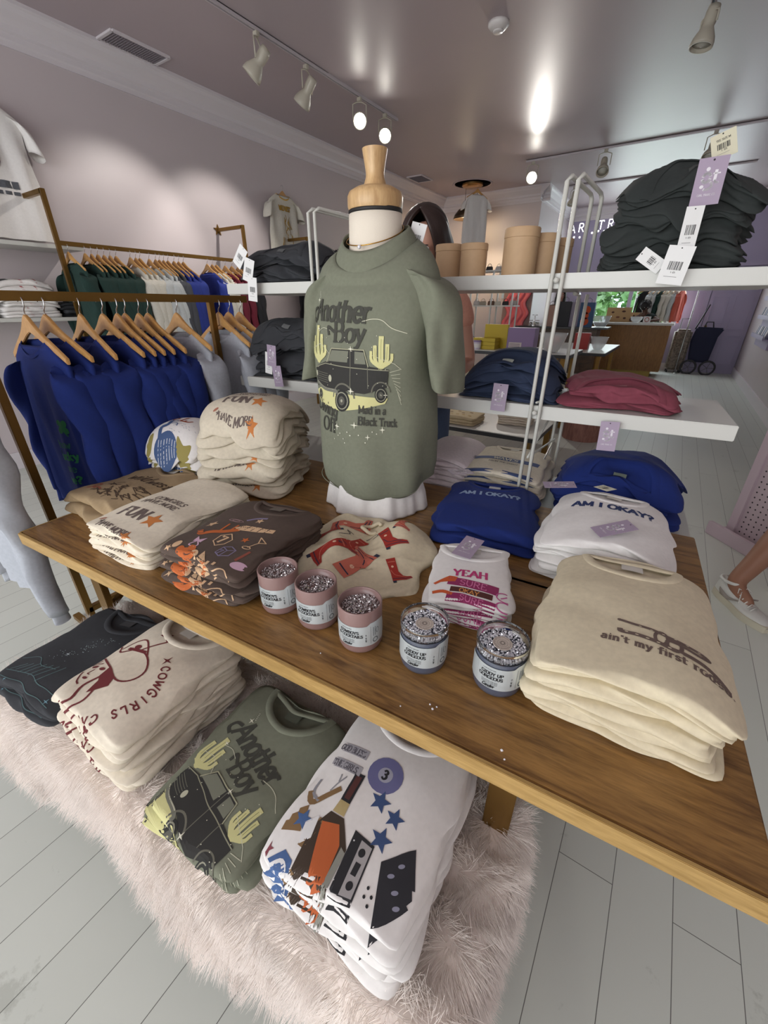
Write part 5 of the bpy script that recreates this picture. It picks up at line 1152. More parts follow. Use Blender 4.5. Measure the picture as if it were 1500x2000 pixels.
def sweater_mesh(seed, L=.66, neck=.115, sh=.24, sl=.60, sp=.03, hem=.245, th=.018, short=False, wide=0):
    """hanging sweatshirt facing -Y, shoulders along X, neck at z = 0"""
    r = np.random.RandomState(seed); wn = Wr(seed+900, f0=8, f1=30, ridge=.5); V = []; F = []
    zs = [0, -.008, -.022, -.040, -.058, -.075, -.12, -.18]+list(np.linspace(-.25, -L, 14)); n = 44; ph = r.rand(4)*6
    for z in zs:
        q = -z
        if q < .075: w = neck+(sh-neck)*(q/.075)**.85; t = .020+.10*q
        else:
            f = (q-.075)/(L-.075); w = sh-.012*math.sin(min(1, f*2)*PI)+(hem-sh)*f; t = th+.010*f
            if q > L-.05: w -= .012*(q-(L-.05))/.05; t -= .006
        fade = min(1, max(0, (q-.05)/.2))
        for k in range(n):
            a = 2*PI*k/n; x = w*math.copysign(abs(math.cos(a))**.75, math.cos(a)); y = t*math.copysign(abs(math.sin(a))**.6, math.sin(a))
            fold = fade*(.012*math.sin(x*26+ph[0]+2*q)+.009*math.sin(x*51+ph[1]-3*q)+.004*math.sin(x*95+ph[3]+5*q))
            dipz = (-.045*(1-(x/neck)**2) if (q < .001 and y < 0 and abs(x) < neck) else 0)
            V.append((x, y+fold, z+dipz))
    for j in range(len(zs)-1):
        for k in range(n): F.append((j*n+k, (j+1)*n+k, (j+1)*n+(k+1) % n, j*n+(k+1) % n))
    def front(X, Z):
        X = np.asarray(X, float); q = -np.asarray(Z, float); f = np.clip((q-.075)/(L-.075), 0, 1)
        w = np.where(q < .075, neck+(sh-neck)*(np.clip(q, 0, 1)/.075)**.85, sh-.012*np.sin(np.minimum(1, f*2)*PI)+(hem-sh)*f); t = np.where(q < .075, .020+.10*q, th+.010*f)
        c = np.clip(np.abs(X)/w, 0, .999)**(1/.75); fade = np.clip((q-.05)/.2, 0, 1)
        return -t*(1-c*c)**.3+fade*(.012*np.sin(X*26+ph[0]+2*q)+.009*np.sin(X*51+ph[1]-3*q)+.004*np.sin(X*95+ph[3]+5*q))
    body = (V, F, front)
    sleeves = []
    for s in (1, -1):
        V = []; F = []; n2 = 18
        if short: path = [(sh-.05, -.075, .060), (sh, -.10, .075), (sh+.03, -.16, .085), (sh+.045, -.24, .085)]
        else: path = [(sh-.05, -.085, .060), (sh-.005, -.11, .085), (sh+.012, -.18, .085), (sh+.02+sp*.3, -.30, .07), (sh+.022+sp*.7, -.44, .062), (sh+.024+sp, -.56, .056), (sh+.024+sp, -sl-.03, .046), (sh+.022+sp, -sl-.045, .034), (sh+.022+sp, -sl-.095, .036)]
        for (x, z, rr) in catmull(path, 4):
            for k in range(n2):
                a = 2*PI*k/n2; q = 1+.12*math.sin(3*a+z*30+ph[2])
                V.append((s*(x+.42*rr*math.cos(a)*q), rr*math.sin(a)*q*.75+.006*math.sin(z*22+ph[3]), z-.25*rr*math.cos(a)))
        m_ = len(V)//n2
        for j in range(m_-1):
            for k in range(n2):
                f = (j*n2+k, j*n2+(k+1) % n2, (j+1)*n2+(k+1) % n2, (j+1)*n2+k); F.append(f if s < 0 else f[::-1])
        F.append(tuple(range((m_-1)*n2, m_*n2))); sleeves.append((V, F))
    nb_ = []; N2 = 40
    for rr, zz_ in ((neck+.004, -.006), (neck+.002, .004), (neck-.004, .006), (neck-.008, .0)):
        for k in range(N2):
            a = 2*PI*k/N2; y = .026*math.sin(a); x = rr*math.cos(a); nb_.append((x, y*(1 if y > 0 else 1.15), zz_-(.047*(1-(x/rr)**2) if math.sin(a) < 0 else -.004*(1-(x/rr)**2))))
    NF = [(j*N2+k, (j+1)*N2+k, (j+1)*N2+(k+1) % N2, j*N2+(k+1) % N2) for j in range(3) for k in range(N2)]
    return body, sleeves, (nb_, NF)
VAR = {}; RX = -1.97
def garment(name, x, y, z, m, lab, group, seed=1, rz=0, cat='sweatshirt', art=None, **kw):
    key = (seed % 4, tuple(sorted(kw.items())))
    if key not in VAR: VAR[key] = sweater_mesh(seed % 4+1, **kw)
    body, sl, nb = VAR[key]
    t = thing(name, lab, cat, (x, y, z), rz, group)
    if abs(x-RX) < .01: t.scale = (.88, 1, 1)
    b = mk('body', body[0], body[1], m, t)
    for V, F in sl: mk('sleeve', V, F, m, t)
    mk('neckband', nb[0], nb[1], m, t)
    if art:
        def sf(X, Y, e): return X, body[2](X, Y)-.004-e, Y
        a = art.build('screen_print', sf, INK, t)
    return t
# front rack (rail along Y at x -1.97)
RX = -1.97
r1 = thing('clothes_rack', 'near gold clothes rack holding blue and grey sweatshirts left of the table', 'clothes rack', (RX, 0, 0))
MB().box((0, .82, 1.452), (.030, 1.66, .032)).build('rail', gold, r1, bev=.002)
for y in (.50, 1.43):
    l = MB().box((-.0, y, .72), (.028, .028, 1.436)); l.build('leg', gold, r1, bev=.002)
MB().box((0, .96, .16), (.028, .93, .028)).build('lower_bar', gold, r1, bev=.002)
for y in (.50, 1.43): MB().box((0, y, .014), (.46, .03, .028)).build('foot', gold, r1, bev=.002)
clover = Art(.006)
for k in range(4):
    a_ = PI/4+PI/2*k; clover.ell(.0+.017*math.cos(a_), .0+.017*math.sin(a_), .017, .013, (30, 104, 62), rot=a_)
clover.line([(0, 0), (.006, -.02), (.016, -.035)], .005, (30, 104, 62), smooth=True)
clover.text('how', -.02, -.085, .030, (34, 96, 84), anchor='c', serif=False, wt=.2); clover.text('lucky', -.02, -.135, .034, (34, 120, 76), anchor='c', serif=False, wt=.26)
clover.text('are', -.02, -.185, .030, (34, 96, 84), anchor='c', serif=False, wt=.2); clover.text('we?', -.02, -.235, .032, (34, 120, 76), anchor='c', serif=False, wt=.26)
ys = [.655, .716, .834, .916, .973, 1.005, 1.063, 1.103]
GB, GG = 'blue sweatshirts on the near rack', 'grey sweatshirts on the near rack'
HB = 'wooden hangers on the near rack'
onum = ['first', 'second', 'third', 'fourth', 'fifth', 'sixth', 'seventh', 'eighth', 'ninth', 'tenth', 'eleventh', 'twelfth']
for k, y in enumerate(ys):
    rz = [.02, .10, -.06, .05, 0, .04, -.03, .03][k]
    hanger(RX, y, 1.372, 1.45, f'wooden hanger on the near rack, {onum[k]} of those holding blue sweatshirts', HB, rz)
    garment('sweatshirt', RX, y, 1.300, royal, f'royal blue sweatshirt on the near gold rack, {onum[k]} from the camera', GB, seed=k, rz=rz, art=clover.place(.075, -.30) if k == 0 else None)
for k, y in enumerate((1.239, 1.47, 1.53, 1.60)):
    rz = [.0, -.05, .04, 0][k]
    hanger(RX, y, 1.372, 1.45, f'wooden hanger on the near rack, {onum[k]} of those holding grey sweatshirts', HB, rz)
    garment('sweatshirt', RX, y, 1.300, greyf, f'light grey sweatshirt behind the blue ones on the near rack, {onum[k]} from the blue', GG, seed=k+1, rz=rz)
hanger(RX+.03, .335, 1.372, 1.45, 'wooden hanger nearest the camera on the near rack, just outside the frame', HB, .0)
garment('sweatshirt', RX+.03, .335, 1.300, greyf, 'light grey sweatshirt with a rolled cuff hanging closest at the left edge', 'grey sweatshirt nearest the camera', seed=2, sl=.86, L=.86, sp=-.02, hem=.20)
# wall rack (rail along Y at x -4.59)
k_ = 1.33; RW = -4.59; RZ = CAMH+(1.781-CAMH)*k_
def wall_rack(y0, y1, lab, top):
    t = thing('wall_clothes_rack', lab, 'clothes rack', (RW, 0, 0))
    MB().box((0, (y0+y1)/2, RZ), (.03, y1-y0, .034)).build('rail', gold, t, bev=.002)
    for y in (y0, y1):
        MB().box((0, y, top/2), (.034, .034, top)).box(((XL-RW)/2, y, top-.017), (RW-XL, .034, .034)).build('upright', gold, t, bev=.002)
        s = MB(); s.prism([(.062*(1 if q % 2 == 0 else .45)*math.cos(PI/2+PI*q/5), .062*(1 if q % 2 == 0 else .45)*math.sin(PI/2+PI*q/5)) for q in range(10)], 'x', 0, .012)
        o = s.build('star_bracket', gold, t, bev=.001); o.location = (XL-RW+.002, y, top-.017)
    return t
TOPZ = CAMH+(2.06-CAMH)*k_
wall_rack(1.455*k_, 2.97*k_, 'gold wall clothes rack with star brackets, holding green, white and blue sweatshirts', TOPZ)
wall_rack(3.80*k_, 5.2*k_, 'further gold wall clothes rack partly hidden by the dress form', TOPZ)
green = fabric('forest_green_fleece', (26, 52, 46)); bluew = fabric('cobalt_fleece', (36, 52, 132)); dgrey = fabric('dark_grey_fleece', (72, 74, 80)); cremew = fabric('winter_white_fleece', (206, 202, 190)); lg = fabric('pale_grey_fleece', (188, 192, 192)); mar2 = fabric('burgundy_fleece', (110, 30, 48)); blk = fabric('black_fleece', (34, 34, 38))
wy = [(1.50, 'g'), (1.60, 'g'), (1.64, 'g'), (1.68, 'g'), (1.72, 'g'), (1.76, 'g'), (1.80, 'g'), (1.90, 'w'), (1.94, 'w'), (1.97, 'w'), (2.04, 'l'), (2.09, 'l'), (2.12, 'l'), (2.155, 'd'), (2.19, 'd'), (2.24, 'b'), (2.28, 'b'), (2.32, 'b'), (2.54, 'b'), (2.59, 'w'), (2.63, 'w'), (2.72, 'm'), (2.79, 'm'), (2.86, 'k'), (2.92, 'k')]
nm = {'g': ('dark green', green), 'w': ('winter white', cremew), 'l': ('pale grey', lg), 'd': ('dark grey', dgrey), 'b': ('cobalt blue', bluew), 'm': ('burgundy', mar2), 'k': ('black', blk)}
cnt = {}
for k, (y, c) in enumerate(wy):
    cnt[c] = cnt.get(c, 0)+1; rz = .05*math.sin(k*2.3)
    hanger(RW, y*k_, RZ-.080, RZ, f'wooden hanger on the wall rack holding the {nm[c][0]} sweatshirt number {onum[cnt[c]-1]} from the left', 'wooden hangers on the wall rack', rz)
    garment('sweatshirt', RW, y*k_, RZ-.150, nm[c][1], f'{nm[c][0]} sweatshirt on the wall rack, {onum[cnt[c]-1]} of that colour from the left', f'{nm[c][0]} sweatshirts on the wall rack', seed=k, rz=rz)
for k, y in enumerate((5.15, 5.22, 5.30, 5.38, 5.5, 5.6, 5.7)):
    garment('sweatshirt', RW, y, RZ-.150, (blk, brownf, mar2)[k % 3], f'{("black", "brown", "burgundy")[k % 3]} sweatshirt on the further wall rack, {onum[k]} from the left', 'sweatshirts on the further wall rack', seed=k)
    hanger(RW, y, RZ-.080, RZ, f'wooden hanger on the further wall rack, {onum[k]} from the left', 'wooden hangers on the further wall rack')
# white wall shelves with folded printed shirts
ws = lambda y0, y1, z, lab: tag(MB().box((XL+.20, (y0+y1)/2, z-.015), (.40, y1-y0, .03)).build('wall_shelf', wh, None, bev=.002), lab, 'shelf', 'white shelves on the left wall')
zs1 = CAMH+(1.775-CAMH)*k_; zs2 = CAMH+(1.352-CAMH)*k_
ws(.6, 1.62*k_, zs1, 'upper white wall shelf under the white display t-shirt'); ws(.6, 1.62*k_, zs2, 'lower white wall shelf loaded with folded printed shirts'); ws(3.75*k_, 5.2*k_, zs1-.02, 'white wall shelf beyond the gold star rack')
def art_redmark():
    a = Art(.012); r = (176, 52, 62); a.line([(-.02, .2), (-.02, -.02)], .018, r); a.line([(.08, .16), (.08, -.02)], .012, r); a.ring(.0, .14, .05, .04, .010, r); a.rect(-.15, .05, -.08, .2, (60, 60, 62)); return a
ARM = art_redmark()
_, p1_ = stack('folded_shirt', 'white t-shirt with red and black print', 'on the lower wall shelf', (XL+.20, 1.63, zs2), PI/2+.05, .42, .34, 9, .034, white, art=lambda j: ARM, seed=41, amp=.008, jit=.02, k=2, droop=.18, group='red printed white shirts on the wall shelf', neck=None)
_, p2_ = stack('folded_shirt', 'pale blue-edged t-shirt', 'on the lower wall shelf', (XL+.20, 1.17, zs2), PI/2, .36, .34, 5, .030, fabric('pale_blue_cotton', (200, 204, 220)), seed=42, amp=.006, jit=.02, k=2, droop=.12, group='pale shirts on the wall shelf', neck=None)
_, p3_ = stack('folded_shirt', 'black patterned t-shirt', 'at the right of the lower wall shelf', (XL+.18, 1.98, zs2), PI/2, .24, .32, 4, .034, charc, seed=43, amp=.006, jit=.02, k=2, droop=.12, group='black shirts on the wall shelf', neck=None)
# display tees on the wall
def wall_tee(y, z, m, lab, art, sc=1.0, trim=None):
    t = garment('display_tshirt', XL+.10, y, z, m, lab, None, seed=7, rz=PI/2, cat='t-shirt', art=art, short=True, L=.72, sh=.24, hem=.27, th=.012)
    t.scale = (sc, sc, sc)
    if trim:
        for c in t.children:
            if c.name.startswith('neckband'): c.data.materials[0] = trim; c['label'] = 'mustard yellow neckband'
    return t
a1 = Art(.012); a1.ell(-.02, -.28, .085, .085, (60, 34, 48)); a1.lay = 1; a1.ell(.0, -.26, .03, .04, (120, 70, 60)); a1.ell(.02, -.33, .02, .012, (200, 150, 60)); a1.lay = 0
a1.rect(-.10, -.44, .12, -.40, (90, 92, 98)); 
for k in range(5): a1.rect(-.10+.045*k, -.475, -.065+.045*k, -.455, (90, 92, 98))
mustard = fabric('mustard_rib', (196, 150, 56))
wall_tee(1.76, CAMH+(2.50-CAMH)*k_, white, 'white t-shirt with dark round print displayed high at the left edge', a1, 1.28)
a2 = Art(.012); go_ = (176, 138, 52)
a2.text('WILD WEST', 0, -.16, .05, go_, anchor='c', wt=.26, sx=.6)
R = random.Random(2)
for k in range(16): x0, y0 = R.uniform(-.09, .09), R.uniform(-.45, -.2); a2.line([(x0, y0), (x0+R.uniform(-.04, .04), y0-.04), (x0+R.uniform(-.04, .04), y0-.09)], .008, go_, smooth=True)
wt2 = wall_tee(3.775*k_, CAMH+(2.43-CAMH)*k_, cremew, 'off-white ringer t-shirt with mustard collar hung on the wall above the racks', a2, 1.1, mustard)
hh = hanger(XL+.10, 3.775*k_, CAMH+(2.43-CAMH)*k_+.03, 0, 'wooden hanger holding the mustard-collared ringer tee on the wall', None, PI/2)
cp_ = thing('cap', 'beige cap resting on the white wall shelf beyond the star rack', 'cap', (XL+.24, 5.25, zs1-.02))
MB().sphere((0, 0, .0), .1, 20, 10, (1, 1, 1.1)).build('crown', fabric('beige_twill', (196, 184, 150)), cp_, smooth=True)
bm = bmesh.new(); bm.from_mesh(cp_.children[0].data); bmesh.ops.bisect_plane(bm, geom=bm.verts[:]+bm.edges[:]+bm.faces[:], plane_co=(0, 0, 0), plane_no=(0, 0, -1), clear_outer=True); bm.to_mesh(cp_.children[0].data); bm.free()
MB().lathe([(.06, .004), (.155, .0), (.155, .004), (.06, .010)], n=24, sx=.8).build('brim', fabric('beige_twill', (196, 184, 150)), cp_, smooth=True)
# ------------------------------------------------------------ back of the shop
def M_(n, c, r=.5, **k): return mat(n, c, r, **k)
slat = wood('slatted_wood', (120, 82, 40), (176, 128, 70), (9, 9, 1), .5, 6)
ct = thing('sales_counter', 'wooden slatted sales counter with white top near the back window', 'counter', (-.15, 11.2, 0))
MB().box((-1.25, .35, .585), (2.5, .70, .93)).build('body', slat, ct)
sl = MB()
for k in range(84): sl.box((-2.49+k*.0298, -.006, .585), (.017, .014, .93))
for k in range(22): sl.box((.006, .02+k*.0315, .585), (.014, .017, .93))
sl.build('slats', slat, ct); MB().box((-1.3, .37, .06), (2.3, .6, .12)).build('plinth', M_('gold_plinth', (160, 138, 70), .4, metal=.5), ct)
MB().box((-1.24, .34, 1.07), (2.6, .78, .04)).build('countertop', wh, ct, bev=.004)
blackedge = M_('black_edge', (34, 34, 38), .4)
def dtable(x0, x1, y0, y1, z, lab, leg=True, th=.035, back=None):
    t = thing('display_table', lab, 'table', ((x0+x1)/2, (y0+y1)/2, 0)); w, d = x1-x0, y1-y0
    MB().box((0, 0, z-.004), (w, d, .008)).build('top_sheet', wh, t, bev=.002); MB().box((0, 0, z-.008-th/2), (w, d, th)).build('top_core', blackedge, t, bev=.003)
    for a in (-1, 1):
        for b_ in (-1, 1): MB().box((a*(w/2-.08), b_*(d/2-.08), (z-.04)/2), (.05, .05, z-.04)).build('leg', gold, t)
    return t
dtable(-3.05, -1.20, 9.75, 10.45, 1.05, 'black-edged high display table holding paper bags and a clear bowl') if False else None
bt = thing('display_table', 'dark high display table holding paper bags, jewellery and a clear bowl', 'table', (-2.0, 9.65, 0))
MB().box((0, 0, 1.035), (1.75, .62, .03)).build('tabletop', blackedge, bt, bev=.004); MB().box((-.05, .05, .51), (1.5, .45, 1.02)).build('cabinet', wood('walnut_cabinet', (62, 44, 30), (92, 66, 44), (2, 9, 9)), bt)
dtable(-2.35, -.90, 5.02, 5.75, .95, 'white display table carrying yellow and lilac boxes')
dtable(-1.75, -.74, 6.55, 8.2, .85, 'white tiered display table with a red box and clear bowl')
dtable(-1.6, -.60, 5.85, 6.45, .58, 'low white table with clipped corner beside the round pink stool')
dtable(-2.3, -.75, 3.4, 4.3, .45, 'low wooden display table behind the rack carrying folded shirts')
def bx(name, c, d, m, lab, cat, rz=0, art=None, group=None, bev=.003):
    o = MB().box((0, 0, d[2]/2), d).build(name, m, None, bev=bev, loc=c, rz=rz); tag(o, lab, cat, group)
    if art:
        ar = art; ar.build('printing', lambda x, y, e: (x, np.full_like(x, -d[1]/2)-e, y), INK, o)
    return o
yel = M_('yellow_card', (196, 172, 40), .55); lil = M_('lilac_card', (140, 118, 158), .55); redc = M_('red_card', (168, 48, 44), .5); tanc = M_('tan_card', (186, 150, 104), .6)
bx('gift_box', (-1.86, 5.36, .95), (.29, .05, .27), yel, 'upright yellow box at the back of the white display table', 'box')
for k in range(3): bx('gift_box', (-1.93, 5.22, .95+.042*k), (.28, .17, .040), yel, f'flat yellow box, {("lowest", "middle", "top")[k]} of three stacked on the white display table', 'box', group='stacked flat yellow boxes')
j = thing('candle_jar', 'small lilac candle jar in front of the yellow boxes', 'candle', (-2.0, 5.10, .95)); MB().lathe([(0, 0), (.05, 0), (.05, .085), (0, .085)], n=24).build('jar', M_('frosted_lilac', (200, 190, 205), .3), j, smooth='auto'); MB().lathe([(.051, .083), (.051, .1), (0, .1)], n=24).build('lid', lil, j, smooth='auto'); MB().lathe([(.0505, .02), (.0505, .065)], n=24).build('label', M_('paper', (225, 222, 220), .6), j)
la = Art(.02); la.rect(-.13, .02, .02, .09, (216, 206, 200)); la.lay = 1
for k in range(4): la.line([(-.12, .03+.014*k), (.0, .03+.014*k)], .004, (110, 80, 120))
la.lay = 0; la.text('GLOW KIT', .0, .14, .03, (214, 200, 222), anchor='c', serif=False, wt=.14, sx=.8) if False else None
bx('gift_box', (-1.50, 5.25, .95), (.31, .18, .245), lil, 'lilac gift box right of the yellow boxes', 'box', art=la)
def bowl(x, y, z, r, h, lab, fill=None, tilt=0):
    t = thing('glass_bowl', lab, 'bowl', (x, y, z)); MB().lathe([(0, .002), (r*.5, .002), (r*.85, h*.5), (r, h), (r-.006, h), (r*.83, h*.5+.006), (r*.48, .01), (0, .01)], n=32).build('glass', mat('clear_plastic', (235, 240, 240), .08, alpha=.35), t, smooth=True)
    if fill:
        rr = random.Random(3)
        for k in range(7): o = MB().sphere((0, 0, 0), r*.28, 10, 6, (1, .8, .7)).build('scented_pouch', fill, None, smooth=True, loc=(x+rr.uniform(-.35, .35)*r, y+rr.uniform(-.35, .35)*r, z+.025+r*.2+.03*k*.5)); tag(o, 'pink wrapped sachet inside the clear bowl on the white table', 'sachet', 'pink sachets in the bowl')
    return t
bowl(-1.15, 5.2, .951, .15, .20, 'clear bowl filled with pink sachets at the right of the white display table', M_('pink_sachet', (206, 140, 136), .6))
bowl(-.92, 7.1, .851, .12, .17, 'clear bowl beside the red box'); bowl(-1.29, 9.62, 1.051, .17, .20, 'large clear bowl at the right end of the dark high table'); bowl(-.83, 11.45, 1.09, .13, .12, 'small clear bowl on the sales counter')
bx('gift_box', (-1.14, 7.05, .85), (.2, .14, .22), redc, 'red box standing on the tiered white table', 'box')
st = thing('round_stool', 'round pinkish-brown wooden stump stool behind the shelf rack', 'stool', (-.98, 4.85, 0)) if False else None
st = thing('round_stool', 'round pinkish-brown stump stool seen behind the maroon sweatshirts', 'stool', (-.66, 5.35, 0))
pw = wood('pink_stump', (120, 78, 70), (176, 128, 112), (6, 6, 1), .6); MB().lathe([(0, 0), (.22, 0), (.225, .3), (.22, .66), (0, .66)], n=36).build('trunk', pw, st, smooth='auto'); MB().lathe([(.22, .655), (.222, .67), (.15, .675), (.14, .655), (0, .652)], n=36).build('seat_rim', pw, st, smooth='auto')
for x, y, w, h, c, lab in ((-2.23, 9.55, .23, .38, (170, 136, 124), 'dusty pink paper bag on the dark high table'), (-1.99, 9.6, .24, .45, (38, 40, 46), 'black paper bag on the dark high table'), (-1.78, 9.65, .22, .44, (150, 142, 160), 'lilac paper bag on the dark high table'), (-1.56, 9.55, .26, .43, (50, 84, 124), 'blue paper bag with orange blob lettering on the dark high table')):
    ar = None
    if c[2] == 124 and c[0] == 50:
        ar = Art(.02); ar.ell(.0, .30, .07, .07, (206, 84, 44)); ar.ell(.0, .20, .05, .06, (206, 84, 44)); ar.ell(-.01, .10, .075, .07, (206, 84, 44)); ar.lay = 1; ar.text('3', -.01, .07, .06, (240, 200, 180), anchor='c', serif=False)
    b_ = bx('paper_bag', (x, y, 1.05), (w, .12, h), M_('bag_%d' % c[0], c, .6), lab, 'bag', art=ar)
    MB().tube([(-w*.2, 0, h), (-w*.2, 0, h+.05), (0, 0, h+.08), (w*.2, 0, h+.05), (w*.2, 0, h)], .004, 6).build('handle', blackedge, b_, smooth=True)
jw = thing('jewellery_stand', 'silver tiered jewellery stand at the left of the dark high table', 'jewellery stand', (-2.55, 9.6, 1.05))
MB().lathe([(0, 0), (.14, 0), (.14, .012), (.012, .016), (.012, .10), (.10, .10), (.10, .11), (.010, .112), (.010, .20), (.055, .2), (.055, .21), (0, .212)], n=28).build('tiers', chrome, jw, smooth='auto')
for k in range(5): o = MB().sphere((0, 0, 0), .028, 12, 8).build('bauble', chrome if k % 2 else wh, None, smooth=True, loc=(-2.55+.08*math.cos(k*1.3), 9.6+.08*math.sin(k*1.3), 1.05+.016+.028)); tag(o, 'small shiny bauble on the jewellery stand', 'bauble', 'baubles on the jewellery stand')
for k, (x, w, h) in enumerate(((-1.24, .50, .30), (-.88, .22, .20))): bx('display_board', (x, 11.75, 1.09), (w, .03, h), tanc, ('large tan card board of pins on the sales counter', 'small tan card board of pins on the sales counter')[k], 'display board', art=[Art(.03).ell(-.12, .2, .03, .02, (90, 60, 50)).ell(.1, .22, .04, .02, (90, 60, 50)).ell(0, .1, .04, .02, (140, 90, 70)).ell(.14, .08, .03, .02, (90, 60, 50)), Art(.03).ell(-.04, .12, .02, .03, (90, 60, 50)).ell(.04, .1, .02, .03, (80, 60, 50))][k])
bx('counter_sign', (-.62, 11.32, 1.09), (.14, .02, .13), M_('paper', (225, 222, 220), .6), 'small white sign with a red face drawing on the counter', 'sign', art=Art(.02).ring(0, .065, .04, .04, .012, (190, 90, 80)))
# garment rail at the back window
gr = thing('garment_rail', 'garment rail of pale tops in front of the back window', 'clothes rack', (-.38, 12.3, 0))
MB().tube([(-.62, 0, .02), (-.62, 0, 1.88), (.55, 0, 1.88), (.55, 0, .02)], .016, 8).build('frame', chrome, gr, smooth=True)
MB().box((-.62, 0, .02), (.04, .5, .03)).box((.55, 0, .02), (.04, .5, .03)).build('foot', chrome, gr)
cols = [(blk, 'black'), (lg, 'pale grey'), (lg, 'pale grey'), (green, 'dark green'), (cremew, 'cream'), (cremew, 'cream'), (lg, 'pale grey'), (fabric('coral_cotton', (196, 96, 80)), 'coral')]
for k, (m_, nm_) in enumerate(cols):
    x = -.82+.095*k
    hanger(x+.03, 12.3, 1.80, 1.88, f'hanger on the back garment rail, {onum[k]} from the left', 'hangers on the back garment rail', PI/2-.35 if k else .3)
    garment('top', x+.03, 12.3, 1.73, m_, f'{nm_} top on the back garment rail, {onum[k]} from the left', 'tops on the back garment rail', seed=k, rz=PI/2-.35 if k else .3, cat='top').scale = (.72, .9, .95)
# rolling bags by the lavender door
sc_ = thing('suitcase', 'tall grey-brown patterned suitcase beside the counter end', 'suitcase', (.12, 12.45, 0), .15)
MB().box((0, 0, .50), (.34, .26, .88)).build('shell', mat('patterned_fabric', (120, 110, 100), .8, noise=.55, nscale=26), sc_, bev=.05, seg=3)
MB().tube([(-.08, .1, .94), (-.08, .1, 1.16), (.08, .1, 1.16), (.08, .1, .94)], .010, 8).build('handle', blackedge, sc_, smooth=True)
for x in (-.13, .13):
    for y in (-.09, .09): MB().lathe([(0, -.012), (.03, -.012), (.03, .012), (0, .012)], n=14).build('wheel', blackedge, sc_, loc=(x, y, .03)).rotation_euler = (0, PI/2, 0)
pr_ = thing('folded_stroller', 'folded navy stroller with two big wheels beside the lavender door', 'stroller', (.56, 12.4, 0))
nv = fabric('navy_canvas', (34, 38, 62)); sh_ = MB().prism([(-.20, .26), (.18, .26), (.22, .80), (.30, .98), (-.22, 1.0), (-.26, .70)], 'y', -.10, .10); sh_.build('canopy_body', nv, pr_, bev=.03)
for x in (-.16, .20):
    MB().tube([(x+.145*math.cos(t), -.12, .15+.145*math.sin(t)) for t in [2*PI*k/28 for k in range(29)]], .020, 8, cap=False).build('wheel', blackedge, pr_, smooth=True)
    s_ = MB()
    for q in range(5): s_.tube([(x, -.12, .15), (x+.14*math.cos(q*1.257), -.12, .15+.14*math.sin(q*1.257))], .006, 6)
    s_.build('spokes', M_('grey_metal', (90, 90, 94), .4), pr_)
MB().tube([(-.10, 0, .9), (-.06, 0, 1.1), (.06, 0, 1.1), (.1, 0, .95)], .012, 8).build('handle', blackedge, pr_, smooth=True); MB().tube([(-.24, .02, .95), (-.10, .03, 1.45)], .014, 8).build('push_bar', blackedge, pr_, smooth=True)
# neon-style letters in the window
sg = thing('letter_sign', 'white hanging letters reading CAR TR in front of the back window', 'sign', (0, 12.45, 0))
lm = mat('white_letter', (245, 245, 250), .4, emit=(250, 250, 255), es=1.6)
for ch, x, z in (('C', -2.94, 3.07), ('A', -2.73, 3.08), ('R', -2.53, 3.09), ('T', -2.10, 3.11), ('R', -1.90, 3.12), ('E', -1.66, 3.13)):
    if ch in 'E': continue
    tb_ = MB(); h_ = .17
    for q in G[ch][1].split('|'):
        sm_ = q[0] == '~'; P = [tuple(float(v) for v in p.split()) for p in q.lstrip('~').split(',')]
        if sm_: P = [tuple(p) for p in catmull(P, 4)]
        tb_.tube([((p[0]-.4)*h_, 0, (p[1]-.5)*h_) for p in P], .011, 6)
    tb_.build('letter_'+ch.lower(), lm, sg, smooth=True).location = (x, 0, z)
MB().tube([(-3.0, .01, 3.30), (-1.8, .01, 3.36)], .004, 6).build('hanging_wire', wh, sg)
for k in range(7): o = MB().sphere((0, 0, 0), .022, 8, 6).build('bulb', lm, sg, smooth=True); o.location = (-2.80+.13*k, .02, 2.95-.05*math.sin(k*.9))
# pendant lamps and hanging tee
pl = thing('pendant_lamp', 'brass pendant with round ceiling plate and dark dome shades', 'pendant lamp', (-4.0, 9.2, HC))
MB().lathe([(0, 0), (.20, 0), (.20, -.03), (.17, -.055), (0, -.055)], n=36).build('ceiling_plate', mat('satin_brass', (170, 130, 80), .3, metal=.8), pl, smooth='auto')
MB().lathe([(.34, -.0), (.36, -.012), (.38, -.0)], n=48).build('ceiling_ring', ceil_m, pl, smooth=True)
warm = mat('warm_bulb', (255, 220, 120), .3, emit=(255, 214, 120), es=9)
for dx, dy, z in ((-.13, 0, -.47), (.08, .08, -1.05)):
    MB().tube([(dx, dy, -.05), (dx, dy, z+.10)], .004, 6).build('cord', blackedge, pl)
    MB().lathe([(.02, z+.12), (.05, z+.115), (.12, z+.075), (.19, z-.01), (.215, z-.08), (.205, z-.08), (.18, z-.01), (.11, z+.065), (0, z+.10)], c=(dx, dy, 0), n=36).build('shade', mat('dark_bronze', (70, 56, 44), .35, metal=.5), pl, smooth=True)
    MB().sphere((dx, dy, z+.0), .05, 14, 10).build('bulb', warm, pl, smooth=True)
    l = bpy.data.lights.new('pendant_light', 'POINT'); l.energy = 14; l.color = (1, .78, .5); l.shadow_soft_size = .05; lo = bpy.data.objects.new('pendant_light', l); COL.objects.link(lo); lo.location = (-4.0+dx, 9.2+dy, HC+z-.12)
garment('display_tshirt', -3.80, 9.0, 3.30, white, 'white t-shirt hanging high beside the pendant lamp', None, seed=3, rz=.9, cat='t-shirt', short=True, L=.78, sh=.24, hem=.27, th=.03)
hanger(-3.80, 9.0, 3.37, HC, 'hanger holding the high white t-shirt by the pendant', None, .9)
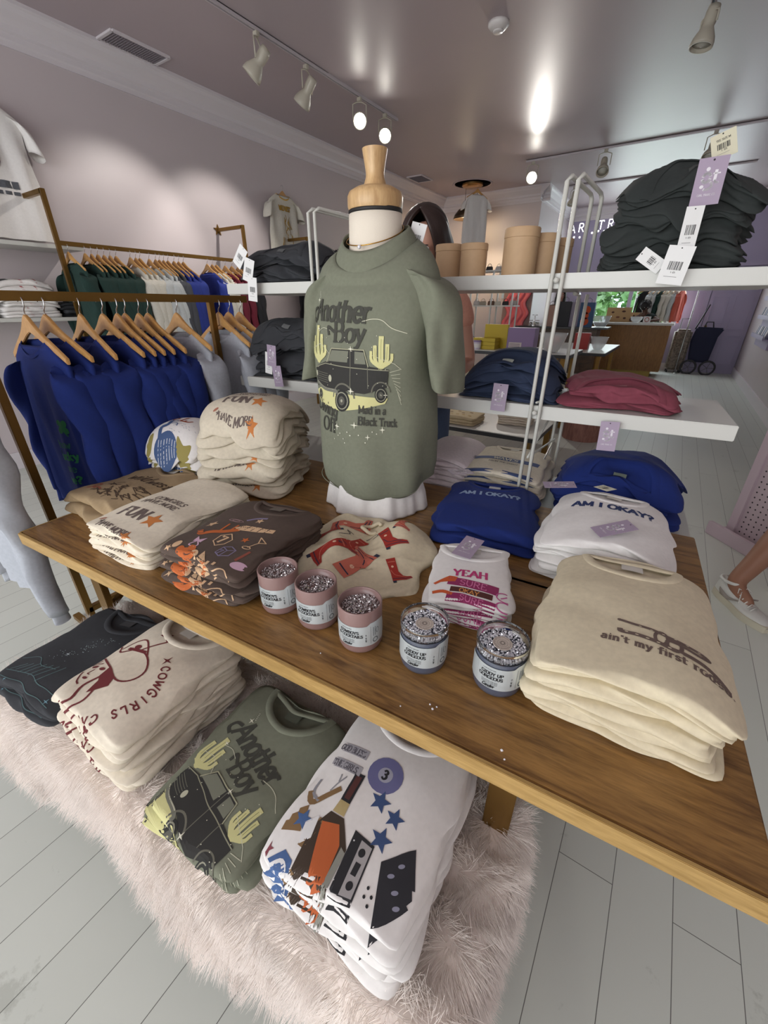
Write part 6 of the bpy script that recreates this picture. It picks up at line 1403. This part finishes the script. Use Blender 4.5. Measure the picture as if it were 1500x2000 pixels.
# shelving unit with bags, pink wavy mirror
su = thing('bag_shelf', 'white-framed shelving unit full of bags behind the shelf rack', 'shelf unit', (-2.78, 7.7, 0))
f = MB()
for x in (-.38, 0, .36):
    for y in (-.15, .15): f.box((x, y, .97), (.022, .022, 1.94))
f.build('frame', wh, su)
for z in (.40, .80, 1.42, 1.94): MB().box((0, 0, z), (.80, .34, .022)).build('shelf', wh, su)
rr = random.Random(12)
bag_cols = [((206, 200, 186), 'cream'), ((170, 158, 140), 'beige'), ((60, 56, 56), 'dark'), ((120, 92, 76), 'brown'), ((200, 194, 190), 'off-white')]
def bag(x, y, z, s, c, lab, grp):
    t = thing('handbag', lab, 'bag', (x, y, z), rr.uniform(-.4, .4), grp); m = fabric('bag_'+c[1], c[0])
    MB().prism([(-s, 0), (s, 0), (s*.85, s*1.1), (-s*.85, s*1.1)], 'y', -s*.4, s*.4).build('pouch', m, t, bev=s*.15, seg=3)
    MB().tube([(s*.6*math.cos(a), 0, s*1.05+s*.7*math.sin(a)) for a in [PI*k/10 for k in range(11)]], s*.07, 6).build('strap', m, t, smooth=True)
n_ = 0
for z, row in ((1.431, 6), (.811, 5), (1.951, 5)):
    for k in range(row): n_ += 1; c = bag_cols[(k*2+int(z*3)) % 5]; bag(-3.10+.66*k/(row-1)+rr.uniform(-.01, .01), 7.7+rr.uniform(-.03, .03), z, .055+rr.random()*.012, c, f'small {c[1]} bag on the white-framed shelving unit, {onum[k]} from the left on the {("middle", "lower", "top")[(1.431, .811, 1.951).index(z)]} shelf', 'bags on the white shelving unit')
mr = thing('wavy_mirror', 'tall pink wavy-framed panel against the far wall', 'mirror', (-3.05, 9.9, 0)); pk_ = mat('coral_pink_gloss', (232, 110, 118), .3); V = []; F = []
for j in range(64):
    z = .25+1.75*j/63; off = .045*math.sin(z*16)
    for k in range(33): x = -.24+.48*k/32; V.append((x+off, -.035-.028*abs(math.sin(x*PI/.13)), z))
for j in range(63):
    for k in range(32): F.append((j*33+k, j*33+k+1, (j+1)*33+k+1, (j+1)*33+k))
o = mk('wavy_ribs', V, F, pk_, mr); md = o.modifiers.new('t', 'SOLIDIFY'); md.thickness = .03
MB().box((0, 0, 1.1), (.62, .03, 1.9)).build('backboard', M_('taupe_board', (150, 122, 118), .5), mr)
for x, y, lab in ((-3.72, 9.95, 'tall coral wavy strip left of the shelving unit'),):
    pass
po = thing('wall_poster', 'pale blue poster on the wall right of the wavy pink panel', 'poster', (XX-.45, YX-.012, 1.75)); MB().box((0, 0, 0), (.28, .012, .36)).build('sheet', M_('pale_blue_paper', (176, 196, 214), .6), po)
# right wall card rack
cr_ = thing('card_rack', 'lavender wall rack of greeting cards on the right wall', 'card rack', (XR, 10.1, 0))
MB().box((-.02, 0, 1.25), (.03, 1.5, .95)).build('backboard', lav, cr_)
for z in (.92, 1.22, 1.52): MB().box((-.07, 0, z), (.10, 1.5, .02)).box((-.12, 0, z+.03), (.012, 1.5, .06)).build('ledge', lav, cr_)
for zi, z in enumerate((.93, 1.23, 1.53)):
    for k in range(7):
        c = [(214, 212, 216), (150, 156, 176), (196, 190, 196), (110, 116, 130)][(k+zi) % 4]
        o = MB().box((0, 0, .085), (.006, .13, .17), M=Matrix.Rotation(.15, 3, 'Y')).build('greeting_card', M_('card_%d' % c[0], c, .6), None, loc=(XR-.085, 9.48+.2*k, z+.004)); tag(o, f'greeting card on the {("lowest", "middle", "top")[zi]} ledge of the wall rack, {onum[k]} from the near end', 'card', 'greeting cards on the wall rack')
# pegboard stand on the right
pgm = bpy.data.materials.new('pegboard_holes'); pgm.use_nodes = True; nt = pgm.node_tree; b = nt.nodes['Principled BSDF']; b.inputs['Roughness'].default_value = .5
tc = nt.nodes.new('ShaderNodeTexCoord'); mp = nt.nodes.new('ShaderNodeMapping'); mp.inputs['Scale'].default_value = (28, 0, 28); mp.inputs['Location'].default_value = (.5, 0, .5)
fr_ = nt.nodes.new('ShaderNodeVectorMath'); fr_.operation = 'FRACTION'; sb = nt.nodes.new('ShaderNodeVectorMath'); sb.operation = 'SUBTRACT'; sb.inputs[1].default_value = (.5, 0, .5)
ln = nt.nodes.new('ShaderNodeVectorMath'); ln.operation = 'LENGTH'; gt = nt.nodes.new('ShaderNodeMath'); gt.operation = 'GREATER_THAN'; gt.inputs[1].default_value = .15
mx = nt.nodes.new('ShaderNodeMix'); mx.data_type = 'RGBA'; mx.inputs[6].default_value = lin((40, 34, 38))+(1,); mx.inputs[7].default_value = lin((196, 178, 184))+(1,)
for a_, b_ in ((tc.outputs['Object'], mp.inputs[0]), (mp.outputs[0], fr_.inputs[0]), (fr_.outputs[0], sb.inputs[0]), (sb.outputs[0], ln.inputs[0]), (ln.outputs['Value'], gt.inputs[0]), (gt.outputs[0], mx.inputs[0]), (mx.outputs[2], b.inputs['Base Color'])): nt.links.new(a_, b_)
pgf = M_('mauve_painted_wood', (194, 176, 184), .5)
pg = thing('pegboard_stand', 'mauve pegboard display stand at the right edge', 'display stand', (.535, 3.325, 0), math.atan2(-.325, .28))
MB().box((.42, .10, .72), (.78, .012, 1.36)).build('pegboard_panel', pgm, pg)
MB().box((.055, .10, .72), (.06, .05, 1.40)).box((.80, .10, .72), (.06, .05, 1.40)).box((.42, .10, 1.42), (.80, .05, .05)).build('frame', pgf, pg, bev=.003)
MB().box((.42, .0, .045), (.90, .03, .09)).box((.42, .20, .045), (.90, .03, .09)).box((.42, .10, .02), (.90, .19, .03)).build('base_ledge', pgf, pg, bev=.003)
for k in range(3):
    h = thing('peg_hook', 'black hook on the mauve pegboard', 'hook', pg.matrix_basis @ Vector((.33+.16*k, .094, .62+.3*(k % 2))), pg.rotation_euler[2], 'pegboard hooks'); MB().tube([(0, 0, 0), (0, -.10, 0), (0, -.12, .02)], .004, 6).build('hook_wire', blackedge, h, smooth=True)
# low display behind the rack: stacks of patterned tees
def art_patch():
    a = Art(.02)
    for k in range(4): a.ell(-.09+.06*k, .10+.05*(k % 2), .018, .012, (120, 86, 50)); a.ell(-.06+.06*k, .04, .016, .012, (176, 150, 90))
    return a
AP = art_patch(); greyp = fabric('grey_patterned_cotton', (120, 116, 122)); sand = fabric('sand_cotton', (196, 180, 146))
stack('folded_shirt', 'grey patch-print t-shirt', 'on the low wooden table', (-1.92, 3.62, .452), .05, .3, .3, 4, .03, greyp, art=lambda j: AP, seed=61, neck=None, group='grey patch-print shirts on the low table')
stack('folded_shirt', 'sand patch-print t-shirt', 'on the low wooden table', (-1.50, 3.60, .452), .0, .36, .3, 3, .03, sand, art=lambda j: AP, seed=62, neck=None, group='sand patch-print shirts on the low table')
stack('folded_shirt', 'white striped t-shirt', 'at the right of the low table', (-1.05, 3.85, .452), .1, .3, .3, 6, .025, stone, seed=63, neck=None, group='white shirts at the right of the low table')
stack('folded_shirt', 'black and white striped t-shirt', 'under the white display table', (-2.1, 4.55, .0), .1, .3, .3, 1, .03, white, seed=64, neck=None) if False else None
# ------------------------------------------------------------ people
def skinned(name, P, E, m, parent, root=None, sub=2):
    names = list(P); me = bpy.data.meshes.new(name); me.from_pydata([P[n][0] for n in names], [(names.index(a), names.index(b)) for a, b in E], [])
    me.materials.append(m); o = bpy.data.objects.new(name, me); COL.objects.link(o); o.parent = parent
    md = o.modifiers.new('skin', 'SKIN'); md.use_smooth_shade = True
    if not me.skin_vertices: bpy.context.view_layer.objects.active = o; 
    sv = me.skin_vertices[0].data
    for i, n in enumerate(names):
        r = P[n][1]; sv[i].radius = r if isinstance(r, tuple) else (r, r)
        if n == (root or 'pelvis'): sv[i].use_root = True
    s = o.modifiers.new('subdivision', 'SUBSURF'); s.levels = sub; s.render_levels = sub
    return o
def person(label, loc, yaw, skin, J, hair, tops=None, bottoms=None, shoes=None, head_tilt=(0, 0, 0), group=None, legk=1):
    """J: joint positions in local space (facing -Y, z up)."""
    t = thing('person', label, 'person', loc, yaw, group)
    sk_ = mat('skin_%d' % skin[0], skin, .5)
    V3 = lambda p: Vector(p)
    P = {}; E = []
    def add(n, p, r, to=None):
        P[n] = (tuple(p), r)
        if to: E.append((to, n))
    add('pelvis', J['pelvis'], (.13, .10)); add('waist', (V3(J['pelvis'])+V3(J['chest']))/2, (.115, .09), 'pelvis'); add('chest', J['chest'], (.15, .10), 'waist')
    add('neck', J['neck'], .052, 'chest'); hd = V3(J['head']); add('jaw', V3(J['neck'])*.45+hd*.55, .060, 'neck'); add('skull', hd, (.078, .088), 'jaw'); add('crown', hd+V3((0, .012, .075)), (.058, .07), 'skull')
    for s in ('L', 'R'):
        sh, el, wr = V3(J['sh'+s]), V3(J['el'+s]), V3(J['wr'+s])
        add('sh'+s, sh, .050, 'chest'); add('ua'+s, (sh+el)/2, .042, 'sh'+s); add('el'+s, el, .036, 'ua'+s); add('fa'+s, el*.6+wr*.4, .036, 'el'+s); add('wr'+s, wr, .024, 'fa'+s)
        d = V3(J.get('hd'+s, wr-el)); d = d.normalized(); side = d.cross(Vector((0, -1, .2))); side = side.normalized() if side.length > .1 else Vector((1, 0, 0)); n = side.cross(d).normalized()
        palm = wr+d*.06; add('pa'+s, palm, (.030, .016), 'wr'+s)
        for q, (o_, l_) in enumerate(((-.024, .060), (-.008, .070), (.008, .066), (.023, .052))):
            b = palm+d*.022+side*o_; add(f'k{q}{s}', b, .0095, 'pa'+s); add(f'm{q}{s}', b+d*l_*.5+n*.006, .0085, f'k{q}{s}'); add(f't{q}{s}', b+d*l_*.85+n*.022, .0075, f'm{q}{s}')
        b = wr+d*.025+side*-.028; add('th'+s, b, .011, 'wr'+s); add('tt'+s, b+d*.035-side*.022, .009, 'th'+s)
        hp, kn, an, to = (V3(J[k+s]) for k in ('hp', 'kn', 'an', 'to'))
        add('hp'+s, hp, .085, 'pelvis'); add('tg'+s, (hp+kn)/2, .074, 'hp'+s); add('kn'+s, kn, .054, 'tg'+s); add('cf'+s, kn*.68+an*.32, .055, 'kn'+s); add('cl'+s, kn*.3+an*.7, .038, 'cf'+s); add('an'+s, an, .034, 'cl'+s); add('to'+s, to, (.036, .026), 'an'+s)
    for n_ in [n for n in P if n[:2] in ('kn', 'cf', 'cl', 'an')]: P[n_] = (P[n_][0], P[n_][1]*legk)
    skinned('body', P, E, sk_, t)
    # face
    q = Matrix.Rotation(head_tilt[2], 3, 'Z') @ Matrix.Rotation(head_tilt[0], 3, 'X'); H = lambda p: hd+q @ Vector(p)
    def feat(name, c, r, sc, m, lab=None):
        o = MB().sphere((0, 0, 0), r, 14, 10, sc).build(name, m, t, smooth=True); o.location = H(c); o.rotation_euler = (head_tilt[0], 0, head_tilt[2])
        return o
    wht_ = mat('eye_white', (230, 226, 222), .3); irs = mat('iris_brown', (50, 32, 24), .2); lip = mat('lip_%d' % skin[0], (min(255, int(skin[0]*.9)), int(skin[1]*.66), int(skin[2]*.66)), .4)
    for x in (-.030, .030): feat('eye', (x, -.072, .012), .0115, (1, .7, .8), wht_); feat('iris', (x, -.0795, .012), .0055, (1, .5, 1), irs); feat('eyebrow', (x, -.079, .032), .014, (1.1, .3, .2), hair)
    feat('nose', (0, -.088, -.012), .014, (.75, 1, 1.5), sk_); feat('mouth', (0, -.078, -.045), .019, (1.1, .4, .38), lip)
    for x in (-.080, .080): feat('ear', (x, .004, -.004), .022, (.4, .8, 1.3), sk_)
    for k, (nm_, Pt, Ed, m_, rt_) in enumerate((tops or [])+(bottoms or [])): skinned(nm_, Pt(P), Ed, m_, t, root=rt_)
    return t, P, H
def inflate(P, names, add=.014, cut={}):
    out = {}
    for n in names:
        c, r = P[n]; r = r if isinstance(r, tuple) else (r, r); out[n] = (c, (r[0]+add, r[1]+add))
    return out
TORSO_E = [('pelvis', 'waist'), ('waist', 'chest'), ('chest', 'shL'), ('chest', 'shR'), ('shL', 'uaL'), ('shR', 'uaR'), ('chest', 'collar')]
LONG_E = TORSO_E+[('uaL', 'elL'), ('elL', 'faL'), ('uaR', 'elR'), ('elR', 'faR')]
LEG_E = [('pelvis', 'hpL'), ('pelvis', 'hpR'), ('hpL', 'tgL'), ('hpR', 'tgR'), ('tgL', 'knL'), ('tgR', 'knR'), ('knL', 'cfL'), ('knR', 'cfR'), ('cfL', 'clL'), ('cfR', 'clR')]
def top(long=False):
    def f(P):
        d = inflate(P, ['pelvis', 'waist', 'chest', 'shL', 'shR', 'uaL', 'uaR']+(['elL', 'faL', 'elR', 'faR'] if long else []), .016)
        c = Vector(P['chest'][0]); n = Vector(P['neck'][0]); d['collar'] = (tuple(c*.35+n*.65), (.075, .065)); return d
    return f
def trousers(short=False):
    def f(P): return inflate(P, ['pelvis', 'hpL', 'hpR', 'tgL', 'tgR']+([] if short else ['knL', 'knR', 'cfL', 'cfR', 'clL', 'clR']), .012)
    return f
def stand(h=1.65, lean=0, wrL=None, wrR=None, elL=None, elR=None, headf=(0, 0, 0)):
    s = h/1.70; g = lambda x, y, z: (x*s, y*s, z*s)
    J = dict(pelvis=g(0, 0, .95), chest=g(0, -lean*.5, 1.28), neck=g(0, -lean*.8-.0, 1.45), head=g(0+headf[0], -lean-.02+headf[1], 1.60+headf[2]), shL=g(.17, -lean*.6, 1.38), shR=g(-.17, -lean*.6, 1.38),
             elL=elL or g(.22, -lean*.5-.02, 1.10), elR=elR or g(-.22, -lean*.5-.02, 1.10), wrL=wrL or g(.22, -.16, .90), wrR=wrR or g(-.22, -.16, .90), hpL=g(.085, 0, .88), hpR=g(-.085, 0, .88), knL=g(.095, -.01, .50), knR=g(-.095, -.01, .50), anL=g(.095, .01, .09), anR=g(-.095, .01, .09), toL=g(.105, -.13, .03), toR=g(-.105, -.13, .03))
    return J
hair_dark = mat('dark_brown_hair', (46, 32, 28), .45, noise=.3, nscale=60, stretch=(6, 6, .5)); hair_black = mat('black_curly_hair', (26, 22, 22), .7, noise=.3, nscale=60)
def hair_long(t, H, m, length=.34, part=0, sc=1.0):
    """long straight hair: a cap over the skull and two falls down to the shoulders"""
    V = []; F = []; n = 40; rows = 26
    for j in range(rows):
        q = j/(rows-1)
        for k in range(n):
            a = PI*(-.28)+ (PI*1.56)*k/(n-1)   # leaves the face open towards -Y
            if q < .45: ph = (q/.45)*PI*.5; r = .098*math.sin(ph)+.002; z = .105*math.cos(ph)+.022
            else: u = (q-.45)/.55; r = .098+.018*math.sin(u*PI); z = .022-u*length
            w = 1+.025*math.sin(k*1.9)+.015*math.sin(k*3.7+j*.4)
            V.append(tuple(H((r*math.cos(a)*w*.98, r*math.sin(a)*w*1.05+.012, z))))
    for j in range(rows-1):
        for k in range(n-1): F.append((j*n+k, j*n+k+1, (j+1)*n+k+1, (j+1)*n+k))
    o = mk('hair', V, F, m, t); md = o.modifiers.new('thickness', 'SOLIDIFY'); md.thickness = .016; md.offset = 0; s = o.modifiers.new('sub', 'SUBSURF'); s.levels = 1; s.render_levels = 1
def hair_curly(t, H, m, r0=.115, n=420, seed=1):
    r = random.Random(seed); mb = MB(); mb.sphere(tuple(H((0, .022, .030))), .104, 20, 14, (1, 1.05, .95))
    for k in range(n):
        a = r.uniform(0, 2*PI); e = r.uniform(-.35, 1.0); c = Vector((math.cos(a)*math.sqrt(1-e*e) if abs(e) < 1 else 0, math.sin(a)*math.sqrt(max(0, 1-e*e)), e))
        if c.y < -.45 and c.z < .45: continue
        p = Vector((0, .022, .03))+c*(r0-.01); tt = c.cross(Vector((r.uniform(-1, 1), r.uniform(-1, 1), r.uniform(-1, 1)))).normalized()*.012; bb = c.cross(tt)
        mb.tube([tuple(H(p+tt*math.cos(w)+bb*math.sin(w)+c*(.007*w/2))) for w in (0, 1.1, 2.2, 3.3, 4.4, 5.5)], .0022, 4, cap=False)
    mb.build('hair', m, t, smooth=True)
# dark-haired woman behind the rack
Rr = Matrix.Rotation
loc = (-1.115, 2.06, 0)
t, P, H = person('woman with long dark brown hair standing behind the white rack, looking down', loc, math.radians(28), (184, 136, 116),
    stand(1.80, lean=.07, headf=(0, -.02, -.005), wrL=(.16, -.26, 1.12), wrR=(-.14, -.28, 1.12), elL=(.25, -.06, 1.16), elR=(-.25, -.06, 1.16)), hair_dark,
    tops=[('top', top(), TORSO_E, fabric('peach_top', (206, 150, 130)), 'pelvis')], bottoms=[('trousers', trousers(), LEG_E, fabric('denim', (70, 84, 110)), 'pelvis')], head_tilt=(.75, 0, -.35))
hair_long(t, H, hair_dark, .42)
# curly-haired person in dark green
t, P, H = person('person with curly black hair and dark green top, partly hidden behind the dress form', (-1.78, 2.30, 0), math.radians(200), (96, 66, 54),
    stand(1.66, lean=.02), hair_black, tops=[('top', top(True), LONG_E, fabric('bottle_green_top', (36, 52, 50)), 'pelvis')], bottoms=[('trousers', trousers(), LEG_E, fabric('black_denim', (36, 36, 40)), 'pelvis')])
hair_curly(t, H, hair_black, .135, 520, 3)
# person at the far dark table, hand to the mouth
t, P, H = person('woman with dark hair resting her hand at her mouth beyond the dark high table', (-2.36, 10.75, 0), math.radians(20), (206, 160, 140),
    stand(1.72, lean=.02, wrR=(-.07, -.17, 1.40), elR=(-.20, -.20, 1.14), wrL=(.16, -.28, 1.12), elL=(.24, -.06, 1.12)), hair_black,
    tops=[('top', top(), TORSO_E, fabric('taupe_top', (120, 104, 92)), 'pelvis')], bottoms=[('trousers', trousers(), LEG_E, fabric('black_denim', (36, 36, 40)), 'pelvis')])
hair_long(t, H, hair_black, .22)
# cashier leaning on the counter
J = stand(1.50, lean=.14, wrL=(.18, -.42, 1.13), elL=(.34, -.26, 1.14), wrR=(-.06, -.34, 1.22), elR=(-.22, -.34, 1.13), headf=(0, -.10, -.02))
t, P, H = person('person with short curly black hair and black top leaning on the sales counter', (-.72, 12.02, 0), math.radians(-6), (92, 62, 50), J, hair_black,
    tops=[('top', top(), TORSO_E, fabric('black_green_top', (30, 40, 38)), 'pelvis')], bottoms=[('trousers', trousers(), LEG_E, fabric('black_denim', (36, 36, 40)), 'pelvis')], head_tilt=(.2, 0, .5))
hair_curly(t, H, hair_black, .118, 300, 5)
# customer at the right edge: only a bare calf and white sneakers are in the frame
YW = math.atan2(.56, .83)*1.0
base = Vector((.615, 2.44, 0)); ax = Vector((.56, -.83, 0)).normalized(); sd = Vector((.83, .56, 0)).normalized()
def cl(p):  # world -> person local (yaw = YW)
    return tuple(Matrix.Rotation(-YW, 3, 'Z') @ (Vector(p)-base))
J = dict(pelvis=cl((1.02, 2.98, .90)), chest=cl((1.05, 2.94, 1.22)), neck=cl((1.05, 2.90, 1.38)), head=cl((1.05, 2.88, 1.53)), shL=cl((1.18, 3.02, 1.31)), shR=cl((.92, 2.84, 1.31)), elL=cl((1.24, 3.02, 1.04)), elR=cl((.98, 2.74, 1.06)),
         wrL=cl((1.20, 2.84, .90)), wrR=cl((1.06, 2.66, .92)), hpL=cl((1.09, 3.03, .83)), hpR=cl((.95, 2.93, .83)), knR=cl((.775, 2.74, .46)), anR=cl((.578, 2.50, .105)), toR=cl((.655, 2.385, .045)),
         knL=cl((1.02, 2.86, .46)), anL=cl((.84, 2.68, .105)), toL=cl((.915, 2.555, .045)))
t, P, H = person('customer at the right edge with bare calves and worn white sneakers', tuple(base), YW, (146, 104, 82), J, hair_dark, legk=1.35,
    tops=[('top', top(), TORSO_E, fabric('peach_top', (206, 150, 130)), 'pelvis')], bottoms=[('shorts', trousers(True), LEG_E[:4], fabric('denim_shorts', (90, 104, 128)), 'pelvis')])
hair_long(t, H, hair_dark, .25)
shoe_m = mat('white_leather', (206, 206, 200), .45, bump=.15, bscale=60); sole_m = mat('cream_sole', (196, 190, 170), .6); grey_m = mat('grey_suede', (150, 142, 134), .7)
def sneaker(anp, direction, lab):
    """low white sneaker; local +Y is towards the toe"""
    a = math.atan2(direction.y, direction.x)-PI/2
    s = thing('sneaker', lab, 'shoe', (anp[0], anp[1], 0), a, 'worn white sneakers'); s.scale = (1.22, 1.14, 1.2)
    L0, L1 = -.085, .205; n = 30; rows = 12
    def halfw(y): u = (y-L0)/(L1-L0); return .038*(max(0, math.sin(PI*min(1, max(0, u*.92+.06))))**.45)*(1+.22*math.exp(-((u-.72)/.2)**2)-.10*math.exp(-((u-.4)/.15)**2))
    def hgt(y): u = (y-L0)/(L1-L0); return .100-.012*u/.3 if u < .3 else (.088-.0*u-.040*min(1, (u-.3)/.35) if u < .65 else .048-.012*((u-.65)/.35)**2)
    V = []; F = []; ys_ = [L0+(L1-L0)*(.5-.5*math.cos(PI*k/n)) for k in range(n+1)]
    for y in ys_:
        w = max(.002, halfw(y)); h = hgt(y); end = min(1, (L1-y)/.03, (y-L0)/.012+.35)
        for k in range(rows+1):
            th = PI*k/rows; V.append((w*math.cos(th)*(1 if math.sin(th) < .6 else .92), y, .022+(h-.022)*math.sin(th)**.55*max(.15, end)**.5))
    for j in range(n):
        for k in range(rows): F.append((j*(rows+1)+k, j*(rows+1)+k+1, (j+1)*(rows+1)+k+1, (j+1)*(rows+1)+k))
    F.append(tuple(range(rows+1))); F.append(tuple(n*(rows+1)+k for k in range(rows, -1, -1)))
    mk('upper', V, F, shoe_m, s)
    ol = [(halfw(y)+.005, y) for y in ys_]+[(-halfw(y)-.005, y) for y in ys_[::-1]]
    MB().prism([(x, y) for x, y in ol], 'z', .0, .030).build('sole', sole_m, s, bev=.004)
    for sx in (1, -1):
        P_ = [(.00, .052), (.018, .040), (.05, .036), (.085, .048), (.12, .066)]
        V = []; F = []
        for k, p in enumerate(catmull(P_, 5)):
            wv = .004+.011*math.exp(-((k/20-.35)/.25)**2); y = p[0]-.045
            for e in (-1, 1): V.append((sx*(halfw(y)*.985+.0025), y, p[1]+e*wv))
        for k in range(len(V)//2-1): F.append((2*k, 2*k+1, 2*k+3, 2*k+2))
        o = mk('side_mark', V, F, grey_m, s); md = o.modifiers.new('t', 'SOLIDIFY'); md.thickness = .0015
    MB().tube([(.034*math.cos(q), -.035+.045*math.sin(q), .098+.004*math.sin(q)) for q in [2*PI*k/24 for k in range(25)]], .007, 8, cap=False).build('collar', shoe_m, s, smooth=True)
    lc = MB()
    for k in range(5):
        y = .035+.018*k; z = hgt(y)+.003; lc.tube([(-.020, y, z-.004), (0, y+.006, z+.004), (.020, y+.012, z-.004)], .0025, 6)
    for sx in (-1, 1): lc.tube([(0, .035, .088), (sx*.018, .03, .098), (sx*.030, .045, .085), (sx*.010, .04, .088), (sx*.034, .07, .050)], .0022, 6)
    lc.build('laces', mat('lace_white', (214, 212, 206), .7), s, smooth=True)
sneaker((.592, 2.475), ax, 'worn white sneaker with grey swoosh at the right edge'); sneaker((.855, 2.652), ax, 'second white sneaker, mostly outside the frame')
